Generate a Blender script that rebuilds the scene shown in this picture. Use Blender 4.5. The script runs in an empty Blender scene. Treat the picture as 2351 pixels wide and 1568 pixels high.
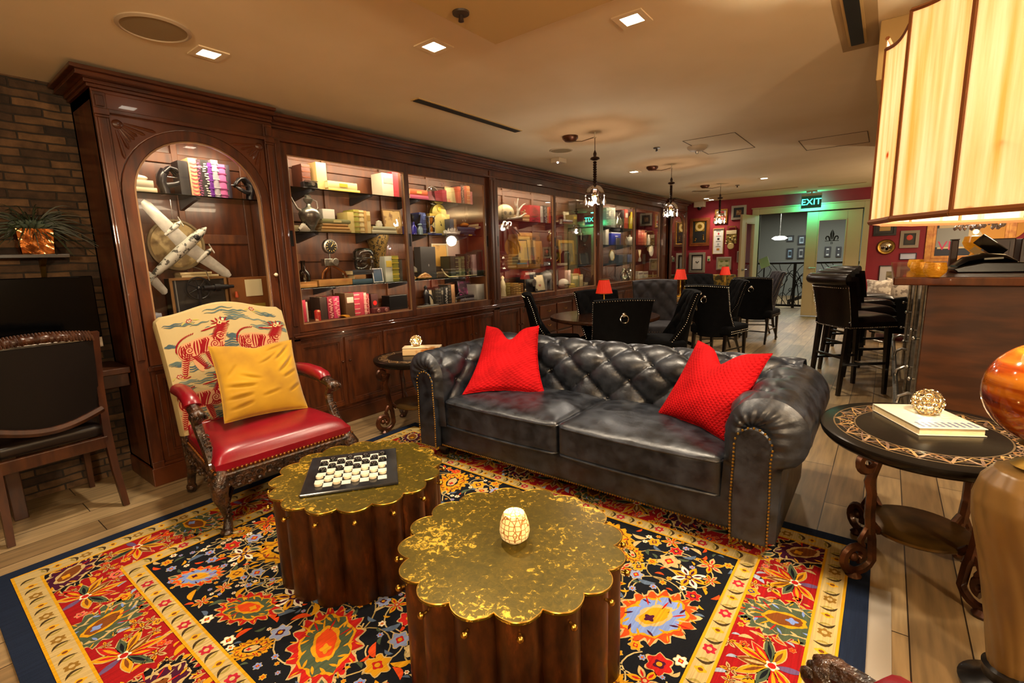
import bpy, math, random
from mathutils import Vector, Matrix, Euler
random.seed(7)
SC = bpy.context.scene
COL = SC.collection
PI = math.pi
def R(d): return math.radians(d)

# ------------------------------------------------------------------ camera
CAM_H = 1.38
FPX = 1110.66
YAW, PITCH, ROLL = R(-37.6817), R(-9.7816), R(-1.7395)
_cy, _sy, _cp, _sp = math.cos(YAW), math.sin(YAW), math.cos(PITCH), math.sin(PITCH)
FWD = Vector((_sy*_cp, _cy*_cp, _sp))
_r = Vector((_cy, -_sy, 0)); _u = _r.cross(FWD)
RGT = _r*math.cos(ROLL) + _u*math.sin(ROLL)
UPV = -_r*math.sin(ROLL) + _u*math.cos(ROLL)
cam = bpy.data.objects.new('camera', bpy.data.cameras.new('camera'))
COL.objects.link(cam)
cam.matrix_world = Matrix(((RGT.x, UPV.x, -FWD.x, 0), (RGT.y, UPV.y, -FWD.y, 0), (RGT.z, UPV.z, -FWD.z, CAM_H), (0, 0, 0, 1)))
cam.data.sensor_width = 36.0
cam.data.lens = FPX/2351*36
cam.data.clip_start = 0.05
SC.camera = cam

# ------------------------------------------------------------------ world, exposure, room lights
w = bpy.data.worlds.new('world'); SC.world = w; w.use_nodes = True
w.node_tree.nodes['Background'].inputs[0].default_value = (1.0, 0.72, 0.42, 1)
w.node_tree.nodes['Background'].inputs[1].default_value = 0.05
vs = SC.view_settings
vs.view_transform = 'Standard'; vs.look = 'None'; vs.gamma = 1.0; vs.use_curve_mapping = False
vs.exposure = 1.12
cyc = SC.cycles
cyc.use_denoising = True
cyc.max_bounces = 7; cyc.diffuse_bounces = 4; cyc.glossy_bounces = 3; cyc.transmission_bounces = 4
cyc.transparent_max_bounces = 14; cyc.sample_clamp_indirect = 4.0
cyc.caustics_reflective = False; cyc.caustics_refractive = False
CEIL = 2.50
WARM = (1.0, 0.82, 0.60)
WHITE = (1.0, 0.89, 0.76)
def light(name, kind, loc, power, color=WARM, size=0.1, rot=None, spot=150, blend=0.7, size_y=None):
    l = bpy.data.lights.new(name, kind); l.energy = power; l.color = color
    if kind == 'AREA':
        l.size = size
        if size_y: l.shape = 'RECTANGLE'; l.size_y = size_y
    else: l.shadow_soft_size = size
    if kind == 'SPOT': l.spot_size = R(spot); l.spot_blend = blend
    o = bpy.data.objects.new(name, l); COL.objects.link(o); o.location = loc
    if rot: o.rotation_euler = rot
    return o
# recessed ceiling downlights: (x, y, power)
DOWN = [(-2.95, 1.26, 85), (-2.0, 1.99, 70), (-1.07, 2.41, 95), (-2.86, 6.56, 55), (-1.64, 8.74, 70), (-3.14, 11.30, 35), (-3.14, 10.95, 0)]
DOWN_UNSEEN = [(-2.2, 0.15, 24), (-1.3, 0.35, 70), (-0.6, -0.9, 40), (-0.75, 5.0, 60), (1.2, 3.6, 35), (0.1, 9.6, 60), (-0.45, 7.3, 50), (1.3, 10.6, 45), (1.2, 6.6, 40)]
for x, y, p in DOWN + DOWN_UNSEEN:
    if p: light('downlight_beam', 'SPOT', (x, y, CEIL-0.03), p*.88, WARM, 0.05, None, 128, 0.85)
# unseen fill points added to brighten the ceiling, no lamp bodies
for x, y, p in ((0.5, -1.6, 115), (2.0, 0.6, 85), (1.4, 9.0, 60)): light('unseen_fill_point', 'POINT', (x, y, 1.85), p, (1, .77, .50), 0.12)
# glazed hall behind the doors: cool lamps
light('hall_lamp', 'AREA', (-1.4, 14.6, 2.44), 60, (0.95, 1.0, 0.92), 2.2)
light('hall_lamp', 'AREA', (0.9, 13.6, 2.44), 25, (0.9, 0.95, 1.0), 1.2)

# ------------------------------------------------------------------ pixel helpers (photo frame 2351 x 1568)
CAMO = Vector((0, 0, CAM_H))
def ray(px, py): return RGT*((px-1175.5)/FPX) - UPV*((py-784.0)/FPX) + FWD
def at_x(px, py, X): d = ray(px, py); return CAMO + d*(X/d.x)
def at_y(px, py, Y): d = ray(px, py); return CAMO + d*(Y/d.y)
def at_z(px, py, Z): d = ray(px, py); return CAMO + d*((Z-CAM_H)/d.z)

# ------------------------------------------------------------------ materials
def lin(h):
    h = h.lstrip('#'); out = []
    for i in (0, 2, 4):
        c = int(h[i:i+2], 16)/255
        out.append(c/12.92 if c <= 0.04045 else ((c+0.055)/1.055)**2.4)
    return (*out, 1.0)
MATS = {}
def mat(name, col, rough=0.5, metal=0.0, col2=None, nscale=8.0, stretch=(1, 1, 1), bump=0.0, bscale=60.0, emis=None, estr=0.0, coat=0.0, spec=0.5, ramp=(0.35, 0.65), detail=4.0, rough2=None):
    m = bpy.data.materials.new(name); m.use_nodes = True
    nt = m.node_tree; b = nt.nodes['Principled BSDF']
    b.inputs['Base Color'].default_value = lin(col)
    b.inputs['Roughness'].default_value = rough
    b.inputs['Metallic'].default_value = metal
    b.inputs['Coat Weight'].default_value = coat
    b.inputs['Specular IOR Level'].default_value = spec
    if emis:
        b.inputs['Emission Color'].default_value = lin(emis); b.inputs['Emission Strength'].default_value = estr
    tc = nt.nodes.new('ShaderNodeTexCoord')
    if col2:
        mp = nt.nodes.new('ShaderNodeMapping'); mp.inputs['Scale'].default_value = stretch
        nt.links.new(tc.outputs['Object'], mp.inputs[0])
        n = nt.nodes.new('ShaderNodeTexNoise'); n.inputs['Scale'].default_value = nscale; n.inputs['Detail'].default_value = detail
        nt.links.new(mp.outputs[0], n.inputs['Vector'])
        r = nt.nodes.new('ShaderNodeValToRGB')
        r.color_ramp.elements[0].position = ramp[0]; r.color_ramp.elements[0].color = lin(col)
        r.color_ramp.elements[1].position = ramp[1]; r.color_ramp.elements[1].color = lin(col2)
        nt.links.new(n.outputs['Fac'], r.inputs[0]); nt.links.new(r.outputs[0], b.inputs['Base Color'])
        if rough2 is not None:
            mr = nt.nodes.new('ShaderNodeMapRange'); mr.inputs[1].default_value = ramp[0]; mr.inputs[2].default_value = ramp[1]
            mr.inputs[3].default_value = rough; mr.inputs[4].default_value = rough2
            nt.links.new(n.outputs['Fac'], mr.inputs[0]); nt.links.new(mr.outputs[0], b.inputs['Roughness'])
    if bump:
        n2 = nt.nodes.new('ShaderNodeTexNoise'); n2.inputs['Scale'].default_value = bscale; n2.inputs['Detail'].default_value = 3
        nt.links.new(tc.outputs['Object'], n2.inputs['Vector'])
        bp = nt.nodes.new('ShaderNodeBump'); bp.inputs['Strength'].default_value = bump; bp.inputs['Distance'].default_value = 0.01
        nt.links.new(n2.outputs['Fac'], bp.inputs['Height']); nt.links.new(bp.outputs[0], b.inputs['Normal'])
    MATS[name] = m
    return m
_pc = {}
def paint(hexc, rough=0.55, metal=0.0):
    k = (hexc, rough, metal)
    if k not in _pc: _pc[k] = mat('paint_'+hexc.lstrip('#'), hexc, rough, metal)
    return _pc[k]
def glow(name, hexc, strength):
    m = bpy.data.materials.new(name); m.use_nodes = True; nt = m.node_tree
    b = nt.nodes['Principled BSDF']; b.inputs['Base Color'].default_value = lin(hexc)
    b.inputs['Emission Color'].default_value = lin(hexc); b.inputs['Emission Strength'].default_value = strength
    return m
def pane_mat(name, tint='#ffffff', ior=1.45, rough=0.02, gain=1.0):
    m = bpy.data.materials.new(name); m.use_nodes = True; nt = m.node_tree
    nt.nodes.remove(nt.nodes['Principled BSDF'])
    out = nt.nodes['Material Output']
    t = nt.nodes.new('ShaderNodeBsdfTransparent'); t.inputs[0].default_value = lin(tint)
    g = nt.nodes.new('ShaderNodeBsdfGlossy'); g.inputs['Roughness'].default_value = rough
    f = nt.nodes.new('ShaderNodeFresnel'); f.inputs[0].default_value = ior
    mu = nt.nodes.new('ShaderNodeMath'); mu.operation = 'MULTIPLY'; mu.inputs[1].default_value = gain
    mx = nt.nodes.new('ShaderNodeMixShader')
    nt.links.new(f.outputs[0], mu.inputs[0]); nt.links.new(mu.outputs[0], mx.inputs[0])
    nt.links.new(t.outputs[0], mx.inputs[1]); nt.links.new(g.outputs[0], mx.inputs[2]); nt.links.new(mx.outputs[0], out.inputs[0])
    return m

M_WOOD = mat('mahogany', '#36180a', 0.33, 0, '#56290f', 4, (6, 1, 1), 0.03, 40, coat=0.25)
M_WOODV = mat('mahogany_upright', '#36180a', 0.33, 0, '#56290f', 4, (6, 6, 1), 0.03, 40, coat=0.25)
M_WOODIN = mat('mahogany_inside', '#3c1a07', 0.5, 0, '#5c300d', 4, (1, 5, 1), 0.03, 40)
M_DARK = mat('dark_carved_wood', '#170c06', 0.32, 0, '#4a2c14', 30, (1, 1, 1), 0.9, 70, coat=0.3, ramp=(0.4, 0.7))
M_DESK = mat('walnut', '#260f06', 0.35, 0, '#40200c', 5, (5, 5, 1), 0.05, 40, coat=0.2)
M_BLACKWOOD = mat('black_wood', '#0a0807', 0.3, 0, '#1a130f', 10, coat=0.3)
M_BRASS = mat('brass', '#b98f3c', 0.28, 1.0)
M_OLDBRASS = mat('old_brass', '#8a6a2c', 0.38, 1.0, '#b08a40', 20)
M_CHROME = mat('chrome', '#c9c6c0', 0.15, 1.0)
M_STEEL = mat('steel', '#9a968e', 0.32, 1.0, '#c2beb4', 30)
M_IRON = mat('bronzed_iron', '#2a1509', 0.36, 0.55, '#57301a', 14, bump=0.15, bscale=40, coat=0.15)
M_IRONBLK = mat('black_iron', '#0c0b0c', 0.45, 0.5)
M_PAGE = mat('page_edges', '#d8c69c', 0.8, 0, '#c2ab7c', 60, (1, 1, 20))
M_GLASS = pane_mat('pane_glass', '#ffffff', 1.38, 0.015, 0.6)
M_SHELFGLASS = pane_mat('shelf_glass', '#c9d8cc', 1.5, 0.03)
M_CRYSTAL = pane_mat('crystal', '#faf6f2', 1.6, 0.05, 1.5)
M_LEATHER = mat('black_leather', '#0a0c11', 0.33, 0, '#2b3039', 13, bump=0.12, bscale=48, ramp=(0.36, 0.84), rough2=0.5, detail=9, spec=0.6)
M_REDLEA = mat('red_leather', '#6a0612', 0.3, 0, '#7c0a18', 5, bump=0.05, bscale=90)
M_VELVET = mat('black_velvet', '#040405', 0.9, 0, '#08080a', 20, spec=0.12)
M_VELVETG = mat('charcoal_velvet', '#242226', 0.7, 0, '#302e32', 14, spec=0.2)
M_NAIL = mat('silver_nail', '#d8d6d0', 0.25, 1.0)
M_CUT = mat('cut_crystal', '#f0e8e0', 0.07, 0.5)
M_STONE = mat('cream_stone', '#b9aa86', 0.5, 0, '#cfc3a4', 10)

# ------------------------------------------------------------------ mesh builder
class MB:
    def __init__(s): s.v = []; s.f = []; s.mi = []; s.m = 0; s.T = None; s.col = []; s.c = None
    def add(s, V, F, T=None):
        n = len(s.v)
        T = T if T is not None else s.T
        if T is not None: V = [T @ Vector(p) for p in V]
        s.v.extend([tuple(p) for p in V]); s.f.extend([tuple(i+n for i in f) for f in F]); s.mi.extend([s.m]*len(F)); s.col.extend([s.c]*len(F))
        return s
    def bx(s, x0, x1, y0, y1, z0, z1, T=None):
        V = [(x, y, z) for z in (z0, z1) for y in (y0, y1) for x in (x0, x1)]
        return s.add(V, [(0, 2, 3, 1), (4, 5, 7, 6), (0, 1, 5, 4), (2, 6, 7, 3), (0, 4, 6, 2), (1, 3, 7, 5)], T)
    def box(s, c, d, rot=(0, 0, 0)):
        T = Matrix.Translation(c) @ Euler(rot).to_matrix().to_4x4()
        if s.T is not None: T = s.T @ T
        return s.bx(-d[0]/2, d[0]/2, -d[1]/2, d[1]/2, -d[2]/2, d[2]/2, T)
    def grid(s, fn, nu, nv, cu=False, cv=False):
        V = [fn(i/nu, j/nv) for i in range(nu if cu else nu+1) for j in range(nv if cv else nv+1)]
        mu, mv = (nu if cu else nu+1), (nv if cv else nv+1)
        F = []
        for i in range(nu):
            for j in range(nv):
                a, b = i % mu, (i+1) % mu; c, d = j % mv, (j+1) % mv
                F.append((a*mv+c, b*mv+c, b*mv+d, a*mv+d))
        return s.add(V, F)
    def lathe(s, prof, c=(0, 0, 0), n=20, T=None, rf=None):
        V = []; F = []; k = len(prof)
        for i in range(n):
            a = 2*PI*i/n; g = rf(a) if rf else 1.0
            for r, z in prof: V.append((c[0]+r*g*math.cos(a), c[1]+r*g*math.sin(a), c[2]+z))
        for i in range(n):
            i2 = (i+1) % n
            for j in range(k-1): F.append((i*k+j, i2*k+j, i2*k+j+1, i*k+j+1))
        if prof[0][0] > 1e-5 and prof[-1][0] > 1e-5: F.append(tuple(i*k for i in range(n))[::-1]); F.append(tuple(i*k+k-1 for i in range(n)))
        return s.add(V, F, T)
    def cyl(s, p, q, r, n=12, r2=None):
        return s.tube([p, q], [r, r if r2 is None else r2], n)
    def tube(s, pts, r, n=8, closed=False, up=None, ry=None):
        P = [Vector(p) for p in pts]; m = len(P)
        rr = r if isinstance(r, (list, tuple)) else [r]*m
        V = []; F = []; prev = None
        for i in range(m):
            a = P[(i-1) % m] if (closed or i > 0) else P[i]; b = P[(i+1) % m] if (closed or i < m-1) else P[i]
            t = (b-a)
            if t.length < 1e-9: t = Vector((0, 0, 1))
            t.normalize()
            if prev is None:
                ref = Vector(up) if up else (Vector((0, 0, 1)) if abs(t.z) < 0.9 else Vector((1, 0, 0)))
            else: ref = Vector(up) if up else prev
            x = ref - t*ref.dot(t)
            if x.length < 1e-6: x = t.orthogonal()
            x.normalize(); y = t.cross(x); prev = x
            for k in range(n):
                an = 2*PI*(k+0.5)/n
                V.append(P[i] + x*(rr[i]*math.cos(an)) + y*((rr[i] if ry is None else ry)*math.sin(an)))
        for i in range(m if closed else m-1):
            i2 = (i+1) % m
            for k in range(n): F.append((i*n+k, i*n+(k+1) % n, i2*n+(k+1) % n, i2*n+k))
        if not closed: F.append(tuple(range(n))[::-1]); F.append(tuple((m-1)*n+k for k in range(n)))
        return s.add(V, F)
    def ell(s, c, r, n=14, m=8, T=None):
        if not isinstance(r, (tuple, list)): r = (r, r, r)
        V = [(c[0], c[1], c[2]-r[2])]; F = []
        for j in range(1, m):
            b = -PI/2 + PI*j/m
            for i in range(n): V.append((c[0]+r[0]*math.cos(b)*math.cos(2*PI*i/n), c[1]+r[1]*math.cos(b)*math.sin(2*PI*i/n), c[2]+r[2]*math.sin(b)))
        V.append((c[0], c[1], c[2]+r[2])); L = len(V)-1
        for i in range(n):
            F.append((0, 1+(i+1) % n, 1+i)); F.append((L, 1+(m-2)*n+i, 1+(m-2)*n+(i+1) % n))
            for j in range(m-2): F.append((1+j*n+i, 1+j*n+(i+1) % n, 1+(j+1)*n+(i+1) % n, 1+(j+1)*n+i))
        return s.add(V, F, T)
    def prism(s, poly, ax, a, b):
        # poly: 2D points in the plane across axis ax (0: y,z  1: x,z  2: x,y)
        def P(p, h): return (h, p[0], p[1]) if ax == 0 else ((p[0], h, p[1]) if ax == 1 else (p[0], p[1], h))
        n = len(poly); V = [P(p, a) for p in poly] + [P(p, b) for p in poly]
        F = [tuple(range(n))[::-1], tuple(range(n, 2*n))] + [(i, (i+1) % n, n+(i+1) % n, n+i) for i in range(n)]
        return s.add(V, F)
    def ring(s, outer, inner, ax, a, b):
        def P(p, h): return (h, p[0], p[1]) if ax == 0 else ((p[0], h, p[1]) if ax == 1 else (p[0], p[1], h))
        n = len(outer); V = [P(p, h) for h in (a, b) for L in (outer, inner) for p in L]; F = []
        for i in range(n):
            j = (i+1) % n
            F += [(i, j, n+j, n+i), (2*n+i, 3*n+i, 3*n+j, 2*n+j), (i, 2*n+i, 2*n+j, j), (n+i, n+j, 3*n+j, 3*n+i)]
        return s.add(V, F)
    def nails(s, pts, r=0.006):
        for p in pts: s.ell(p, r, 6, 4)
        return s
    def obj(s, name, mats, parent=None, ang=40, bev=0.0, loc=None, rz=None, rot=None):
        me = bpy.data.meshes.new(name); me.from_pydata(s.v, [], s.f)
        if not isinstance(mats, (list, tuple)): mats = [mats]
        for m in mats: me.materials.append(m)
        me.polygons.foreach_set('material_index', s.mi)
        me.update()
        if any(c is not None for c in s.col):
            ca = me.color_attributes.new('pattern', 'FLOAT_COLOR', 'CORNER'); buf = []
            for p in me.polygons:
                c = s.col[p.index] or (0, 0, 0, 1)
                buf.extend(list(c)*p.loop_total)
            ca.data.foreach_set('color', buf)
        if ang:
            me.shade_smooth(); me.set_sharp_from_angle(angle=R(ang))
        o = bpy.data.objects.new(name, me); COL.objects.link(o)
        if parent is not None: o.parent = parent
        if loc is not None: o.location = loc
        if rz is not None: o.rotation_euler = (0, 0, rz)
        if rot is not None: o.rotation_euler = rot
        if bev:
            bm = o.modifiers.new('Bevel', 'BEVEL'); bm.width = bev; bm.segments = 2; bm.limit_method = 'ANGLE'; bm.angle_limit = R(40)
        return o
def tag(o, label=None, cat=None, group=None, kind=None):
    if label: o['label'] = label
    if cat: o['category'] = cat
    if group: o['group'] = group
    if kind: o['kind'] = kind
    return o
def thing(name, label, cat, loc=(0, 0, 0), rz=0.0, group=None):
    o = bpy.data.objects.new(name, None); COL.objects.link(o); o.empty_display_size = 0.05
    o.location = loc; o.rotation_euler = (0, 0, rz)
    return tag(o, label, cat, group)
def copy_tree(o, label=None, loc=None, rz=None, parent=None):
    c = o.copy(); COL.objects.link(c)
    if parent is not None: c.parent = parent
    if label: c['label'] = label
    if loc is not None: c.location = loc
    if rz is not None: c.rotation_euler = (0, 0, rz)
    for ch in list(o.children): copy_tree(ch, parent=c)
    return c
def struct(name, mb, m, ang=30, bev=0): return tag(mb.obj(name, m, None, ang, bev), kind='structure')
def rbox(a, b, c, r, n=6, crown=0.0, puff=0.0):
    """rounded box half sizes a,b,c -> list of (verts, faces)"""
    V = []; F = []
    def put(p):
        q = [max(-d+r, min(d-r, x*d)) for x, d in zip(p, (a, b, c))]
        e = Vector([x*d-y for x, d, y in zip(p, (a, b, c), q)])
        if e.length > 1e-9: e = e.normalized()*r
        v = [q[0]+e.x, q[1]+e.y, q[2]+e.z]
        u, t = v[0]/a, v[1]/b
        v[2] += (1 if v[2] > 0 else -0.25)*crown*(1-u**4)*(1-t**4)*abs(v[2])/c
        v[0] *= 1+puff*(1-t*t)*0.0; 
        return tuple(v)
    k = 2*n
    def sp(i):   # denser near the edges
        x = -1+2*i/k
        return math.copysign(1-(1-abs(x))**1.6, x)
    for ax in range(3):
        for sg in (-1, 1):
            base = len(V)
            for i in range(k+1):
                for j in range(k+1):
                    p = [0, 0, 0]; p[ax] = sg; p[(ax+1) % 3] = sp(i); p[(ax+2) % 3] = sp(j); V.append(put(p))
            for i in range(k):
                for j in range(k):
                    q = (base+i*(k+1)+j, base+(i+1)*(k+1)+j, base+(i+1)*(k+1)+j+1, base+i*(k+1)+j+1)
                    F.append(q if sg > 0 else q[::-1])
    return V, F
def text_geo(s, size=0.1, align='CENTER'):
    cu = bpy.data.curves.new('lettering', 'FONT'); cu.body = s; cu.size = size; cu.align_x = align; cu.align_y = 'CENTER'; cu.resolution_u = 2
    o = bpy.data.objects.new('lettering', cu); COL.objects.link(o)
    me = o.to_mesh(); V = [tuple(v.co) for v in me.vertices]; F = [tuple(p.vertices) for p in me.polygons]
    o.to_mesh_clear(); bpy.data.objects.remove(o); bpy.data.curves.remove(cu)
    return V, F
def letters(mb, s, size, o, ex, ey, nrm=0.0008):
    """lay lettering on a plane: origin o, text direction ex, up direction ey"""
    V, F = text_geo(s, size); o = Vector(o); ex = Vector(ex).normalized(); ey = Vector(ey).normalized(); n = ex.cross(ey)*nrm
    mb.add([o+ex*x+ey*y+n for x, y, z in V], F)
# ------------------------------------------------------------------ room shell
def nodes(m): return m.node_tree.nodes, m.node_tree.links
def plank_mat():
    m = mat('oak_planks', '#7b674c', 0.4); N, L = nodes(m); b = N['Principled BSDF']
    tc = N.new('ShaderNodeTexCoord'); mp = N.new('ShaderNodeMapping'); mp.inputs['Rotation'].default_value = (0, 0, R(90))
    L.new(tc.outputs['Object'], mp.inputs[0])
    br = N.new('ShaderNodeTexBrick'); br.offset = 0.37; br.inputs['Scale'].default_value = 1
    br.inputs['Brick Width'].default_value = 1.5; br.inputs['Row Height'].default_value = 0.17; br.inputs['Mortar Size'].default_value = 0.0025
    br.inputs['Color1'].default_value = lin('#9c8562'); br.inputs['Color2'].default_value = lin('#786142'); br.inputs['Mortar'].default_value = lin('#2a1e12'); br.inputs['Bias'].default_value = 0
    L.new(mp.outputs[0], br.inputs['Vector'])
    m2 = N.new('ShaderNodeMapping'); m2.inputs['Scale'].default_value = (9, 0.7, 1); L.new(tc.outputs['Object'], m2.inputs[0])
    n = N.new('ShaderNodeTexNoise'); n.inputs['Scale'].default_value = 4; n.inputs['Detail'].default_value = 7; L.new(m2.outputs[0], n.inputs['Vector'])
    r = N.new('ShaderNodeValToRGB'); r.color_ramp.elements[0].position = 0.3; r.color_ramp.elements[0].color = (0.5, 0.5, 0.5, 1); r.color_ramp.elements[1].position = 0.7; r.color_ramp.elements[1].color = (1.15, 1.12, 1.05, 1)
    L.new(n.outputs['Fac'], r.inputs[0])
    mx = N.new('ShaderNodeMix'); mx.data_type = 'RGBA'; mx.blend_type = 'MULTIPLY'; mx.inputs[0].default_value = 0.8
    L.new(br.outputs['Color'], mx.inputs[6]); L.new(r.outputs[0], mx.inputs[7]); L.new(mx.outputs[2], b.inputs['Base Color'])
    bp = N.new('ShaderNodeBump'); bp.inputs['Strength'].default_value = 0.25; bp.inputs['Distance'].default_value = 0.004; bp.invert = True
    L.new(br.outputs['Fac'], bp.inputs['Height']); L.new(bp.outputs[0], b.inputs['Normal'])
    return m
def brick_mat():
    m = mat('old_brick', '#4a3626', 0.85); N, L = nodes(m); b = N['Principled BSDF']
    tc = N.new('ShaderNodeTexCoord'); sx = N.new('ShaderNodeSeparateXYZ'); cx = N.new('ShaderNodeCombineXYZ')
    L.new(tc.outputs['Object'], sx.inputs[0]); L.new(sx.outputs['Y'], cx.inputs['X']); L.new(sx.outputs['Z'], cx.inputs['Y'])
    nw = N.new('ShaderNodeTexNoise'); nw.inputs['Scale'].default_value = 7; L.new(cx.outputs[0], nw.inputs['Vector'])
    mxv = N.new('ShaderNodeMix'); mxv.data_type = 'VECTOR'; mxv.inputs[0].default_value = 0.02; L.new(cx.outputs[0], mxv.inputs[4]); L.new(nw.outputs['Color'], mxv.inputs[5])
    br = N.new('ShaderNodeTexBrick'); br.offset = 0.42; br.inputs['Scale'].default_value = 1
    br.inputs['Brick Width'].default_value = 0.21; br.inputs['Row Height'].default_value = 0.047; br.inputs['Mortar Size'].default_value = 0.005; br.inputs['Mortar Smooth'].default_value = 0.4
    br.inputs['Color1'].default_value = lin('#6e5236'); br.inputs['Color2'].default_value = lin('#2e2016'); br.inputs['Mortar'].default_value = lin('#2c241c')
    L.new(mxv.outputs[1], br.inputs['Vector'])
    n = N.new('ShaderNodeTexNoise'); n.inputs['Scale'].default_value = 16; n.inputs['Detail'].default_value = 6; L.new(tc.outputs['Object'], n.inputs['Vector'])
    r = N.new('ShaderNodeValToRGB'); r.color_ramp.elements[0].position = 0.3; r.color_ramp.elements[0].color = (0.35, 0.33, 0.3, 1); r.color_ramp.elements[1].position = 0.7; r.color_ramp.elements[1].color = (1.3, 1.25, 1.15, 1)
    L.new(n.outputs['Fac'], r.inputs[0])
    mx = N.new('ShaderNodeMix'); mx.data_type = 'RGBA'; mx.blend_type = 'MULTIPLY'; mx.inputs[0].default_value = 0.85
    L.new(br.outputs['Color'], mx.inputs[6]); L.new(r.outputs[0], mx.inputs[7]); L.new(mx.outputs[2], b.inputs['Base Color'])
    ad = N.new('ShaderNodeMath'); ad.operation = 'MULTIPLY_ADD'; ad.inputs[1].default_value = -1.0; L.new(br.outputs['Fac'], ad.inputs[0]); L.new(n.outputs['Fac'], ad.inputs[2])
    bp = N.new('ShaderNodeBump'); bp.inputs['Strength'].default_value = 0.8; bp.inputs['Distance'].default_value = 0.012
    L.new(ad.outputs[0], bp.inputs['Height']); L.new(bp.outputs[0], b.inputs['Normal'])
    return m
M_FLOOR = plank_mat(); M_BRICK = brick_mat()
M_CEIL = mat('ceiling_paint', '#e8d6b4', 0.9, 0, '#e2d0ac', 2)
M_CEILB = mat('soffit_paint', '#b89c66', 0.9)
M_REDWALL = mat('crimson_wall_paint', '#7c1220', 0.7, 0, '#861524', 3)
M_TRIM = mat('cream_door_paint', '#a89670', 0.55)
M_PLAST = mat('tan_plaster', '#8d7a5c', 0.9)
M_HALL = mat('grey_hall_paint', '#66675f', 0.85)
WX = -4.08; YF = 11.65
mb = MB(); mb.bx(-4.3, 4.3, -2.4, 17, -0.1, 0); struct('floor', mb, M_FLOOR, 0)
mb = MB(); mb.bx(-4.3, 4.3, -2.4, YF+0.08, CEIL, CEIL+0.1); struct('ceiling', mb, M_CEIL, 0)
mb = MB(); mb.bx(WX-0.15, WX, -2.4, YF, 0, CEIL); struct('wall_left', mb, M_BRICK, 0)
mb = MB(); mb.bx(4.15, 4.3, -2.4, YF, 0, CEIL); struct('wall_right', mb, M_PLAST, 0)
mb = MB(); mb.bx(-4.3, 4.3, -2.4, -2.25, 0, CEIL); struct('wall_near', mb, M_PLAST, 0)
DX0, DX1, DZ = -2.24, -0.42, 2.13
mb = MB(); mb.bx(-4.3, DX0, YF, YF+0.14, 0, CEIL); mb.bx(DX1, 4.3, YF, YF+0.14, 0, CEIL); mb.bx(DX0, DX1, YF, YF+0.14, DZ, CEIL)
struct('wall_far', mb, M_REDWALL, 0)
mb = MB()
mb.bx(DX0-0.13, DX0, YF-0.03, YF+0.16, 0, DZ+0.12); mb.bx(DX1, DX1+0.10, YF-0.03, YF+0.16, 0, DZ+0.12); mb.bx(DX0, DX1, YF-0.03, YF+0.16, DZ, DZ+0.12)
mb.bx(DX0-0.15, DX1+0.12, YF-0.045, YF, DZ+0.12, DZ+0.145)
struct('trim_1', mb, M_TRIM, 0, 0.006)
mb = MB(); mb.bx(-1.9, 4.14, YF-0.015, YF, 0, 0.11); mb2 = mb
mb = MB(); mb.bx(DX1+0.10, 4.14, YF-0.015, YF, 0, 0.12); struct('baseboard_far', mb, mat('dark_baseboard', '#24100a', 0.4), 0, 0.004)
# hanging soffit box over the seating, ceiling bulkhead over the bar
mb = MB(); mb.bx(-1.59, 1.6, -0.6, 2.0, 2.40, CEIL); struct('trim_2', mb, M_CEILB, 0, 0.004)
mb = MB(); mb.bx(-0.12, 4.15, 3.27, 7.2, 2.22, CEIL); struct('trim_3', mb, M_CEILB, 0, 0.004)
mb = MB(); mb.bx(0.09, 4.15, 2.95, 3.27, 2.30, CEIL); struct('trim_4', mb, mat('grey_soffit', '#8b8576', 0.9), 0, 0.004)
# hall beyond the doors
mb = MB(); mb.bx(-4.3, 4.3, 16.85, 17, 0, CEIL); mb.bx(-4.3, -4.15, YF+0.14, 17, 0, CEIL); mb.bx(4.15, 4.3, YF+0.14, 17, 0, CEIL); struct('wall_hall', mb, M_HALL, 0)
mb = MB(); mb.bx(-4.3, 4.3, YF+0.08, 17, CEIL, CEIL+0.1); struct('ceiling_hall', mb, mat('hall_ceiling_paint', '#85837c', 0.9), 0)

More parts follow.
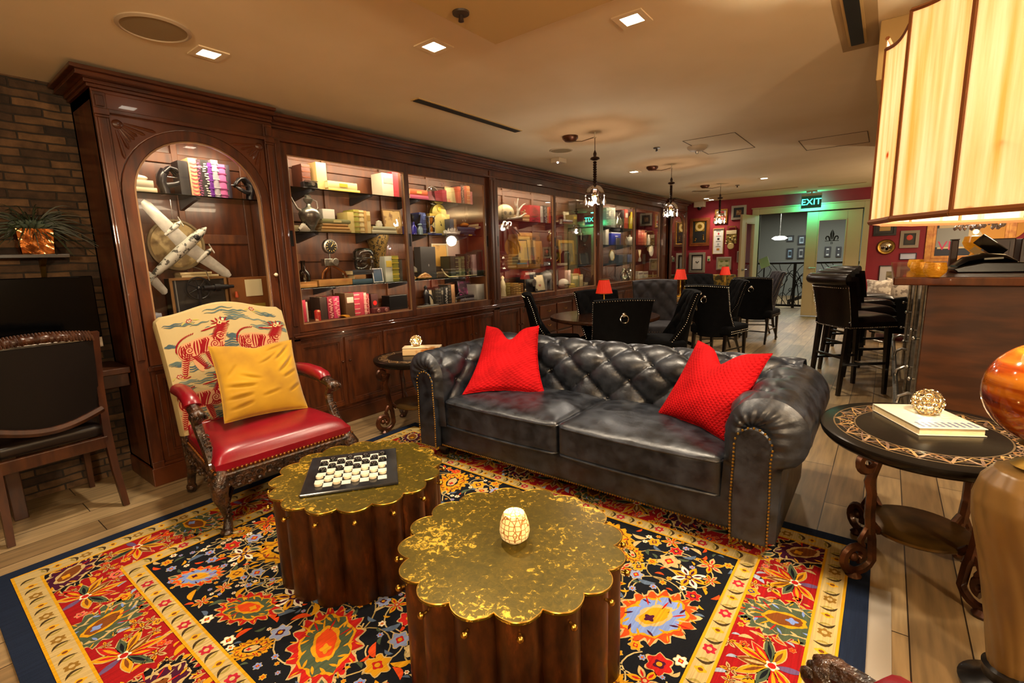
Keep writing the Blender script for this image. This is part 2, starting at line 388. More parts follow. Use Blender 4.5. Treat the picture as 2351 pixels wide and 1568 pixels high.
# french doors
def leaf(name, wd, fleur):
    e = thing(name, None, None); tag(e, kind='structure')
    mb = MB(); t = 0.045; s0, s1 = 0.2, 0.24
    mb.bx(0, s0, 0, t, 0.02, 2.11); mb.bx(wd-s1, wd, 0, t, 0.02, 2.11); mb.bx(s0, wd-s1, 0, t, 1.95, 2.11); mb.bx(s0, wd-s1, 0, t, 0.02, 0.3)
    mb.obj('door_frame', M_TRIM, e, 0, 0.005)
    mb = MB(); a, b = s0, wd-s1
    mb.ring([(a, .3), (b, .3), (b, 1.95), (a, 1.95)], [(a+.02, .32), (b-.02, .32), (b-.02, 1.93), (a+.02, 1.93)], 1, -0.008, t+0.008)
    mb.obj('glazing_bead', M_TRIM, e, 0, 0.003)
    mb = MB(); mb.bx(a, b, t/2-0.003, t/2+0.003, 0.3, 1.95); p = mb.obj('glass_pane', M_GLASS, e, 0)
    if fleur:   # fleur-de-lis decal in dark paint on the glass
        mb = MB(); cx, cz, s = (a+b)/2+0.01, 1.60, 0.155
        def pr(L): mb.prism([(cx+s*x, cz+s*z) for x, z in L], 1, t/2-0.006, t/2-0.003)
        pr([(0, 1), (.14, .72), (.24, .4), (.2, .05), (.08, -.3), (0.02, -.35), (0.02, .9)]); pr([(0, 1), (-.02, .9), (-.02, -.35), (-.08, -.3), (-.2, .05), (-.24, .4), (-.14, .72)])
        for g in (-1, 1):
            q = [(.13, -.42), (.2, -.05), (.36, .18), (.58, .2), (.72, .0), (.72, -.2), (.6, -.36), (.52, -.3), (.6, -.16), (.58, -.02), (.48, .04), (.38, -.08), (.3, -.42)]
            q = [(g*x, z) for x, z in q]; pr(q if g > 0 else q[::-1])
            q = [(.03, -.58), (.1, -.62), (.12, -.8), (.05, -.95)]; q = [(g*x, z) for x, z in q]; pr(q if g > 0 else q[::-1])
        pr([(-.75, -.42), (.75, -.42), (.75, -.5), (-.75, -.5)])
        mb.obj('fleur_decal', M_IRONBLK, p, 0)
    mb = MB(); x = 0.1
    for sy in (-1, 1):
        y0 = 0 if sy < 0 else t
        mb.cyl((x, y0, 1.0), (x, y0+sy*0.045, 1.0), 0.012); mb.cyl((x, y0+sy*0.045, 1.0), (x+0.11, y0+sy*0.045, 1.0), 0.009); mb.cyl((x, y0, 1.0), (x, y0+sy*0.008, 1.0), 0.028)
    mb.obj('door_handle', M_STEEL, e)
    return e
d2 = leaf('door_2', 0.92, True); d2.location = (-1.355, YF+0.005, 0)
d1 = leaf('door_1', 0.88, False)     # open into the room, hinged at the left jamb
a = math.atan2(10.80-11.64, -2.38+2.24); d1.location = (-2.38, 10.80, 0); d1.rotation_euler = (0, 0, a+PI)
# hall furniture seen through the doors
e = thing('iron_railing', 'black wrought iron railing with curling bars in the hall beyond the open door', 'railing', (0, 13.3, 0))
mb = MB(); mb.bx(-3.6, 0.6, -0.03, 0.03, 1.04, 1.09); mb.obj('top_rail', M_IRONBLK, e, 0, 0.01)
mb = MB(); mb.bx(-3.6, 0.6, -0.02, 0.02, 0.03, 0.08); mb.obj('bottom_rail', M_IRONBLK, e, 0)
for x in (-2.75, -1.72, -0.7, 0.3):
    mb = MB(); mb.bx(x-0.03, x+0.03, -0.03, 0.03, 0, 1.04); mb.obj('post', M_IRONBLK, e, 0)
mb = MB()
for k in range(22):
    x = -3.4+k*0.18; h = 0.5+0.4*random.random(); sg = random.choice((-1, 1)); rr = 0.16+0.14*random.random()
    mb.tube([(x+sg*rr*(1-math.cos(t*0.33)), 0, 0.06+h*math.sin(t*0.33)*1.0) for t in range(9)], 0.011, 5)
    mb.tube([(x+0.1*math.sin(t*1.2+k), 0, 0.06+0.98*t/8) for t in range(9)], 0.008, 5)
    mb.tube([(x+0.07*math.cos(t)*(1-t/9), 0, 0.3+0.12*(k % 4)+0.07*math.sin(t)*(1-t/9)) for t in range(8)], 0.008, 5)
mb.obj('scrollwork', M_IRONBLK, e)
e = thing('stair_handrail', 'dark sloping stair handrail behind the iron railing in the hall', 'handrail', (0, 13.9, 0))
mb = MB(); mb.tube([(-1.9, 0, 0.1), (0.4, 0, 1.0)], 0.045, 6); mb.obj('rail', M_BLACKWOOD, e)
mb = MB(); mb.tube([(-1.9, 0.05, 0), (-1.9, 0.05, 0.12)], 0.03, 6); mb.obj('post', M_BLACKWOOD, e)
for i, (x0, y0, x1, y1, c1, c2, lb) in enumerate([
    (1806, 540, 1823, 555, '#c9d6dc', '#8fa2ac', 'upper pale framed print on the grey hall wall nearest the open door'),
    (1831, 540, 1850, 562, '#9fb4bd', '#40505a', 'blue grey framed print on the hall wall beside the right door stile'),
    (1805, 570, 1822, 594, '#7a95a8', '#1d2124', 'lower blue framed print on the hall wall under a pale print'),
    (1830, 568, 1848, 594, '#8b8d8a', '#26282a', 'dark framed print low on the hall wall next to the door stile'),
    (1892, 566, 1908, 590, '#b9bab3', '#33363a', 'white matted print seen through the glass door beneath the emblem'),
    (1918, 566, 1932, 590, '#b9bab3', '#33363a', 'white matted print seen through the glass door near its hinge side')]):
    p = at_y(x0, y1, 16.82); q = at_y(x1, y0, 16.82)
    e = thing('framed_print', lb, 'picture', (p.x, 16.84, p.z), 0, 'prints on the hall wall')
    W_, H_ = q.x-p.x, q.z-p.z
    mb = MB(); mb.ring([(0, 0), (W_, 0), (W_, H_), (0, H_)], [(.04, .04), (W_-.04, .04), (W_-.04, H_-.04), (.04, H_-.04)], 1, -0.03, 0); mb.obj('frame', paint('#202022'), e, 0)
    mb = MB(); mb.m = 0; mb.bx(.04, W_-.04, -0.01, 0, .04, H_-.04); mb.m = 1; mb.bx(W_*.3, W_*.7, -0.013, -0.01, H_*.3, H_*.7); mb.obj('print', [paint(c1), paint(c2)], e, 0)
p = at_y(1790, 547, 15.2)
e = thing('hall_ceiling_lamp', 'white drum lamp glowing in the hall behind the open door', 'lamp', (p.x, 15.2, 0))
mb = MB(); mb.lathe([(0, p.z-0.05), (0.12, p.z-0.045), (0.2, p.z), (0.12, p.z+0.05), (0.02, p.z+0.06)], n=20); mb.obj('shade', glow('hall_lamp_glow', '#f2f4ea', 2.0), e)
mb = MB(); mb.cyl((0, 0, p.z+0.05), (0, 0, CEIL), 0.012); mb.obj('stem', M_STEEL, e)
e = thing('menu_stand', 'slanted pale menu board on a thin stand behind the open door', 'menu stand', (-2.26, 12.6, 0))
mb = MB(); mb.box((0, 0, 1.10), (0.2, 0.015, 0.26), (R(-30), R(-24), 0)); mb.obj('board', paint('#aeb086'), e, 0)
mb = MB(); mb.cyl((0, 0.02, 0), (0, 0.02, 1.02), 0.015); mb.lathe([(0.14, 0), (0.14, 0.02), (0.02, 0.04)]); mb.obj('post', M_IRONBLK, e)
# ------------------------------------------------------------------ ceiling fittings
M_LENS = glow('downlight_lens', '#fff2dc', 14.0)
M_WHITEP = paint('#b7a488', 0.6)
places = ['ceiling downlight above the tiger armchair and near end of the bookcase', 'ceiling downlight beside the hanging soffit corner', 'bright ceiling downlight right of the hanging soffit, above the sofa',
          'small downlight far along the ceiling near the pendants', 'small downlight in front of the green exit sign', 'far downlight washing the red picture wall', 'second tiny downlight by the red picture wall']
for (x, y, p), lb in zip(DOWN, places):
    e = thing('downlight', lb, 'downlight', (x, y, CEIL), 0, 'recessed square ceiling downlights')
    s = 0.075
    mb = MB(); q = lambda a: [(-a, -a), (a, -a), (a, a), (-a, a)]; mb.ring(q(s), q(0.045), 2, -0.006, 0); mb.obj('trim_ring', M_CEIL, e, 0)
    mb = MB(); mb.bx(-.045, .045, -.045, .045, -0.004, -0.001); mb.obj('lens', M_LENS, e, 0)
def speaker(x, y, r, lb):
    e = thing('ceiling_speaker', lb, 'speaker', (x, y, CEIL), 0, 'round ceiling speakers')
    mb = MB(); mb.lathe([(r*0.86, -0.004), (r*0.9, -0.012), (r, -0.006), (r, 0)], n=36); mb.obj('rim', M_WHITEP, e)
    mb = MB(); mb.lathe([(0, -0.009), (r*0.88, -0.007), (r*0.88, 0)], n=36); mb.obj('grille', mat('speaker_grille_%d' % int(y*10), '#97835f', 0.85, bump=0.3, bscale=600), e)
speaker(-2.83, 0.98, 0.15, 'big round ceiling speaker near the brick wall corner')
speaker(-2.86, 4.66, 0.125, 'round ceiling speaker close to the nearest crystal pendant')
speaker(-2.83, 9.52, 0.16, 'distant round ceiling speaker by the farthest pendant')
def slot(name, x0, x1, y0, y1, lb, plate=None):
    e = thing(name, lb, 'air vent', ((x0+x1)/2, (y0+y1)/2, CEIL), 0, 'slot air vents in the ceiling'); a, b = (x1-x0)/2, (y1-y0)/2
    f = 0.012
    mb = MB(); mb.ring([(-a-f, -b-f), (a+f, -b-f), (a+f, b+f), (-a-f, b+f)], [(-a, -b), (a, -b), (a, b), (-a, b)], 2, -0.006, 0); mb.obj('frame', M_CEILB, e, 0)
    mb = MB(); mb.bx(-a, a, -b, b, -0.009, -0.001); mb.obj('slot', paint('#050506', 0.6), e, 0)
slot('slot_vent', -2.75, -2.69, 2.5, 3.7, 'long black slot vent in the ceiling along the bookcase')
slot('slot_vent', -0.255, -0.195, 2.3, 3.52, 'wide black slot vent on a ceiling plate by the lampshade')
slot('slot_vent', -3.0, -1.4, 10.42, 10.44, 'thin slot vent across the far ceiling toward the red wall')
slot('slot_vent', -1.1, -0.4, 10.72, 10.74, 'short thin slot vent in the ceiling near the exit sign')
mb = MB(); mb.bx(-0.30, -0.13, 2.3, 3.62, CEIL-0.0012, CEIL); tag(mb.obj('vent_plate', paint('#a58c62', 0.8), None, 0), 'stained ceiling plate around the black slot vent by the lampshade', 'plate')
for x0, x1, y0, y1, lb in [(-1.75, -1.25, 5.2, 6.1, 'square access panel in the ceiling near the smoke detector'), (-0.84, -0.25, 6.1, 6.75, 'access panel in the ceiling near the bulkhead shadow')]:
    mb = MB(); mb.ring([(x0, y0), (x1, y0), (x1, y1), (x0, y1)], [(x0+.006, y0+.006), (x1-.006, y0+.006), (x1-.006, y1-.006), (x0+.006, y1-.006)], 2, CEIL-0.003, CEIL)
    tag(mb.obj('access_panel', paint('#5a4a32', 0.8), None, 0), lb, 'access panel', 'ceiling access panels')
e = thing('smoke_detector', 'white smoke detector dome on the ceiling beyond the pendants', 'smoke detector', (-1.72, 5.59, CEIL))
mb = MB(); mb.lathe([(0.02, -0.05), (0.07, -0.042), (0.10, -0.018), (0.105, 0)]); mb.obj('housing', M_WHITEP, e)
mb = MB(); mb.lathe([(0, -0.075), (0.015, -0.07), (0.02, -0.045)]); mb.obj('sensor', M_STEEL, e)
for x, y, z, lb in [(-2.06, 5.31, CEIL, 'dark sprinkler head between the two nearer pendants'), (-2.15, 9.26, CEIL, 'far sprinkler head near the third pendant'), (-1.50, 1.66, 2.40, 'sprinkler cap under the hanging soffit')]:
    e = thing('sprinkler', lb, 'sprinkler', (x, y, z), 0, 'ceiling sprinklers')
    mb = MB(); mb.lathe([(0.012, -0.012), (0.035, -0.008), (0.036, 0)]); mb.obj('plate', paint('#3a2e22', 0.4), e)
    mb = MB(); mb.lathe([(0, -0.04), (0.012, -0.036), (0.008, -0.012)]); mb.obj('head', paint('#2c2018', 0.4), e)
e = thing('emergency_light', 'small cream emergency lamp box on the ceiling above the sliding doors', 'light', (-3.12, 5.03, CEIL))
mb = MB(); mb.bx(-.06, .06, -.08, .08, -0.05, 0); mb.obj('housing', M_WHITEP, e, 0, 0.006)
mb = MB(); mb.ell((0.03, -0.07, -0.055), 0.012); mb.obj('indicator', glow('indicator_glow', '#ffe0d0', 3), e)
e = thing('security_camera', 'dark dome security camera on a cream box where ceiling meets red wall', 'camera', (-3.45, 11.52, CEIL))
mb = MB(); mb.bx(-.11, .11, -.06, .1, -0.12, 0); mb.obj('housing', M_WHITEP, e, 0, 0.006)
mb = MB(); mb.lathe([(0, -0.19), (0.035, -0.175), (0.05, -0.14), (0.05, -0.12)]); mb.obj('dome', paint('#0a0a0c', 0.1), e)
# exit sign
e = thing('exit_sign', 'green glowing exit sign hanging from the ceiling before the glass doors', 'sign', (-1.27, 11.36, 0))
mb = MB(); mb.bx(-.09, .09, -.035, .035, 2.47, CEIL); mb.bx(-0.17, 0.17, -0.02, 0.02, 2.40, 2.445); mb.cyl((0, 0, 2.44), (0, 0, 2.48), 0.015); mb.obj('mount', paint('#8c846c', 0.5), e, 0, 0.004)
mb = MB(); mb.bx(-0.17, 0.17, -0.006, 0.006, 2.17, 2.40); mb.obj('panel', glow('exit_panel', '#05301f', 0.35), e, 0)
mb = MB(); letters(mb, 'EXIT', 0.165, (0, -0.0075, 2.285), (1, 0, 0), (0, 0, 1)); mb.obj('lettering', glow('exit_letters', '#30f0c8', 4.5), e, 0)
light('exit_sign_lamp', 'AREA', (-1.27, 11.42, 2.29), 5.0, (0.05, 1.0, 0.55), 0.3, (R(62), 0, 0), size_y=0.2)
light('exit_sign_lamp', 'POINT', (-1.27, 11.48, 2.44), 1.6, (0.05, 1.0, 0.55), 0.05)
# crystal pendants
def pendant(x, y, label, zt):
    e = thing('crystal_pendant', label, 'pendant lamp', (x, y, 0), 0, 'crystal pendants over the dining tables')
    mb = MB(); mb.lathe([(0.0, CEIL-0.05), (0.05, CEIL-0.045), (0.075, CEIL-0.02), (0.075, CEIL)], (-0.25, -0.02, 0), 20); mb.obj('canopy', M_IRON, e)
    mb = MB(); mb.tube([(0, 0, CEIL), (0.0, 0.0, CEIL-0.03), (-0.012, 0, CEIL-0.045), (0.012, 0, CEIL-0.05)], 0.006, 6); mb.obj('hook', paint('#c9bda0'), e)
    mb = MB(); mb.tube([(-0.25, -0.02, CEIL-0.045), (-0.13, -0.01, CEIL-0.062), (0, 0, CEIL-0.045)], 0.004, 6); mb.tube([(0, 0, CEIL-0.045), (0, 0, 2.32)], 0.004, 6); mb.obj('cord', paint('#6b5638'), e)
    mb = MB(); mb.lathe([(0.004, 2.34), (0.016, 2.31), (0.012, 2.285), (0.04, 2.275), (0.045, 2.262), (0.018, 2.25)], n=14)
    for k in range(8): mb.ell((0, 0, 2.232-k*0.021), (0.019, 0.019, 0.0125), 10, 6)
    mb.lathe([(0.012, 2.075), (0.022, 2.065), (0.012, 2.05), (0.02, 2.04), (0.014, 2.02)], n=12); mb.obj('stem', mat('pendant_stem', '#2a1710', 0.3, 0.4), e)
    mb = MB(); mb.lathe([(0.014, 2.03), (0.05, 2.018), (0.075, 1.99), (0.088, 1.955), (0.088, 1.945)], n=20, rf=lambda a: 1+0.05*math.cos(8*a)); mb.obj('bowl', pane_mat('pendant_bowl', '#f0dfd2', 1.5, 0.1, .7), e)
    mb = MB(); mb.lathe([(0.012, 1.965), (0.02, 1.955), (0.026, 1.935), (0.02, 1.93)], n=14); mb.obj('cup', M_OLDBRASS, e)
    mb = MB(); mb.ell((0, 0, 1.895), (0.02, 0.02, 0.032), 10, 6); mb.obj('bulb', glow('bulb_glow', '#ffe6d2', 26), e)
    for k in range(8):
        a = 2*PI*k/8; r = 0.092 if k % 2 else 0.06; zz = 1.935 if k % 2 else 1.915; mb = MB(); cx, cy = r*math.cos(a), r*math.sin(a)
        mb.ell((cx, cy, zz), 0.009, 6, 4)
        mb.lathe([(0, zz-0.012), (0.012, zz-0.04), (0.019, zz-0.062), (0.012, zz-0.08), (0, zz-0.09)], (cx, cy, 0), 6); mb.obj('crystal_drop', M_CUT if k % 2 else M_CRYSTAL, e, 0)
    light('pendant_bulb', 'POINT', (x, y, 1.862), zt, WHITE, 0.03)
    return e
pendant(-2.23, 4.23, 'crystal pendant lamp nearest, hanging before the sliding glass doors', 9)
pendant(-2.28, 6.40, 'second crystal pendant lamp, hanging before the dark end cabinet tower', 9)
pendant(-2.31, 8.83, 'farthest small crystal pendant lamp in front of the red picture wall', 6)
# ------------------------------------------------------------------ display bookcase
FX = -3.62                      # front plane of the tower pilasters
M_KNOB = paint('#cdbfa0', 0.3)
M_BRACKET = paint('#16161a', 0.35)
def cornice(mb, x, y0, y1, z0, ret=(1, 1)):
    # stacked mouldings projecting from plane x; returns along both ends
    st = [(0.0, 0.0, 0.02), (0.018, 0.02, 0.038), (0.03, 0.038, 0.058), (0.075, 0.058, 0.064), (0.07, 0.064, 0.085), (0.095, 0.085, 0.105)]
    for p, a, b in st:
        mb.bx(-4.06, x+p, y0-p*ret[0], y1+p*ret[1], z0+a, z0+b)
def moulded_panel(mb, x, y0, y1, z0, z1, d=0.012, w=0.035):
    O = [(y0, z0), (y1, z0), (y1, z1), (y0, z1)]; I = [(y0+w, z0+w), (y1-w, z0+w), (y1-w, z1-w), (y0+w, z1-w)]
    mb.ring(O, I, 0, x-0.01, x+d); J = [(y0+w+.012, z0+w+.012), (y1-w-.012, z0+w+.012), (y1-w-.012, z1-w-.012), (y0+w+.012, z1-w-.012)]
    mb.ring(I, J, 0, x-0.01, x+d*0.5); mb.prism(I, 0, x-0.012, x-0.004)
def tower(y0, y1, lb, knob_side=1):
    e = thing('display_cabinet', lb, 'cabinet', (0, 0, 0), 0, 'glazed wall cabinets')
    X = FX
    mb = MB()   # body: sides, back, top, bottom
    mb.bx(-4.07, X-0.02, y0, y0+0.03, 0, 2.40); mb.bx(-4.07, X-0.02, y1-0.03, y1, 0, 2.40)
    mb.bx(-4.07, -4.04, y0, y1, 0, 2.40); mb.bx(-4.07, X-0.02, y0, y1, 2.34, 2.40); mb.bx(-4.04, X-0.03, y0+0.03, y1-0.03, 0.74, 0.80)
    mb.obj('carcass', M_WOODV, e, 0)
    mb = MB(); ym = (y0+y1)/2   # panelled back inside
    for a, b in ((y0+.03, y0+.08), (ym-.02, ym+.02), (y1-.08, y1-.03)): mb.bx(-4.04, -4.02, a, b, 0.8, 2.34)
    for z in (0.8, 1.55, 2.1): mb.bx(-4.04, -4.023, y0+.03, y1-.03, z, z+.07)
    mb.obj('back_panelling', M_WOODIN, e, 0, 0.004)
    mb = MB(); cornice(mb, X-0.005, y0, y1, 2.375, (1, 0) if y0 < 5 else (0, 1)); mb.obj('cornice', M_WOOD, e, 0, 0.004)
    mb = MB(); mb.bx(X-0.04, X-0.01, y0+.02, y1-.02, 2.29, 2.38); mb.bx(X-0.04, X+0.012, y0+.05, y1-.05, 2.268, 2.292); mb.obj('frieze', M_WOOD, e, 0, 0.004)
    for a, b in ((y0, y0+0.065), (y1-0.065, y1)):
        mb = MB(); mb.bx(X-0.05, X, a, b, 0.15, 2.38); mb.bx(X, X+0.008, a+.012, b-.012, 0.82, 2.24); mb.bx(X, X+0.014, a-.004, b+.004, 2.255, 2.29); mb.bx(X, X+0.01, a, b, 2.24, 2.255)
        mb.bx(X-.05, X+0.008, a, b, 0.0, 0.16); mb.bx(X, X+0.008, a+.012, b-.012, 2.30, 2.36); mb.obj('pilaster', M_WOODV, e, 0, 0.004)
    # arched front
    a, b = y0+0.065, y1-0.065; cy = (a+b)/2; zs, ro = 1.83, (b-a)/2-0.004; n = 24; hz = 0.42
    arch = [(cy+ro*math.cos(PI*k/n), zs+hz*math.sin(PI*k/n)) for k in range(n+1)]
    mb = MB()
    for k in range(n):
        p, q = arch[k], arch[k+1]; T = 2.27
        V = [(x, *v) for x in (X-0.05, X-0.012) for v in (p, q, (q[0], T), (p[0], T))]
        mb.add(V, [(0, 1, 2, 3), (7, 6, 5, 4), (0, 4, 5, 1)])
    mb.obj('spandrel', M_WOOD, e, 0)
    for sg in (-1, 1):          # carved fans in the spandrel corners
        mb = MB(); yc, zc = cy+sg*(ro-0.015), 2.235
        for k in range(7):
            an = R(8+k*12.3); L = 0.21 if k in (0, 6) else (0.16 if k in (1, 5) else 0.13)
            d = Vector((0, -sg*math.cos(an), -math.sin(an)))
            s0 = Vector((X-0.012, yc, zc))
            mb.tube([s0+d*0.05, s0+d*0.08, s0+d*L*0.9, s0+d*L], [0.004, 0.006, 0.011, 0.003], 6)
        mb.ell((X-0.012, yc-sg*0.018, zc-0.016), (0.012, 0.028, 0.026)); mb.obj('carved_fan', M_WOOD, e)
    g = 0.004; wd = 0.062
    dz0, gz0 = 0.775, 0.835
    def arc(r, h): return [(cy+r*math.cos(PI*k/n), zs+h*math.sin(PI*k/n)) for k in range(n+1)]
    O = [(cy-ro+g, dz0), (cy+ro-g, dz0)] + arc(ro-g, hz-g); I = [(cy-ro+g+wd, gz0), (cy+ro-g-wd, gz0)] + arc(ro-g-wd, hz-g-wd)
    mb = MB(); mb.ring(O, I, 0, X-0.045, X-0.005); d = mb.obj('arched_door', M_WOODV, e, 30, 0.004)
    mb = MB(); mb.ring(I, [(cy+(p[0]-cy)*0.975, p[1]+(0.008 if i < 2 else -0.008)) for i, p in enumerate(I)], 0, X-0.035, X-0.012); mb.obj('glazing_bead', paint('#8a6848', 0.3), d, 30)
    mb = MB(); mb.prism(I, 0, X-0.028, X-0.024); mb.obj('glass_pane', M_GLASS, d, 0)
    mb = MB(); yk = cy+knob_side*(ro-0.028); mb.cyl((X-0.005, yk, 1.31), (X+0.01, yk, 1.31), 0.006); mb.ell((X+0.018, yk, 1.31), 0.014); mb.obj('knob', M_KNOB, d)
    # base with panel door and plinth
    mb = MB(); mb.bx(X-0.05, X-0.015, a, b, 0.10, 0.775); mb.bx(X-0.03, X+0.012, a-.01, b+.01, 0.745, 0.772); mb.obj('base_front', M_WOODV, e, 0, 0.003)
    mb = MB(); moulded_panel(mb, X-0.012, a+.03, b-.03, 0.17, 0.72); mb.obj('cupboard_door', M_WOODV, e, 0, 0.003)
    mb = MB(); mb.bx(-4.06, X+0.012, y0-(.008 if y0 < 5 else 0), y1, 0, 0.12); mb.bx(-4.06, X+0.002, y0, y1, 0.12, 0.14); mb.obj('plinth', M_WOOD, e, 0, 0.004)
    return e
def glass_shelf(e, y0, y1, z, x0=-4.03, x1=-3.74, nb=2):
    mb = MB(); mb.bx(x0, x1, y0, y1, z-0.008, z); s = mb.obj('glass_shelf', M_SHELFGLASS, e, 0)
    for k in range(nb):
        y = y0+(y1-y0)*((k+0.5)/nb)
        mb = MB(); mb.prism([(x0, z-0.009), (x1+0.03, z-0.009), (x1+0.03, z-0.022), (x0, z-0.08)], 1, y-0.012, y+0.012); mb.obj('shelf_bracket', M_BRACKET, s, 0)
def centre(y0, y1, lb, shelves, drawers=(), zb=0.905):
    e = thing('display_cabinet', lb, 'cabinet', (0, 0, 0), 0, 'glazed wall cabinets')
    X = FX-0.03; ym = (y0+y1)/2
    mb = MB()
    mb.bx(-4.07, X-0.02, y0, y0+0.02, 0, 2.40); mb.bx(-4.07, X-0.02, y1-0.02, y1, 0, 2.40); mb.bx(-4.07, -4.04, y0, y1, 0, 2.40); mb.bx(-4.07, X-0.02, y0, y1, 2.30, 2.40); mb.bx(-4.04, X-0.02, y0+.02, y1-.02, 0.84, zb)
    mb.obj('carcass', M_WOODIN, e, 0)
    mb = MB(); n = 4
    for k in range(n+1): y = y0+.03+(y1-y0-.06)*k/n; mb.bx(-4.04, -4.02, y-.025, y+.025, zb, 2.3)
    for z in (zb, 1.40, 1.74, 2.18): mb.bx(-4.04, -4.023, y0+.02, y1-.02, z, z+.07)
    mb.obj('back_panelling', M_WOODIN, e, 0, 0.005)
    mb = MB(); cornice(mb, X-0.01, y0, y1, 2.355, (0, 0)); mb.bx(X-.04, X, y0, y1, 2.30, 2.36); mb.bx(X-.04, X+.016, y0, y1, 2.285, 2.305); mb.obj('cornice', M_WOOD, e, 0, 0.004)
    for a in (y0, y1-0.055):
        mb = MB(); mb.bx(X-0.05, X+0.012, a, a+0.055, 0.14, 2.36); mb.bx(X+.012, X+.018, a+.01, a+.045, 0.9, 2.26); mb.obj('pilaster', M_WOODV, e, 0, 0.004)
    # two sliding glazed doors, one track behind the other
    a, b = y0+.055, y1-.055
    for k, (p, q, dx) in enumerate(((a, ym+.03, 0.0), (ym-.03, b, -0.022))):
        t = 0.052; z0, z1 = 0.845, 2.285
        O = [(p, z0), (q, z0), (q, z1), (p, z1)]; I = [(p+t, z0+.062), (q-t, z0+.062), (q-t, z1-.085), (p+t, z1-.085)]
        mb = MB(); mb.ring(O, I, 0, X-0.032+dx, X-0.008+dx); d = mb.obj('sliding_door', M_WOODV, e, 0, 0.004)
        mb = MB(); mb.ring(I, [(I[0][0]+.006, I[0][1]+.006), (I[1][0]-.006, I[1][1]+.006), (I[2][0]-.006, I[2][1]-.006), (I[3][0]+.006, I[3][1]-.006)], 0, X-0.026+dx, X-0.012+dx); mb.obj('glazing_bead', paint('#8a6848', 0.3), d, 0)
        mb = MB(); mb.prism(I, 0, X-0.022+dx, X-0.018+dx); mb.obj('glass_pane', M_GLASS, d, 0)
        yk = p+t/2 if k == 0 else q-t/2
        for yk in (p+t/2, q-t/2):
            mb = MB(); mb.bx(X-.009+dx, X-.006+dx, yk-.012, yk+.012, 1.52, 1.64); mb.obj('finger_pull', M_IRONBLK, d, 0, 0.002)
    mb = MB()
    for p, za, zc in ((0.025, .80, .812), (0.04, .812, .824), (0.02, .824, .842), (0.012, 0.78, 0.80)): mb.bx(X-.05, X+p, y0, y1, za, zc)
    mb.obj('sill_moulding', M_WOOD, e, 0, 0.003)
    mb = MB(); mb.bx(X-0.05, X-0.008, y0, y1, 0.10, 0.80); mb.obj('base_front', M_WOODV, e, 0)
    n = 6; ww = (y1-y0-.06)/n
    for k in range(n):
        p = y0+.03+k*ww
        if k in drawers:
            for z in (0.16, 0.36, 0.56):
                mb = MB(); mb.bx(X-.01, X+.008, p+.015, p+ww-.015, z, z+.175); d = mb.obj('drawer', M_WOOD, e, 0, 0.006)
                mb = MB(); c = p+ww/2; mb.tube([(X+.008, c-.035, z+.1), (X+.022, c-.035, z+.095), (X+.026, c, z+.08), (X+.022, c+.035, z+.095), (X+.008, c+.035, z+.1)], 0.004, 6); mb.obj('handle', M_OLDBRASS, d)
        else:
            mb = MB(); moulded_panel(mb, X-.005, p+.01, p+ww-.01, 0.16, 0.755); d = mb.obj('cupboard_door', M_WOODV, e, 0, 0.003)
            mb = MB(); yk = p+(ww-.035 if k % 2 == 0 else .035); mb.cyl((X, yk, .55), (X+.02, yk, .55), 0.005); mb.ell((X+.024, yk, .55), 0.011, 10, 6); mb.obj('knob', M_IRON, d)
    mb = MB(); mb.bx(-4.06, X+0.008, y0, y1, 0, 0.12); mb.bx(-4.06, X+0.0, y0, y1, 0.12, 0.14); mb.obj('plinth', M_WOOD, e, 0, 0.004)
    for z, p, q, nb in shelves: glass_shelf(e, p, q, z, nb=nb)
    return e
TY0, TY1 = 0.895, 1.915
tw = tower(TY0, TY1, 'near arched glass cabinet tower holding the model aeroplane'); glass_shelf(tw, TY0+.03, TY1-.03, 1.86, nb=1)
A0, A1, B1, C1 = 1.92, 4.44, 7.11, 9.86
centre(A0, A1, 'sliding glass cabinet between the arched tower and the nearest pendant', [(1.985, A0+.05, 4.22, 4), (1.64, A0+.03, A1-.1, 4), (1.19, A0+.03, A1-.03, 3)])
centre(A1, B1, 'middle sliding glass cabinet with the skull and antlers', [(1.84, A1+.03, B1-.03, 4), (1.25, A1+.03, B1-.03, 4)], drawers=(2, 3))
centre(B1, C1, 'far sliding glass cabinet with the blue box and cap', [(1.84, B1+.03, C1-.03, 3), (1.55, B1+.03, C1-.03, 3), (1.24, B1+.03, C1-.03, 3)])
tw2 = tower(10.18, 11.22, 'far dark arched cabinet tower beside the red picture wall', -1); glass_shelf(tw2, 10.21, 11.19, 1.86, nb=1); glass_shelf(tw2, 10.21, 11.19, 1.3, nb=1)
mb = MB(); mb.bx(-4.07, FX-.06, 9.862, 10.06, 0, 2.43); mb.bx(FX-.06, FX-.045, 9.88, 10.04, 0.2, 2.2)
tag(mb.obj('filler_panel', M_WOODV, None, 0, 0.004), 'plain wooden filler panel before the far arched tower', 'panel')
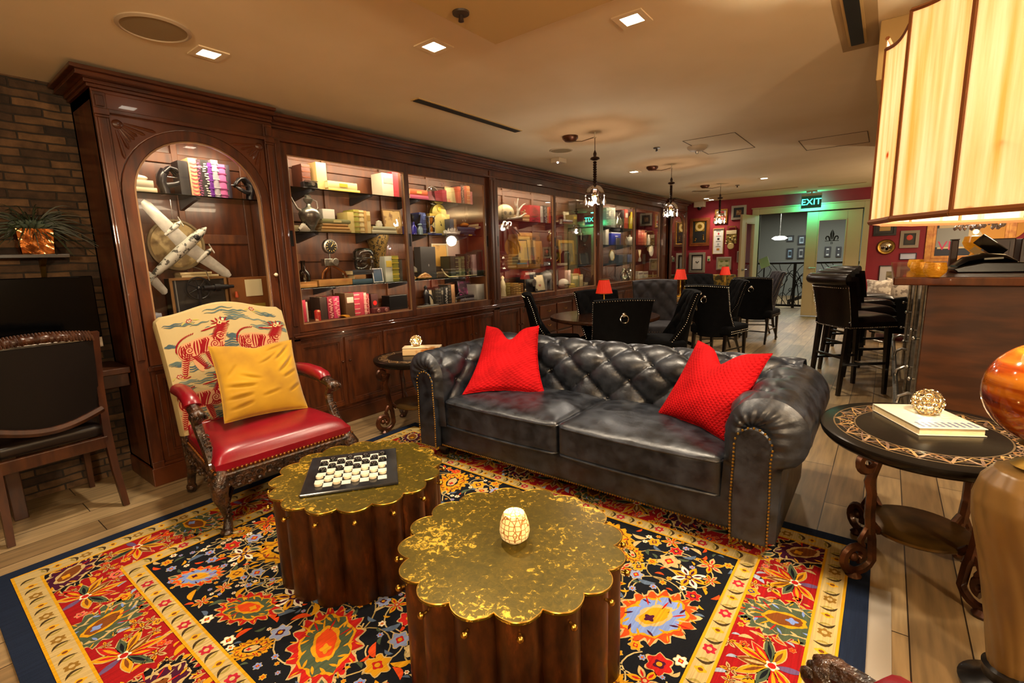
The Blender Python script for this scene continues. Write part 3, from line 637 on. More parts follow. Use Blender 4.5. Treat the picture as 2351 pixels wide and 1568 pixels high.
# light strips inside the cabinets, behind the head rail, plus added shelf fills
def cab_light(y0, y1, p, z=2.27, x=-3.705):
    for zs in ((1.83,) if y1-y0 < 1.2 else (1.96, 1.61, 1.17) if y0 < 3 else (1.81, 1.22) if y0 < 6 else (1.81, 1.52, 1.21)):   # unseen fill strips added under each shelf front, aimed back at the books
        light('cabinet_strip_and_fill', 'AREA', (x-.012, (y0+y1)/2, zs), p*.24, (1.0, 0.77, 0.50), 0.03, (0, R(56), 0), size_y=(y1-y0)-0.2)
    light('cabinet_strip_and_fill', 'AREA', (x, (y0+y1)/2, z), p, (1.0, 0.77, 0.50), 0.05, (0, R(42), 0), size_y=(y1-y0)-0.1)
cab_light(TY0+.05, TY1-.05, 4.5, 2.2); cab_light(A0, A1, 15); cab_light(A1, B1, 19); cab_light(B1, C1, 16)
cab_light(10.2, 11.2, 2, 2.2)
# ------------------------------------------------------------------ woven pattern helper: flat coloured shapes laid on a surface
class Pat:
    def __init__(s, mp, lift=0.0004): s.mb = MB(); s.mp = mp; s.L = lift; s.rj = random.Random(2)
    def tri(s, V, F, col, layer):
        s.mb.c = lin(col); h = layer*s.L
        s.mb.add([s.mp(p[0], p[1], h) for p in V], F)
    def quad(s, x0, y0, x1, y1, col, layer, n=1):
        V = []; F = []
        for i in range(n+1):
            for j in range(n+1): V.append((x0+(x1-x0)*i/n, y0+(y1-y0)*j/n))
        for i in range(n):
            for j in range(n): a = i*(n+1)+j; F.append((a, a+n+1, a+n+2, a+1))
        s.tri(V, F, col, layer)
    def star(s, cx, cy, rx, ry, ang, col, layer, teeth=0, depth=0.0, n=None, sharp=False, ph=0.0):
        n = n or max(12, teeth*(2 if sharp else 6)); c, q = math.cos(ang), math.sin(ang); V = [(cx, cy)]
        for i in range(n):
            a = 2*PI*i/n
            if sharp: g = 1-depth*(i % 2)
            else: g = (1-depth*(0.5-0.5*math.cos(teeth*a+ph)))*(1+(s.rj.uniform(-.05, .05) if teeth else 0))
            x, y = rx*g*math.cos(a), ry*g*math.sin(a); V.append((cx+c*x-q*y, cy+q*x+c*y))
        s.tri(V, [(0, 1+i, 1+(i+1) % n) for i in range(n)], col, layer)
    def leaf(s, cx, cy, l, wd, ang, col, layer, bend=0.0):
        pts = [(l*(t/6-0.5), bend*l*math.sin(PI*t/6)) for t in range(7)]; c, q = math.cos(ang), math.sin(ang)
        s.rib([(cx+c*x-q*y, cy+q*x+c*y) for x, y in pts], [wd*math.sin(PI*t/6)+0.0008 for t in range(7)], col, layer)
    def rib(s, pts, wd, col, layer):
        n = len(pts); W = wd if isinstance(wd, (list, tuple)) else [wd]*n; V = []
        for i in range(n):
            a, b = pts[max(0, i-1)], pts[min(n-1, i+1)]; dx, dy = b[0]-a[0], b[1]-a[1]; L = math.hypot(dx, dy) or 1
            V += [(pts[i][0]-dy/L*W[i]/2, pts[i][1]+dx/L*W[i]/2), (pts[i][0]+dy/L*W[i]/2, pts[i][1]-dx/L*W[i]/2)]
        s.tri(V, [(2*i, 2*i+1, 2*i+3, 2*i+2) for i in range(n-1)], col, layer)
    def poly(s, pts, col, layer): s.tri(pts, [tuple(range(len(pts)))], col, layer)
def pattern_mat(name, rough=0.95, stripes=0.0, bump=0.25, bscale=500, sheen=0.0, sat=1.0):
    m = mat(name, '#808080', rough, bump=bump, bscale=bscale, spec=0.15); N, L = nodes(m); b = N['Principled BSDF']
    at = N.new('ShaderNodeAttribute'); at.attribute_name = 'pattern'
    out = at.outputs['Color']
    if stripes:
        tc = N.new('ShaderNodeTexCoord'); mp = N.new('ShaderNodeMapping'); mp.inputs['Scale'].default_value = (90, 3, 1); L.new(tc.outputs['Object'], mp.inputs[0])
        n = N.new('ShaderNodeTexNoise'); n.inputs['Scale'].default_value = 1.6; n.inputs['Detail'].default_value = 3; L.new(mp.outputs[0], n.inputs['Vector'])
        r = N.new('ShaderNodeMapRange'); r.inputs[1].default_value = .3; r.inputs[2].default_value = .7; r.inputs[3].default_value = 1-stripes; r.inputs[4].default_value = 1+stripes; L.new(n.outputs['Fac'], r.inputs[0])
        mx = N.new('ShaderNodeVectorMath'); mx.operation = 'MULTIPLY'; L.new(out, mx.inputs[0]); L.new(r.outputs[0], mx.inputs[1]); out = mx.outputs[0]
    L.new(out, b.inputs['Base Color'])
    return m
# ------------------------------------------------------------------ rug
RX0, RX1, RY0, RY1 = -3.12, 0.05, 0.09, 2.64
RED, RED2, NAVY, FIELD, YEL, CREAM, GRN, BLU, ORG, PUR, BRN, WHT = '#860c10', '#a01812', '#131d31', '#0c0e14', '#b8820e', '#aa9260', '#3f4a36', '#6a80b8', '#bc3e10', '#3a0c28', '#6a3812', '#d8cdb2'
def build_rug():
    P = Pat(lambda x, y, h: (max(RX0+.08, min(RX1-.08, x)), max(RY0+.08, min(RY1-.08, y)), 0.010+h) if .0005 < h < .0026 else (x, y, 0.010+h), 0.00022)
    P.quad(RX0, RY0, RX1, RY1, NAVY, 0)
    rnd = random.Random(11)
    def band(d0, d1, col, layer):
        a, b, c, d = RX0+d0, RX1-d0, RY0+d0, RY1-d0; e, f, g, h = RX0+d1, RX1-d1, RY0+d1, RY1-d1
        for q in ((a, c, b, g), (a, h, b, d), (a, g, e, h), (f, g, b, h)): P.quad(*q, col, layer)
    B = 0.075; IN0, IN1 = 0.395, 0.475
    P.quad(RX0+B, RY0+B, RX1-B, RY1-B, RED, 1)
    # -- palmettes
    def palmette(x, y, s, a, kind, L):
        sc = {'green': (GRN, CREAM, GRN, YEL, BRN, BLU), 'purple': ('#0c0a10', CREAM, PUR, CREAM, BRN, YEL), 'redgreen': (RED2, YEL, GRN, YEL, ORG, YEL), 'yellow': (YEL, BRN, YEL, FIELD, CREAM, RED2),
              'blue': (ORG, YEL, BLU, CREAM, YEL, PUR), 'cream': (RED2, CREAM, CREAM, PUR, YEL, ORG)}[kind]
        P.star(x, y, s*1.04, s*.72, a, CREAM if kind != 'yellow' else '#a07010', L, 17, .20)
        P.star(x, y, s, s*.68, a, sc[0], L+1, 17, .22)
        P.star(x, y, s*.80, s*.52, a, sc[1], L+2, 9, .12); P.star(x, y, s*.76, s*.48, a, sc[2], L+3, 9, .16)
        P.star(x, y, s*.46, s*.26, a, sc[3], L+4, 7, .1); P.star(x, y, s*.38, s*.19, a, sc[4], L+5, 5, .1); c, q = math.cos(a), math.sin(a)
        P.star(x-c*s*.14, y-q*s*.14, s*.13, s*.11, a, sc[5], L+6, 4, .4)
        for k in range(14):
            t = 2*PI*k/14; P.leaf(x+c*s*.64*math.cos(t)-q*s*.41*math.sin(t), y+q*s*.64*math.cos(t)+c*s*.41*math.sin(t), s*.20, s*.05, a+t+.6, (sc[1], sc[5])[k % 2], L+4)
            u = s*.90; P.leaf(x+c*u*math.cos(t)-q*u*.66*math.sin(t), y+q*u*math.cos(t)+c*u*.66*math.sin(t), s*.16, s*.028, a+t*.9, (YEL, sc[3])[k % 2], L+2)
        for k in range(7):
            t = (k-3)*.34; P.leaf(x+math.cos(a+t)*s*.56, y+math.sin(a+t)*s*.40, s*.3, s*.035, a+t, sc[3] if k % 2 else RED2, L+5)
        P.leaf(x-c*s*.98, y-q*s*.98, s*.42, s*.22, a, CREAM, L+5); P.leaf(x-c*s*.98, y-q*s*.98, s*.3, s*.12, a, GRN, L+6)
    def daisy(x, y, s, a, L, c1, c2, c3, n=8):
        for k in range(n):
            t = a+2*PI*k/n; P.leaf(x+math.cos(t)*s*.55, y+math.sin(t)*s*.55, s*.95, s*.40, t, c1 if k % 2 else c2, L); P.leaf(x+math.cos(t)*s*.5, y+math.sin(t)*s*.5, s*.5, s*.14, t, c3, L+1)
        P.star(x, y, s*.26, s*.26, a, c3, L+2, 5, .3); P.star(x, y, s*.12, s*.12, a, c2, L+3)
    def fan(x, y, s, a, L):
        for k in range(9):
            t = a+(k-4)*.52; l = s*(1.0 if k % 2 else .8)
            P.leaf(x+math.cos(t)*l*.55, y+math.sin(t)*l*.55, l*1.05, s*.30, t, CREAM, L); P.leaf(x+math.cos(t)*l*.55, y+math.sin(t)*l*.55, l*.95, s*.24, t, (YEL, GRN, RED2, YEL, BRN)[k % 5], L+1); P.leaf(x+math.cos(t)*l*.5, y+math.sin(t)*l*.5, l*.6, s*.09, t, (BRN, FIELD, YEL, RED2, CREAM)[k % 5], L+2)
        P.leaf(x+math.cos(a+PI)*s*.4, y+math.sin(a+PI)*s*.4, s*.7, s*.2, a, '#5a4468', L+2); P.star(x, y, s*.18, s*.18, 0, WHT, L+3, 5, .4); P.star(x, y, s*.1, s*.1, 0, RED2, L+4)
    def blossom(x, y, s, a, L, c1, c2):
        P.star(x, y, s*1.12, s*1.12, a, CREAM, L, 6, .30); P.star(x, y, s, s, a, c1, L+1, 6, .30); P.star(x, y, s*.48, s*.42, a, c2, L+2, 4, .3); P.star(x, y, s*.22, s*.2, a, YEL, L+3)
    def comma(x, y, s, a, L, c):
        P.leaf(x, y, s, s*.34, a, c, L, .18)
    # -- field
    fx0, fx1, fy0, fy1 = RX0+IN1, RX1-IN1, RY0+IN1, RY1-IN1
    P.quad(RX0+IN0, RY0+IN0, RX1-IN0, RY1-IN0, FIELD, 2)
    spots = []
    def free(x, y, r):
        if all(math.hypot(x-p, y-q) > r+t for p, q, t in spots): spots.append((x, y, r)); return True
        return False
    # curling vines
    for k in range(170):
        x, y, r, a0 = rnd.uniform(fx0+.05, fx1-.05), rnd.uniform(fy0+.05, fy1-.05), rnd.uniform(.06, .19), rnd.uniform(0, 6.3); g = rnd.choice((-1, 1))
        pts = [(x+r*math.cos(a0+g*t*.30)*(1-t*.03), y+r*math.sin(a0+g*t*.30)*(1-t*.03)) for t in range(16)]
        if all(fx0 < p[0] < fx1 and fy0 < p[1] < fy1 for p in pts): P.rib(pts, .0055, rnd.choice(('#a89058', '#8f7a48', '#b09a68')), 3)
    big = ['redgreen', 'yellow', 'blue', 'cream', 'yellow', 'redgreen', 'blue']
    fixed = [(-1.52, .80, .23, 2.5, 'redgreen'), (-2.22, 1.02, .19, .6, 'yellow'), (-.60, 1.62, .22, 1.1, 'blue'), (-.98, 2.02, .17, 2.6, 'yellow'), (-2.42, 1.72, .19, .9, 'blue'), (-.66, .82, .2, 2.2, 'cream'), (-1.95, .72, .16, 3.6, 'redgreen'), (-1.45, 1.95, .18, .4, 'redgreen'), (-2.05, 2.0, .17, 2, 'yellow'), (-1.4, 1.35, .2, 1, 'cream'), (-2.35, .68, .13, .7, 'blue'), (-.62, 1.2, .16, .3, 'yellow')]
    for x, y, s, a, kd in fixed:
        if free(x, y, s*.66): palmette(x, y, s*.86, a, kd, 4)
    for k in range(9000):
        s = rnd.choice((.085, .075, .06, .05, .04, .035, .03, .022, .018, .013)); x, y = rnd.uniform(fx0+s*.6, fx1-s*.6), rnd.uniform(fy0+s*.6, fy1-s*.6)
        if not free(x, y, s*.70): continue
        a = rnd.uniform(0, 6.3); t = rnd.random()
        if s >= .07:
            (daisy(x, y, s, a, 5, YEL, ORG, BRN) if t < .3 else daisy(x, y, s, a, 5, ORG, BLU, CREAM) if t < .55 else daisy(x, y, s, a, 5, WHT, YEL, PUR) if t < .75 else palmette(x, y, s, a, 'yellow', 5))
        elif s >= .04: (blossom(x, y, s*.8, a, 5, rnd.choice((ORG, YEL, CREAM, RED2, '#7a86a8')), rnd.choice((PUR, BRN, RED2))) if t < .7 else daisy(x, y, s, a, 5, YEL, CREAM, RED2, 6))
        else: (comma(x, y, s*2.2, a, 5, rnd.choice((YEL, CREAM, GRN, '#4a5a70', ORG))) if t < .6 else blossom(x, y, s*.7, a, 5, rnd.choice((YEL, WHT, BLU)), RED2))
    # -- red border
    P_mid = (B+.105+IN0)/2
    spots.clear()
    def border_line(ax):
        pass
    def put_border(x, y, a, kind):
        s = .15
        if kind == 0: palmette(x, y, .17, a, 'green', 4)
        elif kind == 1: fan(x, y, .13, a, 4)
        else: palmette(x, y, .17, a, 'purple', 4)
    m = .248; cx0, cx1, cy0, cy1 = RX0+m, RX1-m, RY0+m, RY1-m
    for x in (cx0, cx1):
        for y in (cy0, cy1): put_border(x, y, 2.4 if x < -1 else .7, 2); spots.append((x, y, .115))
    n = 10
    for k in range(1, n):
        for y, a in ((cy0, .4), (cy1, 3.5)):
            x = cx0+(cx1-cx0)*k/n; put_border(x, y, a+PI/2, (1, 0, 1, 2)[(k-1) % 4]); spots.append((x, y, .09))
    n = 8
    for k in range(1, n):
        for x, a in ((cx0, 0), (cx1, PI)):
            y = cy0+(cy1-cy0)*k/n; put_border(x, y, a+.25, (1, 0, 1, 2)[(k-1) % 4]); spots.append((x, y, .09))
    for k in range(9000):
        x, y = rnd.uniform(RX0+.19, RX1-.19), rnd.uniform(RY0+.19, RY1-.19)
        if RX0+IN0 < x < RX1-IN0 and RY0+IN0 < y < RY1-IN0: continue
        s = rnd.choice((.035, .028, .022, .018, .013))
        if not free(x, y, s*.62): continue
        a = rnd.uniform(-.7, .7) + (0 if (x < RX0+IN0 or x > RX1-IN0) else PI/2); t = rnd.random()
        if t < .3: comma(x, y, s*2.3, a, 4, rnd.choice((YEL, YEL, CREAM, '#8a96a8')))
        elif t < .55: blossom(x, y, s*.9, a, 4, rnd.choice((ORG, ORG, '#c85a48', YEL)), rnd.choice((PUR, '#2c2c68', RED2)))
        elif t < .8: daisy(x, y, s*1.1, a, 4, YEL, CREAM, BRN, 5)
        else: P.leaf(x, y, s*2, s*.7, a, CREAM, 4); P.leaf(x, y, s*1.5, s*.4, a, rnd.choice((YEL, ORG)), 5)
    # -- guard bands (over everything they cross)
    for d0, d1 in ((B, B+.095), (IN0, IN1)):
        band(d0, d1, '#b8880f', 12); band(d0+.010, d1-.010, '#a8925f', 13)
        dm = (d0+d1)/2; a, b, c, d = RX0+dm, RX1-dm, RY0+dm, RY1-dm; k = 0
        for (p, q) in (((a, c), (b, c)), ((b, c), (b, d)), ((b, d), (a, d)), ((a, d), (a, c))):
            L = math.hypot(q[0]-p[0], q[1]-p[1]); n = int(L/.052); ux, uy = (q[0]-p[0])/L, (q[1]-p[1])/L; an = math.atan2(uy, ux)
            for i in range(1, n):
                x, y = p[0]+ux*L*i/n, p[1]+uy*L*i/n; k += 1
                if i % 4 == 0: P.star(x, y, .025, .025, an, '#9a1c2c' if d0 > .2 else '#7a5a20', 14, 6, .3); P.star(x, y, .009, .009, an, CREAM, 15)
                elif i % 4 == 2: P.star(x, y, .017, .022, an, '#c09018', 14, 4, .3); P.star(x, y, .007, .009, an, BRN, 15)
                else: P.leaf(x, y, .062, .012, an+PI/2+.35, '#3a2c14', 14, .30); P.leaf(x-ux*.010, y-uy*.010, .05, .010, an+PI/2+.2, '#8a7a3a', 14, -.2)
    mb = P.mb; mb.c = lin(NAVY); mb.bx(RX0, RX1, RY0, RY1, 0.001, 0.0094)
    o = mb.obj('area_rug', pattern_mat('rug_wool', 0.95, 0.22, 0.35, 420), None, 0)
    return tag(o, 'large red and navy oriental rug with floral border on the plank floor', 'rug')
build_rug()
mb = MB(); mb.bx(RX1-0.02, RX1+0.07, RY0, 2.3, 0.0005, 0.003); tag(mb.obj('rug_pad', paint('#8d8478', 0.9), None, 0), 'pale grey underlay strip showing beside the rug edge near the scroll table', 'rug pad')
# ------------------------------------------------------------------ chesterfield sofa (x along its length, faces -y)
SXL, SXR, SYF, SYB = -2.53, -0.29, 2.2, 3.14
def tuft(s, t, a, bb):
    p, q = s/a+t/bb, s/a-t/bb
    e = (abs(math.sin(PI*p))*abs(math.sin(PI*q)))**0.46
    dp, dq = p-round(p), q-round(q)
    return e - 0.55*math.exp(-(dp*dp+dq*dq)*a*a/0.0009)
def sofa():
    e = thing('chesterfield_sofa', 'black leather chesterfield sofa with tufted back and rolled nailhead arms', 'sofa', (0, 0, 0))
    XL, XR = SXL, SXR; iL, iR = XL+.225, XR-.225
    # base rail
    mb = MB(); V, F = rbox((XR-XL)/2-.02, (SYB-SYF)/2-.03, .085, .02, 4); mb.add(V, F, Matrix.Translation(((XL+XR)/2, (SYF+SYB)/2, .185))); mb.bx(iL-.02, iR+.02, SYF+.08, SYB-.1, .2, .29); mb.obj('base_rail', M_LEATHER, e)
    mb = MB(); n = 150; mb.nails([(XL+.01+(XR-XL-.02)*i/n, SYF+.026, .114) for i in range(n+1)], .0055); mb.obj('nailhead_trim', M_OLDBRASS, e)
    for x in (XL+.12, XR-.12):
        for y in (SYF+.1, SYB-.1):
            mb = MB(); mb.lathe([(.022, 0.011), (.03, .03), (.045, .06), (.04, .09), (.03, .105)], (x, y, 0), 14); mb.obj('leg', M_BLACKWOOD, e)
    # back: profile swept along x, tufted
    H0 = 0.42; ra = 0.165; cyb, czb = 2.985, 0.625
    prof = [(2.80, .30), (2.805, .38), (2.82, .45), (2.832, .52), (2.828, .58)]
    for k in range(15):
        a = PI - k*(PI*1.22)/14; prof.append((cyb+ra*math.cos(a), czb+ra*math.sin(a)))
    prof += [(SYB-.03, .50), (SYB-.02, .35), (SYB-.02, .12)]
    L = [0]
    for i in range(1, len(prof)): L.append(L[-1]+math.dist(prof[i], prof[i-1]))
    def ev(t):
        d = t*L[-1]
        for i in range(1, len(prof)):
            if d <= L[i]+1e-9:
                f = (d-L[i-1])/(L[i]-L[i-1]); p, q = prof[i-1], prof[i]; y, z = p[0]+(q[0]-p[0])*f, p[1]+(q[1]-p[1])*f; ty, tz = q[0]-p[0], q[1]-p[1]; l = math.hypot(ty, tz); return y, z, -tz/l, ty/l, d
    A, Bv, T0 = .298, .262, .150
    def fb(u, v):
        x = XL+.02+(XR-XL-.04)*u; y, z, ny, nz, d = ev(v)
        g = min(1, d/.08)*max(0, min(1, (.70-d)/.14))
        b = tuft(x-iL, d-T0, A, Bv)*.042*g - .018*g
        fr = max(0, min(1, (.92-d)/.1))
        return (x, y+ny*b, z+nz*b)
    mb = MB(); mb.grid(fb, 220, 84); n = len(prof); bk = mb.obj('tufted_back', M_LEATHER, e, 60)
    for j in range(5):
        d = T0+j*Bv/2
        if d > .56: break
        x = iL+(0 if j % 2 == 0 else A/2)
        while x < iR+.02:
            y, z, ny, nz, _ = ev(d/L[-1]); mb = MB(); mb.ell((x, y-ny*.036, z-nz*.036), (.0125, .010, .0125), 10, 6); mb.obj('button', M_LEATHER, bk); x += A
    # arms
    for sg, xe in ((-1, XL), (1, XR)):
        xi = iL if sg < 0 else iR      # inner face
        def X(u): return xi+sg*u
        cu, cz, r = .165, .600, .165
        pr = [(-.01, .26), (-.004, .40), (0.0, .50), (.0, .56)]
        for k in range(17):
            a = PI - k*(PI*1.25)/16; pr.append((cu+r*math.cos(a), cz+r*math.sin(a)))
        pr += [(.232, .46), (.228, .3), (.225, .11)]
        LL = [0]
        for i in range(1, len(pr)): LL.append(LL[-1]+math.dist(pr[i], pr[i-1]))
        def ea(t):
            d = t*LL[-1]
            for i in range(1, len(pr)):
                if d <= LL[i]+1e-9:
                    f = (d-LL[i-1])/(LL[i]-LL[i-1]); p, q = pr[i-1], pr[i]; tu, tz = q[0]-p[0], q[1]-p[1]; l = math.hypot(tu, tz); return p[0]+tu*f, p[1]+tz*f, -tz/l, tu/l, d
        yb = 3.0
        def fa(u, v):
            y = SYF+.012+(yb-SYF)*u; a, z, nu, nz, d = ea(v)
            g = min(1, d/.1)*max(0, min(1, (.66-d)/.14))*min(1, u/.10)
            b = tuft(y-SYF-.30, d-.17, .27, .26)*.040*g-.014*g
            # pleats where the leather gathers at the front of the roll
            pl = .006*math.sin(d*95)*math.exp(-u*9)*(min(1, u/.05) if d > .28 and d < .95 else 0)
            return (X(a+nu*(b+pl)), y, z+nz*(b+pl))
        mb = MB(); mb.grid(fa, 60, 90); ar = mb.obj('rolled_arm', M_LEATHER, e, 60)
        mb = MB()   # gathered front of the roll and front board
        def ff(u, v):
            a, z, nu, nz, d = ea(v); c0, z0 = (.11, max(.11, min(z, .62)))
            k = 1-u; rr = math.sin(u*PI/2); bulge = .045*math.sin(u*PI)*(1 if z > .45 else .35)
            pl = .004*math.sin(d*95)*math.sin(u*PI)*(1 if .28 < d < .95 else 0)
            return (X(a*(1-u)+c0*u), SYF+.012-bulge-pl, z*(1-u)+z0*u)
        mb.grid(ff, 10, 90); mb.obj('arm_front', M_LEATHER, ar, 60)
        pl = [(.05, .11), (.045, .3), (.05, .50)] + [(.125-.075*math.cos(PI*k/10), .555+.085*math.sin(PI*k/10)) for k in range(11)] + [(.195, .50), (.20, .3), (.2, .11)]
        mb = MB(); P2 = [(X(a), z) for a, z in pl]; mb.prism(P2 if sg > 0 else P2[::-1], 1, SYF-.040, SYF+.02); mb.obj('front_board', M_LEATHER, ar, 40, 0.008)
        pts = []
        for i in range(len(pl)-1):
            p, q = pl[i], pl[i+1]; m = max(1, int(math.dist(p, q)/.015))
            pts += [(X(p[0]+(q[0]-p[0])*j/m), SYF-.042, p[1]+(q[1]-p[1])*j/m) for j in range(m)]
        pts += [(X(.05+.15*j/9), SYF-.042, .113) for j in range(10)]
        mb = MB(); mb.nails(pts, .0062); mb.obj('nailhead_trim', M_OLDBRASS, ar)
        for j, yy in ((0, SYF+.30), (0, SYF+.57), (1, SYF+.435), (1, SYF+.165), (2, SYF+.3), (2, SYF+.57)):
            d = .17+j*.13; a, z, nu, nz, _ = ea(d/LL[-1]); mb = MB(); mb.ell((X(a-nu*.030), yy, z-nz*.030), (.010, .0125, .0125), 10, 6); mb.obj('button', M_LEATHER, ar)
    # seat cushions
    xm = -1.405
    for x0, x1 in ((iL+.005, xm-.004), (xm+.004, iR-.005)):
        hx, hy, hz = (x1-x0)/2, (2.83-SYF-.005)/2, .095; cx, cy, cz = (x0+x1)/2, (2.83+SYF+.005)/2, .355
        V, F = rbox(hx, hy, hz, .028, 9, crown=.035); rr = random.Random(int(x0*100))
        V2 = []
        for x, y, z in V:
            wv = .006*math.sin(x*23+y*11+x0)*math.sin(y*17-x*7) if z > 0 else .004*math.sin(x*25)
            ed = max(0, 1-abs(y+hy)/.05); V2.append((cx+x, cy+y-ed*.018*(1-(x/hx)**2), cz+z+wv))
        mb = MB(); mb.add(V2, F); c = mb.obj('seat_cushion', M_LEATHER, e, 60)
        for zz, off in ((hz-.014, .002), (-hz+.012, .002)):
            pts = []; k = 22; q = .028
            for (ax, ay, bx, by) in ((-hx+q, -hy, hx-q, -hy), (hx, -hy+q, hx, hy-q), (hx-q, hy, -hx+q, hy), (-hx, hy-q, -hx, -hy+q)):
                for i in range(k): f = i/(k-1); x, y = ax+(bx-ax)*f, ay+(by-ay)*f; ed = max(0, 1-abs(y+hy)/.05); pts.append((cx+x*1.002, cy+y*1.002-ed*.020*(1-(x/hx)**2), cz+zz))
            mb = MB(); mb.tube(pts, .0065, 6, closed=True); mb.obj('piping', M_LEATHER, c)
    return e
sofa()
# ------------------------------------------------------------------ throw pillows
def pillow(name, c4, T, chop, m, lb, cat='pillow', wr=0.0, pinch=0.13, creases=(), group=None):
    """c4: corner points bottom-left, bottom-right, top-right, top-left"""
    bl, br, tr, tl = [Vector(p) for p in c4]; n = (br-bl).cross(tl-bl).normalized()
    org = (bl+br+tr+tl)/4
    def crease(a, b):
        t = 0
        for cx, cy, an, ln, dp in creases:
            dx, dy = a-cx, b-cy; q = dx*math.cos(an)+dy*math.sin(an); r_ = -dx*math.sin(an)+dy*math.cos(an)-.12*q*q
            if abs(q) < ln: t += dp*(math.exp(-(r_/.035)**2)-.6*math.exp(-((r_-.07)/.05)**2))*math.cos(q/ln*PI/2)
        return t
    def f(side):
        def g(u, v):
            a, b = 2*u-1, 2*v-1
            x, y = a*(1-pinch*(1-b*b)), b*(1-pinch*(1-a*a))
            y -= chop*math.exp(-(x/.30)**2)*max(0, (b+.3)/1.3)**2
            th = T*((1-a*a)*(1-b*b))**.42*(1-.55*chop*math.exp(-(x/.28)**2)*max(0, b))
            w = wr*math.sin(9*b-5*a)*((1-a*a)*(1-b*b))**.5 - crease(a, b)*((1-a*a)*(1-b*b))**.3
            p, q = (x+1)/2, (y+1)/2
            P = (bl*(1-p)+br*p)*(1-q)+(tl*(1-p)+tr*p)*q
            return P+n*(side*(th+w)) - org
        return g
    mb = MB(); mb.grid(f(1), 72, 72); nb = len(mb.f)
    mb.grid(f(-1), 44, 44); mb.f[nb:] = [t[::-1] for t in mb.f[nb:]]
    e = thing(name, lb, cat, org, 0, group)
    mb.obj('cover', m, e, 0).data.shade_smooth()
    pts = [f(0)(*p) for p in [(i/20, 0) for i in range(20)]+[(1, i/20) for i in range(20)]+[(1-i/20, 1) for i in range(20)]+[(0, 1-i/20) for i in range(20)]]
    mb = MB(); mb.tube(pts, .0035, 6, closed=True); mb.obj('seam', m, e)
    return e
def quilt_mat(name, c1, c2, sc=1.0):
    m = mat(name, c1, 0.8, 0, c2, 6, spec=0.1); N, L = nodes(m); b = N['Principled BSDF']; b.inputs['Sheen Weight'].default_value = 0.1; b.inputs['Sheen Tint'].default_value = lin(c2)
    tc = N.new('ShaderNodeTexCoord'); hs = []
    for rot in (0.9, -0.75):
        mp = N.new('ShaderNodeMapping'); mp.inputs['Rotation'].default_value = (0, rot, 0.3); L.new(tc.outputs['Object'], mp.inputs[0])
        wv = N.new('ShaderNodeTexWave'); wv.inputs['Scale'].default_value = 19*sc; wv.inputs['Distortion'].default_value = 1.2; wv.wave_profile = 'SIN'; L.new(mp.outputs[0], wv.inputs['Vector']); hs.append(wv)
    mn = N.new('ShaderNodeMath'); mn.operation = 'MINIMUM'; L.new(hs[0].outputs['Fac'], mn.inputs[0]); L.new(hs[1].outputs['Fac'], mn.inputs[1])
    bp = N.new('ShaderNodeBump'); bp.inputs['Strength'].default_value = 0.5; bp.inputs['Distance'].default_value = 0.006; L.new(mn.outputs[0], bp.inputs['Height']); L.new(bp.outputs[0], b.inputs['Normal'])
    return m
M_REDQ = quilt_mat('red_quilted_velvet', '#8c0408', '#a80a10')
M_YEL = mat('mustard_velvet', '#906804', 0.7, 0, '#aa8008', 5, spec=0.15)
M_YEL.node_tree.nodes['Principled BSDF'].inputs['Sheen Weight'].default_value = 0.3
pillow('throw_pillow', [at_z(1062, 906, .47), at_y(1252, 908, 2.63), at_y(1237, 748, 2.82), at_y(1118, 748, 2.82)], .085, .36, M_REDQ, 'red quilted pillow with pinched top on the sofa near the stone box table', wr=.001, group='red pillows on the sofa')
pillow('throw_pillow', [at_y(1508, 952, 2.62), at_y(1674, 1022, 2.40), at_y(1773, 812, 2.56), at_y(1603, 782, 2.84)], .085, .34, M_REDQ, 'red quilted pillow tilted into the sofa arm near the bar', wr=.001, group='red pillows on the sofa')
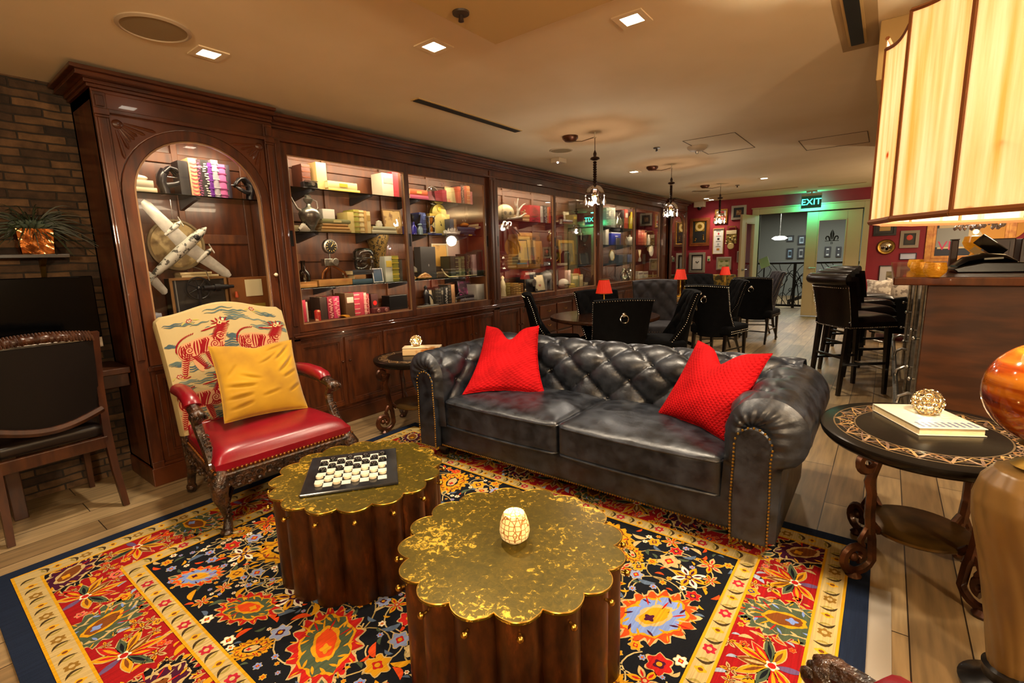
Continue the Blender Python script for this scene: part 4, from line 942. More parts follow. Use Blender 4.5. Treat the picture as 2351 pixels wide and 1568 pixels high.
# ------------------------------------------------------------------ carved armchair in tiger fabric (local: x forward, y to its left)
M_TIGER = pattern_mat('tiger_tapestry', 0.85, 0.0, 0.3, 500)
def back_surf(u, v, h=0.0):
    # u: -1..1 across, v: 0..1 up; front face of the upholstered back
    wdt = .355+.012*v; top = 1.085+.065*math.cos(max(-1, min(1, u*1.02))*PI)*.5+.0325-.02*max(0, abs(u)-.93)/.07
    z = .40+(top-.40)*v; x = -.285-.20*v*v*.55-.09*v + .012*(1-u*u)*math.sin(PI*v)
    return (x+h*.96, u*wdt, z+h*.25)
def tiger(P, ox, oy, s, flip=1, only=None):
    C, S = '#7e0a14', '#b98a62'
    def p(x, y):
        if y > .12: y = .12+(y-.12)*.70; x = .40+(x-.40)*1.3 if x > .1 else x
        return (ox+flip*x*s, oy+y*s)
    def rib(pts, w, c, L): P.rib([p(*q) for q in pts], [k*s for k in w] if isinstance(w, list) else w*s, c, L)
    # body wash
    def blob(x, y, rx, ry, a): P.star(*p(x, y), rx*s, ry*s, a*flip, S, 2, n=28)
    blob(-.02, 0, .46, .19, -.02); blob(-.30, -.05, .20, .22, .2); blob(.26, -.02, .20, .2, 0); blob(.42, .20, .12, .27, -.45); blob(.46, .46, .12, .12, 0)
    for x, y, a in ((-.42, -.36, -.15), (-.16, -.34, .3), (.10, -.30, .2), (.44, -.28, .55)): blob(x, y, .075, .22, a)
    blob(-.47, -.58, .09, .045, .2)
    # spine stripes
    for k in range(19):
        x = -.46+k*.046; b = .05*math.sin(k*.9)
        if k in (5, 14): continue
        top = .17*math.sqrt(max(.02, 1-((x+.02)/.52)**2)); pts = [(x+.05-.06*t/5+b*math.sin(PI*t/5)*.5-(.09*t/5 if k > 9 else -.03*t/5), top-(top+.17)*t/5) for t in range(6)]
        rib(pts, [.014, .032, .036, .033, .028, .010], C, 3)
    # spirals on haunch and shoulder
    for cx, cy in ((-.27, -.02), (.25, -.03), (.40, .12)):
        P.star(*p(cx, cy), .085*s, .085*s, 0, S, 4, n=20)
        rib([(cx+(.008+.0042*t)*math.cos(t*.55), cy+(.008+.0042*t)*math.sin(t*.55)) for t in range(22)], .019, C, 5)
    # rings around the haunch
    for r in (.125, .165, .205):
        rib([(-.27+r*math.cos(a*.19+2.3), -.03+r*math.sin(a*.19+2.3)) for a in range(15)], .018, C, 4)
    for r in (.12, .155):
        rib([(.25+r*math.cos(a*.19-2.2), -.03+r*math.sin(a*.19-2.2)) for a in range(13)], .018, C, 4)
    # legs
    for x0, y0, x1, y1 in ((-.36, -.18, -.46, -.56), (-.18, -.18, -.03, -.46), (.08, -.16, .14, -.46), (.36, -.12, .56, -.44)):
        for k in range(9):
            f = k/8; x, y = x0+(x1-x0)*f, y0+(y1-y0)*f; w = .085-.035*f
            rib([(x-w, y+.028), (x-w*.4, y-.008), (x+w*.4, y-.008), (x+w, y+.028)], [.008, .030, .030, .008], C, 4)
        rib([(x1-.05, y1-.03), (x1+.03, y1-.05), (x1+.10, y1-.03)], .02, C, 4)
    # neck
    for k in range(9):
        f = k/8; x, y = .34+.13*f, .08+.36*f
        rib([(x-.11, y+.02), (x-.03, y+.045), (x+.05, y+.02), (x+.12, y-.03)], [.008, .033, .033, .008], C, 4)
    # head: snout turned back, ears, eye, mane flicks
    rib([(.40, .47), (.30, .42), (.18, .40), (.12, .40)], [.06, .035, .03, .012], C, 5); rib([(.38, .47), (.30, .445), (.2, .43)], [.03, .014, .01], '#d8b27a', 6)
    rib([(.42, .55), (.36, .52), (.30, .53)], [.02, .03, .008], C, 5); P.star(*p(.44, .52), .05*s, .045*s, 0, '#d8b27a', 5, 5, .2); P.star(*p(.44, .52), .018*s, .018*s, 0, '#3a2020', 6)
    for x, y, a in ((.40, .62, 2.0), (.47, .64, 1.5), (.54, .60, .9), (.57, .5, .4), (.34, .60, 2.5)): P.leaf(*p(x, y), .11*s, .03*s, a if flip > 0 else PI-a, C, 5)
    P.star(*p(.50, .60), .035*s, .035*s, 0, '#d8c49a', 6, 5, .4)
    # tail of dashes
    for k in range(18):
        a = 2.75-k*.085; cx, cy, r = -.10, -.02, .47+.0*k
        x, y = (-.52+.02*k*k*.055+.004*k, .0+.40*math.sin(k/17*1.5))
        t = 1.9-k*.07; P.leaf(*p(x, y), .085*s*(1-.02*k), .021*s, t if flip > 0 else PI-t, C, 4)
def waves(P, cx, cy, s, col, n=3, a=0.0):
    for k in range(n):
        y = cy-k*.052*s*6; pts = []
        for t in range(13):
            x = (t/12-.5)*s*3.0; pts.append((cx+x+k*.02, y+.018*s*5*math.sin(t*1.05+k)+a*x))
        P.rib(pts, [.005+.020*math.sin(PI*t/12) for t in range(13)], col, 1)
def make_armchair(label):
    e = thing('carved_armchair', label, 'armchair')
    # back: padded slab with pattern in the same mesh
    P = Pat(lambda x, y, h: back_surf(max(-.985, min(.985, x)), max(.01, min(.985, y/2)), h+.0012), 0.00035); mb = P.mb
    BASE = '#a8966a'
    mb.c = lin(BASE); TH = .085
    mb.grid(lambda a, b: back_surf(2*a-1, b), 30, 26); mb.grid(lambda a, b: tuple(Vector(back_surf(1-2*a, b))+Vector((-TH, 0, -.01))), 30, 26)
    def edge(fn):
        def g(t, w_):
            p = Vector(fn(t)); c = Vector((p.x-TH/2, p.y, p.z)); out = Vector((0, 0, 0)); return p, c
        return g
    def rim(a, b):   # side and top wall with a soft roll
        t = a*3
        if t < 1: u, v, n = -1, t, Vector((0, -1, 0))
        elif t < 2: u, v, n = -1+2*(t-1), 1, Vector((0, 0, 1))
        else: u, v, n = 1, 3-t, Vector((0, 1, 0))
        p = Vector(back_surf(u, v)); return p+Vector((-TH*b, 0, -.01*b))+n*(.012*math.sin(PI*b))
    mb.grid(rim, 90, 6)
    rnd = random.Random(3)
    G, Gg, Ol = '#50605a', '#5e6e68', '#a8a050'
    S = .50
    for ox, oy in ((-.46, 1.40), (.46, 1.36)): tiger(P, ox, oy, .74)
    for ox, oy in ((-.62, .55), (.30, .52)): tiger(P, ox, oy, .74)
    for (x, y, s, n) in [(-.10, .965, .16, 2), (-.80, .93, .10, 2), (.02, .88, .10, 2), (-.42, .88, .10, 1), (.48, .87, .11, 1), (.0, .74, .07, 4), (.93, .8, .06, 4), (-.18, .57, .12, 2), (-.62, .56, .12, 3), (-.9, .62, .07, 3), (.35, .56, .12, 3), (-.35, .47, .12, 3), (-.05, .30, .1, 3), (-.85, .17, .13, 4), (-.4, .12, .14, 3), (.2, .1, .14, 3), (.7, .52, .12, 3), (.75, .2, .14, 3), (-.78, .45, .09, 2), (.72, .93, .08, 2), (-.93, .77, .05, 4)]:
        waves(P, x, y*2, s, rnd.choice((G, Gg, '#3f5258')), n)
    for k in range(46): waves(P, rnd.uniform(-.9, .9), rnd.uniform(.06, 1.9), rnd.uniform(.07, .13), rnd.choice((G, Gg, '#3f5258')), rnd.choice((1, 2, 2, 3)))
    for x, y in ((-.56, .925), (.45, .965), (-.88, .50), (.02, .44), (.6, .46), (-.3, .2)):
        y *= 2; P.star(x, y, .05, .040, 0, '#8a3a38', 3, 6, .3); P.star(x, y, .03, .018, 0, '#d0b890', 4, 6, .3); P.star(x, y, .012, .008, 0, '#5a3040', 5); P.leaf(x-.09, y-.018, .08, .02, .5, Ol, 3); P.leaf(x+.1, y-.01, .12, .016, -.3, Ol, 3); P.leaf(x+.02, y-.04, .1, .014, -.6, Ol, 3)
    mb.obj('upholstered_back', M_TIGER, e, 50)
    for s in (-1, 1):  # back posts
        mb = MB(); mb.tube([(-.355, s*.33, .46), (-.35, s*.33, .34), (-.36, s*.325, .18), (-.40, s*.33, .05), (-.415, s*.33, .011)], [.026, .032, .026, .022, .027], 8); mb.ell((-.405, s*.33, .035), (.032, .03, .028), 10, 6); mb.obj('leg', M_DARK, e)
    mb = MB(); mb.bx(-.37, -.27, -.33, .33, .36, .46); mb.obj('back_rail', M_REDLEA, e, 40, 0.012)
    # seat: crowned, wider at the front
    def seat(u, v):
        return (-.36+.68*u, (2*v-1)*(.325+.05*u), 0)
    def top(u, v):
        x, y, _ = seat(u, v); b = 2*v-1; m = (1-b**8)*(1-(2*u-1)**8)
        return (x, y, .385+.085*(m**.5)*(1-.18*(2*u-1)**2))
    mb = MB(); mb.grid(top, 36, 36)
    def wall(t, w_):
        q = t*4; k = int(q) % 4; f = q-int(q)
        u, v = ((f, 0), (1, f), (1-f, 1), (0, 1-f))[k]; x, y, _ = seat(u, v); return (x, y, .335+.05*w_)
    mb.grid(wall, 80, 2); mb.obj('seat', M_REDLEA, e, 50)
    pts = [(seat(1, (i+.5)/34)[0]+.004, seat(1, (i+.5)/34)[1], .343) for i in range(34)]
    for s in (0, 1): pts += [(seat(i/30, s)[0], seat(i/30, s)[1]+(.003 if s else -.003), .343) for i in range(31)]
    mb = MB(); mb.nails(pts, .0105); mb.obj('nailhead_trim', mat('bronze_nail', '#7a4a1e', 0.32, 0.85) if 'bronze_nail' not in MATS else MATS['bronze_nail'], e)
    # carved apron with scallops
    def apron(p, q, n, out):
        mb = MB(); p, q, out = Vector(p), Vector(q), Vector(out)
        for i in range(n):
            f = (i+.5)/n; c = p.lerp(q, f); d = (q-p).normalized(); drop = .055+.03*abs(math.sin(f*PI*3))
            mb.add(*MB_box(c+Vector((0, 0, -drop/2)), d, (q-p).length/n*.55, .018, drop/2+.002))
            r = .020+.008*math.sin(f*9)
            cc = c+out*.020+Vector((0, 0, -drop*.55)); s = 1 if i % 2 else -1
            mb.tube([cc+d*(s*r*math.cos(t*.6)*(1-t*.07))+Vector((0, 0, r*math.sin(t*.6)*(1-t*.07))) for t in range(12)], .0065, 5)
            mb.ell(tuple(c+out*.018+Vector((0, 0, -drop+.004))), (.014, .014, .012), 8, 5)
        mb.tube([p+out*.02+Vector((0, 0, -.004)), q+out*.02+Vector((0, 0, -.004))], .008, 6)
        return mb
    apron((.318, -.36, .335), (.318, .36, .335), 14, (1, 0, 0)).obj('apron', M_DARK, e)
    for s in (-1, 1): apron((-.33, s*.33, .335), (.30, s*.368, .335), 10, (0, s, 0)).obj('apron', M_DARK, e)
    for s in (-1, 1):  # cabriole front legs with carving
        mb = MB(); path = [(.30, s*.345, .34), (.325, s*.37, .28), (.322, s*.372, .22), (.295, s*.35, .14), (.285, s*.34, .08), (.30, s*.35, .035), (.318, s*.362, .012)]
        mb.tube(path, [.040, .046, .038, .026, .020, .024, .026], 10)
        for k in range(9):
            z = .30-k*.025; f = k/9; x = .335-.035*f; y = s*(.385-.03*f)
            mb.tube([(x+.014, y-s*.02+.015*math.cos(t*.8)*(1-t*.08), z+.012*math.sin(t*.8)) for t in range(9)], .005, 5)
        mb.ell((.322, s*.366, .022), (.034, .030, .017), 10, 6); mb.obj('leg', M_DARK, e)
    mb = MB()
    for s in (-1, 1): mb.tube([(-.37, s*.325, .15), (-.15, s*.25, .16), (.1, s*.25, .16), (.29, s*.345, .14)], .014, 7)
    mb.tube([(-.03, -.25, .16), (-.03, .25, .16)], .014, 7); mb.obj('stretcher', M_DARK, e)
    for s in (-1, 1):  # arms: carved rail, red pad, carved support
        mb = MB(); mb.tube([(-.33, s*.335, .655), (-.2, s*.35, .665), (-.02, s*.365, .655), (.09, s*.375, .635), (.135, s*.378, .625)], [.022, .026, .028, .032, .030], 8, ry=.03)
        mb.ell((.145, s*.378, .615), (.034, .042, .036), 12, 8)
        for k in range(5): mb.ell((.165, s*.378+(k-2)*.016, .625-abs(k-2)*.006), (.018, .0085, .018), 8, 6)
        mb.tube([(.115, s*.378, .605), (.085, s*.372, .56), (.10, s*.365, .50), (.155, s*.36, .44), (.205, s*.358, .385), (.215, s*.355, .33)], [.030, .026, .024, .027, .032, .034], 8)
        for k in range(7):
            f = k/7; x, z = .13+.07*f, .50-.13*f; mb.tube([(x+.024, s*.36+.018*math.cos(t*.8)*(1-t*.09), z+.016*math.sin(t*.8)*(1-t*.09)) for t in range(10)], .0048, 5)
        a = mb.obj('arm', M_DARK, e)
        mb = MB(); mb.tube([(-.31, s*.345, .675), (-.28, s*.35, .685), (-.15, s*.355, .692), (-.03, s*.365, .684), (.045, s*.37, .668), (.06, s*.372, .655)], [.020, .036, .038, .038, .036, .022], 14, up=(0, 0, 1), ry=.042); mb.obj('arm_pad', M_REDLEA, a, 60)
    return e
def MB_box(c, d, hl, hw, hh):
    m = MB(); d = Vector(d); n = Vector((-d.y, d.x, 0)); V = [c+d*(a*hl)+n*(b*hw)+Vector((0, 0, g*hh)) for g in (-1, 1) for b in (-1, 1) for a in (-1, 1)]
    return V, [(0, 2, 3, 1), (4, 5, 7, 6), (0, 1, 5, 4), (2, 6, 7, 3), (0, 4, 6, 2), (1, 3, 7, 5)]
ac = make_armchair('carved armchair with tiger tapestry back and red leather seat beside the arched cabinet')
ac.location = (-2.905, 1.30, 0.0); ac.rotation_euler = (0, 0, R(-4.6)); ac['group'] = 'carved red leather armchairs'
copy_tree(ac, 'second carved armchair, only one dark arm and red seat edge in view below the lamp', (-.083, 0.54, 0.0), R(150))
# mustard pillow on the armchair
pillow('throw_pillow', [at_x(516, 972, -2.88), at_x(706, 936, -2.90), at_x(668, 781, -3.14), at_x(478, 796, -3.16)], .07, .10, M_YEL, 'mustard yellow velvet pillow leaning on the tiger armchair back', pinch=.06, creases=[(.62, .60, .75, .38, .016), (.72, .30, .85, .30, .014), (.55, .15, .8, .25, .010), (.70, -.05, .5, .28, .012), (.75, -.45, .6, .25, .012), (-.60, -.25, -.15, .40, .014), (-.66, -.52, .0, .34, .016), (-.62, -.75, .15, .30, .014), (-.35, -.05, -.35, .3, .008), (.2, .45, .5, .35, .008), (.1, -.55, .25, .3, .007), (.45, .78, .3, .3, .012), (-.72, .2, .9, .22, .009)])
# ------------------------------------------------------------------ fluted drum tables
def drum_mats():
    t = mat('gilt_top', '#55440f', 0.36, 0.6, spec=0.5); N, L = nodes(t); b = N['Principled BSDF']; tc = N.new('ShaderNodeTexCoord')
    n1 = N.new('ShaderNodeTexNoise'); n1.inputs['Scale'].default_value = 46; n1.inputs['Detail'].default_value = 9; n1.inputs['Roughness'].default_value = .72; n1.inputs['Distortion'].default_value = .8
    n2 = N.new('ShaderNodeTexNoise'); n2.inputs['Scale'].default_value = 3.4; n2.inputs['Detail'].default_value = 3
    L.new(tc.outputs['Object'], n1.inputs['Vector']); L.new(tc.outputs['Object'], n2.inputs['Vector'])
    ad = N.new('ShaderNodeMath'); ad.operation = 'MULTIPLY_ADD'; ad.inputs[1].default_value = .45; L.new(n2.outputs['Fac'], ad.inputs[0]); L.new(n1.outputs['Fac'], ad.inputs[2])
    r = N.new('ShaderNodeValToRGB'); E = r.color_ramp.elements; E[0].position = .60; E[0].color = lin('#4a3f06'); E[1].position = .86; E[1].color = lin('#d9ae3c')
    x = r.color_ramp.elements.new(.78); x.color = lin('#5e4e0a'); x = r.color_ramp.elements.new(.815); x.color = lin('#b3922a')
    L.new(ad.outputs[0], r.inputs[0]); L.new(r.outputs[0], b.inputs['Base Color'])
    s = mat('patinated_drum_side', '#2b1406', 0.34, 0.5, spec=0.5); N, L = nodes(s); b = N['Principled BSDF']; tc = N.new('ShaderNodeTexCoord')
    mp = N.new('ShaderNodeMapping'); mp.inputs['Scale'].default_value = (1, 1, .35); L.new(tc.outputs['Object'], mp.inputs[0])
    n1 = N.new('ShaderNodeTexNoise'); n1.inputs['Scale'].default_value = 14; n1.inputs['Detail'].default_value = 8; n1.inputs['Roughness'].default_value = .7; L.new(mp.outputs[0], n1.inputs['Vector'])
    r = N.new('ShaderNodeValToRGB'); E = r.color_ramp.elements; E[0].position = .38; E[0].color = lin('#2a1407'); E[1].position = .74; E[1].color = lin('#b8641c'); x = E.new(.56); x.color = lin('#4a260c'); x = E.new(.64); x.color = lin('#6a3610')
    L.new(n1.outputs['Fac'], r.inputs[0]); L.new(r.outputs[0], b.inputs['Base Color'])
    return t, s
M_GILT, M_DRUM = drum_mats()
def scal(a, R0, n=16, d=.10): return R0*(1-d*(1-abs(math.cos(a*n/2))**.8))
def make_drum(label):
    e = thing('drum_table', label, 'coffee table', group='scalloped drum tables'); H = .43; R0 = .382; N_ = 256
    mb = MB(); pr = [(R0-.012, .012), (R0-.012, H-.014), (R0-.012, H-.006)]
    mb.grid(lambda u, v: (scal(2*PI*u, R0-.014)*math.cos(2*PI*u), scal(2*PI*u, R0-.014)*math.sin(2*PI*u), .011+(H-.02)*v), N_, 6, cu=True); mb.obj('fluted_side', M_DRUM, e, 50)
    mb = MB(); P = [(scal(2*PI*i/N_, R0)*math.cos(2*PI*i/N_), scal(2*PI*i/N_, R0)*math.sin(2*PI*i/N_)) for i in range(N_)]; mb.prism(P, 2, H-.009, H); t = mb.obj('top', M_GILT, e, 30)
    mb = MB(); mb.tube([(x, y, H-.001) for x, y in P], .0024, 6, closed=True); mb.obj('rim', M_BRASS, t)
    for k in range(16):
        a = 2*PI*k/16; r = R0-.012; mb = MB(); mb.cyl((r*math.cos(a), r*math.sin(a), H-.045), ((r+.012)*math.cos(a), (r+.012)*math.sin(a), H-.045), .005); mb.ell(((r+.018)*math.cos(a), (r+.018)*math.sin(a), H-.045), .0105, 12, 8); mb.obj('stud', M_BRASS, e)
    return e
dr = make_drum('scalloped brass drum table carrying the checkers board'); dr.location = (-1.865, 1.225, 0); dr.rotation_euler = (0, 0, .12)
copy_tree(dr, 'scalloped brass drum table nearest, with a glowing candle cup', (-.945, 1.185, 0), .32)
# ------------------------------------------------------------------ checkers
def checkers():
    A, B, C, D = [Vector(p) for p in (at_z(712, 1050, .445), at_z(904, 1024, .445), at_z(918, 1110, .445), at_z(694, 1138, .445))]
    c = (A+B+C+D)/4; ex = ((B-A)+(C-D)).normalized(); ang = math.atan2(ex.y, ex.x); S = .20; H = .430
    M_BM = mat('black_marble', '#16171a', 0.12, 0, '#26282c', 9, spec=0.6); M_WM = mat('white_marble', '#c2bcae', 0.15, 0, '#d0cabd', 12)
    e = thing('checkers_board', 'black marble checkers board with white squares on the scalloped drum table', 'checkers board', (c.x, c.y, H+.0004), ang)
    mb = MB(); mb.bx(-S, S, -S, S, 0, .014); mb.obj('slab', M_BM, e, 0, 0.004)
    q = .304/8; mb = MB()
    for i in range(8):
        for j in range(8):
            if (i+j) % 2 == 0: mb.bx(-.152+i*q, -.152+(i+1)*q, -.152+j*q, -.152+(j+1)*q, .0135, .0146)
    # corner square nearest the sitter on the left is dark
    mb.v = [(-x, y, z) for x, y, z in mb.v]; mb.f = [f[::-1] for f in mb.f]; mb.obj('white_squares', M_WM, e, 0)
    T = Matrix.Translation(e.location) @ Matrix.Rotation(ang, 4, 'Z'); proto = {}
    M_BP = mat('black_stone_piece', '#0a0a0b', 0.14, 0, spec=0.7); M_WP = mat('cream_stone_piece', '#cdbf9e', 0.4, 0, '#d8ccb0', 20)
    ordn = ['first', 'second', 'third', 'fourth', 'fifth', 'sixth', 'seventh', 'eighth']; r = .0158
    for j in range(8):          # j = 0: back row
        for i in range(8):      # columns from the left
            y = .152-q*(j+.5); x = -.152+q*(i+.5)
            if (i+j) % 2 == 0: continue
            black = j < 4; key = 'black' if black else 'white'
            p = T @ Vector((x+random.uniform(-.003, .003), y+random.uniform(-.003, .003), .0148))
            lb = '%s checker in the %s row from the back, %s file from the armchair side' % ('glossy black' if black else 'cream white', ordn[j], ordn[i])
            if key not in proto:
                pe = thing('checker', lb, 'checker', p, 0, 'black checkers on the board' if black else 'white checkers on the board')
                mb = MB()
                if black:
                    mb.lathe([(0, 0), (r*.95, 0), (r, .002), (r, .011), (r*.93, .0125), (r*.72, .0125), (r*.66, .0108), (0, .0108)], n=24); mb.obj('disc', M_BP, pe)
                    mb = MB(); mb.tube([(r*.55*math.cos(t*PI/12), r*.55*math.sin(t*PI/12), .0109) for t in range(24)], .0008, 5, closed=True); mb.obj('engraved_ring', paint('#7a7a7c', 0.3), pe)
                else:
                    mb.lathe([(0, 0), (r*.93, 0), (r, .002), (r, .009), (r*.94, .0118), (0, .0125)], n=24); mb.obj('disc', M_WP, pe)
                proto[key] = pe
            else: copy_tree(proto[key], lb, p)
checkers()
# ------------------------------------------------------------------ candle cup
p = at_z(1182, 1236, .435); e = thing('candle_holder', 'glowing capiz shell candle cup on the nearest scalloped drum table', 'candle holder', (p.x, p.y, .4305))
def cap_mat():
    m = mat('capiz_glow', '#cf9a48', 0.3, 0, spec=0.6); N, L = nodes(m); b = N['Principled BSDF']
    tc = N.new('ShaderNodeTexCoord'); v = N.new('ShaderNodeTexVoronoi'); v.feature = 'DISTANCE_TO_EDGE'; v.inputs['Scale'].default_value = 62; v.inputs['Randomness'].default_value = .35; L.new(tc.outputs['Object'], v.inputs['Vector'])
    r = N.new('ShaderNodeValToRGB'); E = r.color_ramp.elements; E[0].position = .02; E[0].color = lin('#8a4a10'); E[1].position = .13; E[1].color = lin('#f2cf8a'); L.new(v.outputs['Distance'], r.inputs[0])
    L.new(r.outputs[0], b.inputs['Base Color']); L.new(r.outputs[0], b.inputs['Emission Color']); b.inputs['Emission Strength'].default_value = .22
    return m
mb = MB(); mb.lathe([(.0, .001), (.030, .001), (.047, .016), (.052, .038), (.049, .062), (.042, .086), (.036, .100), (.034, .1005), (.033, .099), (.046, .06), (.048, .036), (.028, .008), (0, .008)], n=36); mb.obj('cup', cap_mat(), e)
mb = MB(); mb.lathe([(0, .009), (.022, .009), (.022, .045), (0, .045)], n=16); mb.obj('candle', paint('#e8d8b0'), e)
mb = MB(); mb.lathe([(0, .045), (.006, .055), (.005, .066), (0, .085)], n=8); mb.obj('flame', glow('flame', '#ffc45a', 12), e)
light('candle_flame', 'POINT', (p.x, p.y, .4305+.088), 0.9, (1, .62, .22), .02)
# ------------------------------------------------------------------ scroll leg tables
def spiral(cx, cz, r0, r1, a0, a1, n=16): return [(cx+(r0+(r1-r0)*i/n)*math.cos(a0+(a1-a0)*i/n), cz+(r0+(r1-r0)*i/n)*math.sin(a0+(a1-a0)*i/n)) for i in range(n+1)]
def scroll_table(label, loc, rx, ry, H, rl, rz, feet=(45, 135, 225, 315)):
    e = thing('scroll_leg_table', label, 'side table', loc, rz, 'scroll leg side tables')
    P = Pat(lambda x, y, h: (x, y, H+h), .0003); mb = P.mb; dk = lin('#15110d'); mb.c = dk
    n = 72; prof = [(0.0, H-.05), (.90, H-.05), (.95, H-.045), (.985, H-.03), (1, H-.012), (.995, H-.003), (.97, H), (0, H)]
    mb.grid(lambda u, v: (lambda k: (prof[k][0]*rx*math.cos(2*PI*u), prof[k][0]*ry*math.sin(2*PI*u), prof[k][1]))(int(round(v*7))), n, 7, cu=True)
    def ell(f, a): return (rx*f*math.cos(a), ry*f*math.sin(a))
    for f, wd in ((.86, .006), (.66, .006), (.72, .004), (.80, .004)): P.rib([ell(f, 2*PI*i/80) for i in range(81)], wd, '#54432e', 1)
    cols = ['#6a4a2c', '#786048', '#5a463a', '#86683e']
    for k in range(22):
        a0, a1, am = 2*PI*k/22, 2*PI*(k+1)/22, 2*PI*(k+.5)/22
        P.rib([ell(.85-.17*math.sin(PI*t/8), a0+(a1-a0)*t/8) for t in range(9)], .010, cols[k % 4], 2)
        P.rib([ell(.68, a0), ell(.76, am), ell(.84, a1)], .006, cols[(k+1) % 4], 3); P.rib([ell(.68, a1), ell(.76, am), ell(.84, a0)], .005, cols[(k+2) % 4], 3)
    mb.obj('inlaid_top', MATS.get('inlaid_stone') or pattern_mat('inlaid_stone', 0.22, 0, 0.03, 30), e, 40)
    MATS['inlaid_stone'] = e.children[0].data.materials[0]
    zs = .20
    mb = MB(); mb.lathe([(0, zs-.012), (rl*.60, zs-.012), (rl*.63, zs-.004), (rl*.63, zs+.006), (rl*.60, zs+.010), (0, zs+.010)], n=40, rf=None); s = mb.obj('lower_shelf', mat('worn_bronze_disc', '#3a2a14', 0.3, 0.6, '#6b4e22', 9) if 'worn_bronze_disc' not in MATS else MATS['worn_bronze_disc'], e)
    for ad in feet:
        a = R(ad); ca, sa = math.cos(a), math.sin(a); q = rl/.30
        def W(L): return [(r*ca, r*sa, z) for r, z in L]
        side = (-sa, ca, 0)
        mb = MB(); up = spiral(rl*.93, H-.125, .010, .048, 5.9, -1.5+0.0, 16)
        path = spiral(rl*1.0, H-.11, .012, .050, -1.2, 4.6, 18)[:]
        # upper volute flowing into the shaft
        vol = [(rl*.92+(.008+.044*i/18)*math.cos(PI*1.1-i*.36), H-.105+(.008+.044*i/18)*math.sin(PI*1.1-i*.36)) for i in range(19)]
        sh = [(rl*.86, H-.20), (rl*.80, H-.25), (rl*.80, .30), (rl*.76, .20)]
        mb.tube(W(vol+sh), [.014]*len(vol)+[.018]*4, 6, up=side, ry=.022)
        low = [(rl*.92+.075*math.cos(PI*.85-i*.33)*(1-i*.040), .110+.085*math.sin(PI*.85-i*.33)*(1-i*.040)) for i in range(21)]
        low2 = [(rl*.92-.075*math.cos(.3+i*.33)*(1-i*.040), .105+.082*math.sin(.3-i*.33+PI)*(1-i*.040)) for i in range(1)]
        mb.tube(W([(rl*.78, .24), (rl*.72, .17)]+[(rl*.95+.080*math.cos(PI+.3+i*.36)*(1-i*.038), .098+.080*math.sin(PI+.3+i*.36)*(1-i*.038)) for i in range(21)]), .015, 6, up=side, ry=.020)
        mb.tube(W([(rl*.60, zs-.004), (rl*.70, zs+.03), (rl*.82, zs+.015), (rl*.9, zs-.03), (rl*.86, zs-.06)]), .011, 6, up=side, ry=.016)
        mb.ell((rl*1.0*ca, rl*1.0*sa, .100), (.02, .02, .022), 10, 6)
        mb.lathe([(.028, .0005), (.032, .012), (.022, .022), (.016, .03)], (rl*.97*ca, rl*.97*sa, 0), 12); mb.obj('scroll_leg', M_IRON, e)
    return e
ST = scroll_table('inlaid oval side table on scroll legs carrying a book and crystal votive, before the bar', (.19, 2.53, 0), .375, .42, .63, .29, 0)
scroll_table('dark scroll leg side table with stone box, between bookcase and sofa', (-3.07, 2.63, 0), .33, .33, .60, .31, R(30))
# crystal votives, book and stone box
M_GOLDW = mat('gilt_wire', '#e0c088', 0.28, 1.0)
def votive(loc, r, lb):
    e = thing('crystal_votive', lb, 'candle holder', loc, 0, 'beaded crystal votives')
    mb = MB(); mb2 = MB()
    for j in range(7):
        b = -1.05+j*.36; n = max(6, int(15*math.cos(b)))
        for i in range(n):
            a = 2*PI*(i+.5*(j % 2))/n; d = Vector((math.cos(b)*math.cos(a), math.cos(b)*math.sin(a), math.sin(b))); c = d*r*.93+Vector((0, 0, r*.9)); x = d.orthogonal().normalized(); y = d.cross(x)
            mb.tube([c+(x*math.cos(t*PI/4)+y*math.sin(t*PI/4))*r*.185 for t in range(8)], r*.028, 4, closed=True)
            T = Matrix.Translation(c) @ d.to_track_quat('Z', 'Y').to_matrix().to_4x4(); mb2.ell((0, 0, 0), (r*.16, r*.16, r*.09), 8, 4, T)
    mb.lathe([(r*.52, .0), (r*.52, r*.06), (r*.45, r*.08)], n=16); mb.obj('wire_cage', M_GOLDW, e, 60)
    mb2.obj('crystal_beads', M_CRYSTAL, e, 0)
    mb = MB(); mb.lathe([(0, .004), (r*.36, .004), (r*.36, r*.5), (0, r*.52)], n=14); mb.obj('candle', paint('#d8cba8'), e); light('votive_flame', 'POINT', (loc[0], loc[1], loc[2]+r*1.0), .7, (1, .8, .5), r*.2)
    return e
def book_flat(name, corners, z, th, cover, lb, spine=None, cat='book'):
    """lying book from three floor-plan corners a->b->c (ab along the fore edge)"""
    a, b, c = [Vector((p.x, p.y, 0)) for p in corners]; u = b-a; v = c-b; d = u.length; ex = u.normalized(); ang = math.atan2(ex.y, ex.x); ey = Vector((-ex.y, ex.x, 0)); wv = v.dot(ey); o = (a+c)/2
    e = thing(name, lb, cat, (o.x, o.y, z), ang); hx, hy = d/2, abs(wv)/2
    mb = MB(); mb.bx(-hx, hx, -hy, hy, .0003, .003); mb.bx(-hx, hx, -hy, hy, th-.003, th); mb.bx(-hx-.002, -hx+.003, -hy, hy, .001, th-.001); mb.obj('cover', cover, e, 0, .001)
    mb = MB(); mb.bx(-hx+.004, hx-.006, -hy+.006, hy-.006, .003, th-.003); mb.obj('pages', M_PAGE, e, 0)
    return e, hx, hy
e, hx, hy = book_flat('lying_book', [at_z(2020, 944, .645), at_z(2132, 1004, .645), at_z(2242, 984, .645)], .6305, .032, paint('#b8b09c', 0.45), 'white hardback book with gilt page edges under the crystal votive by the bar')
mb = MB()
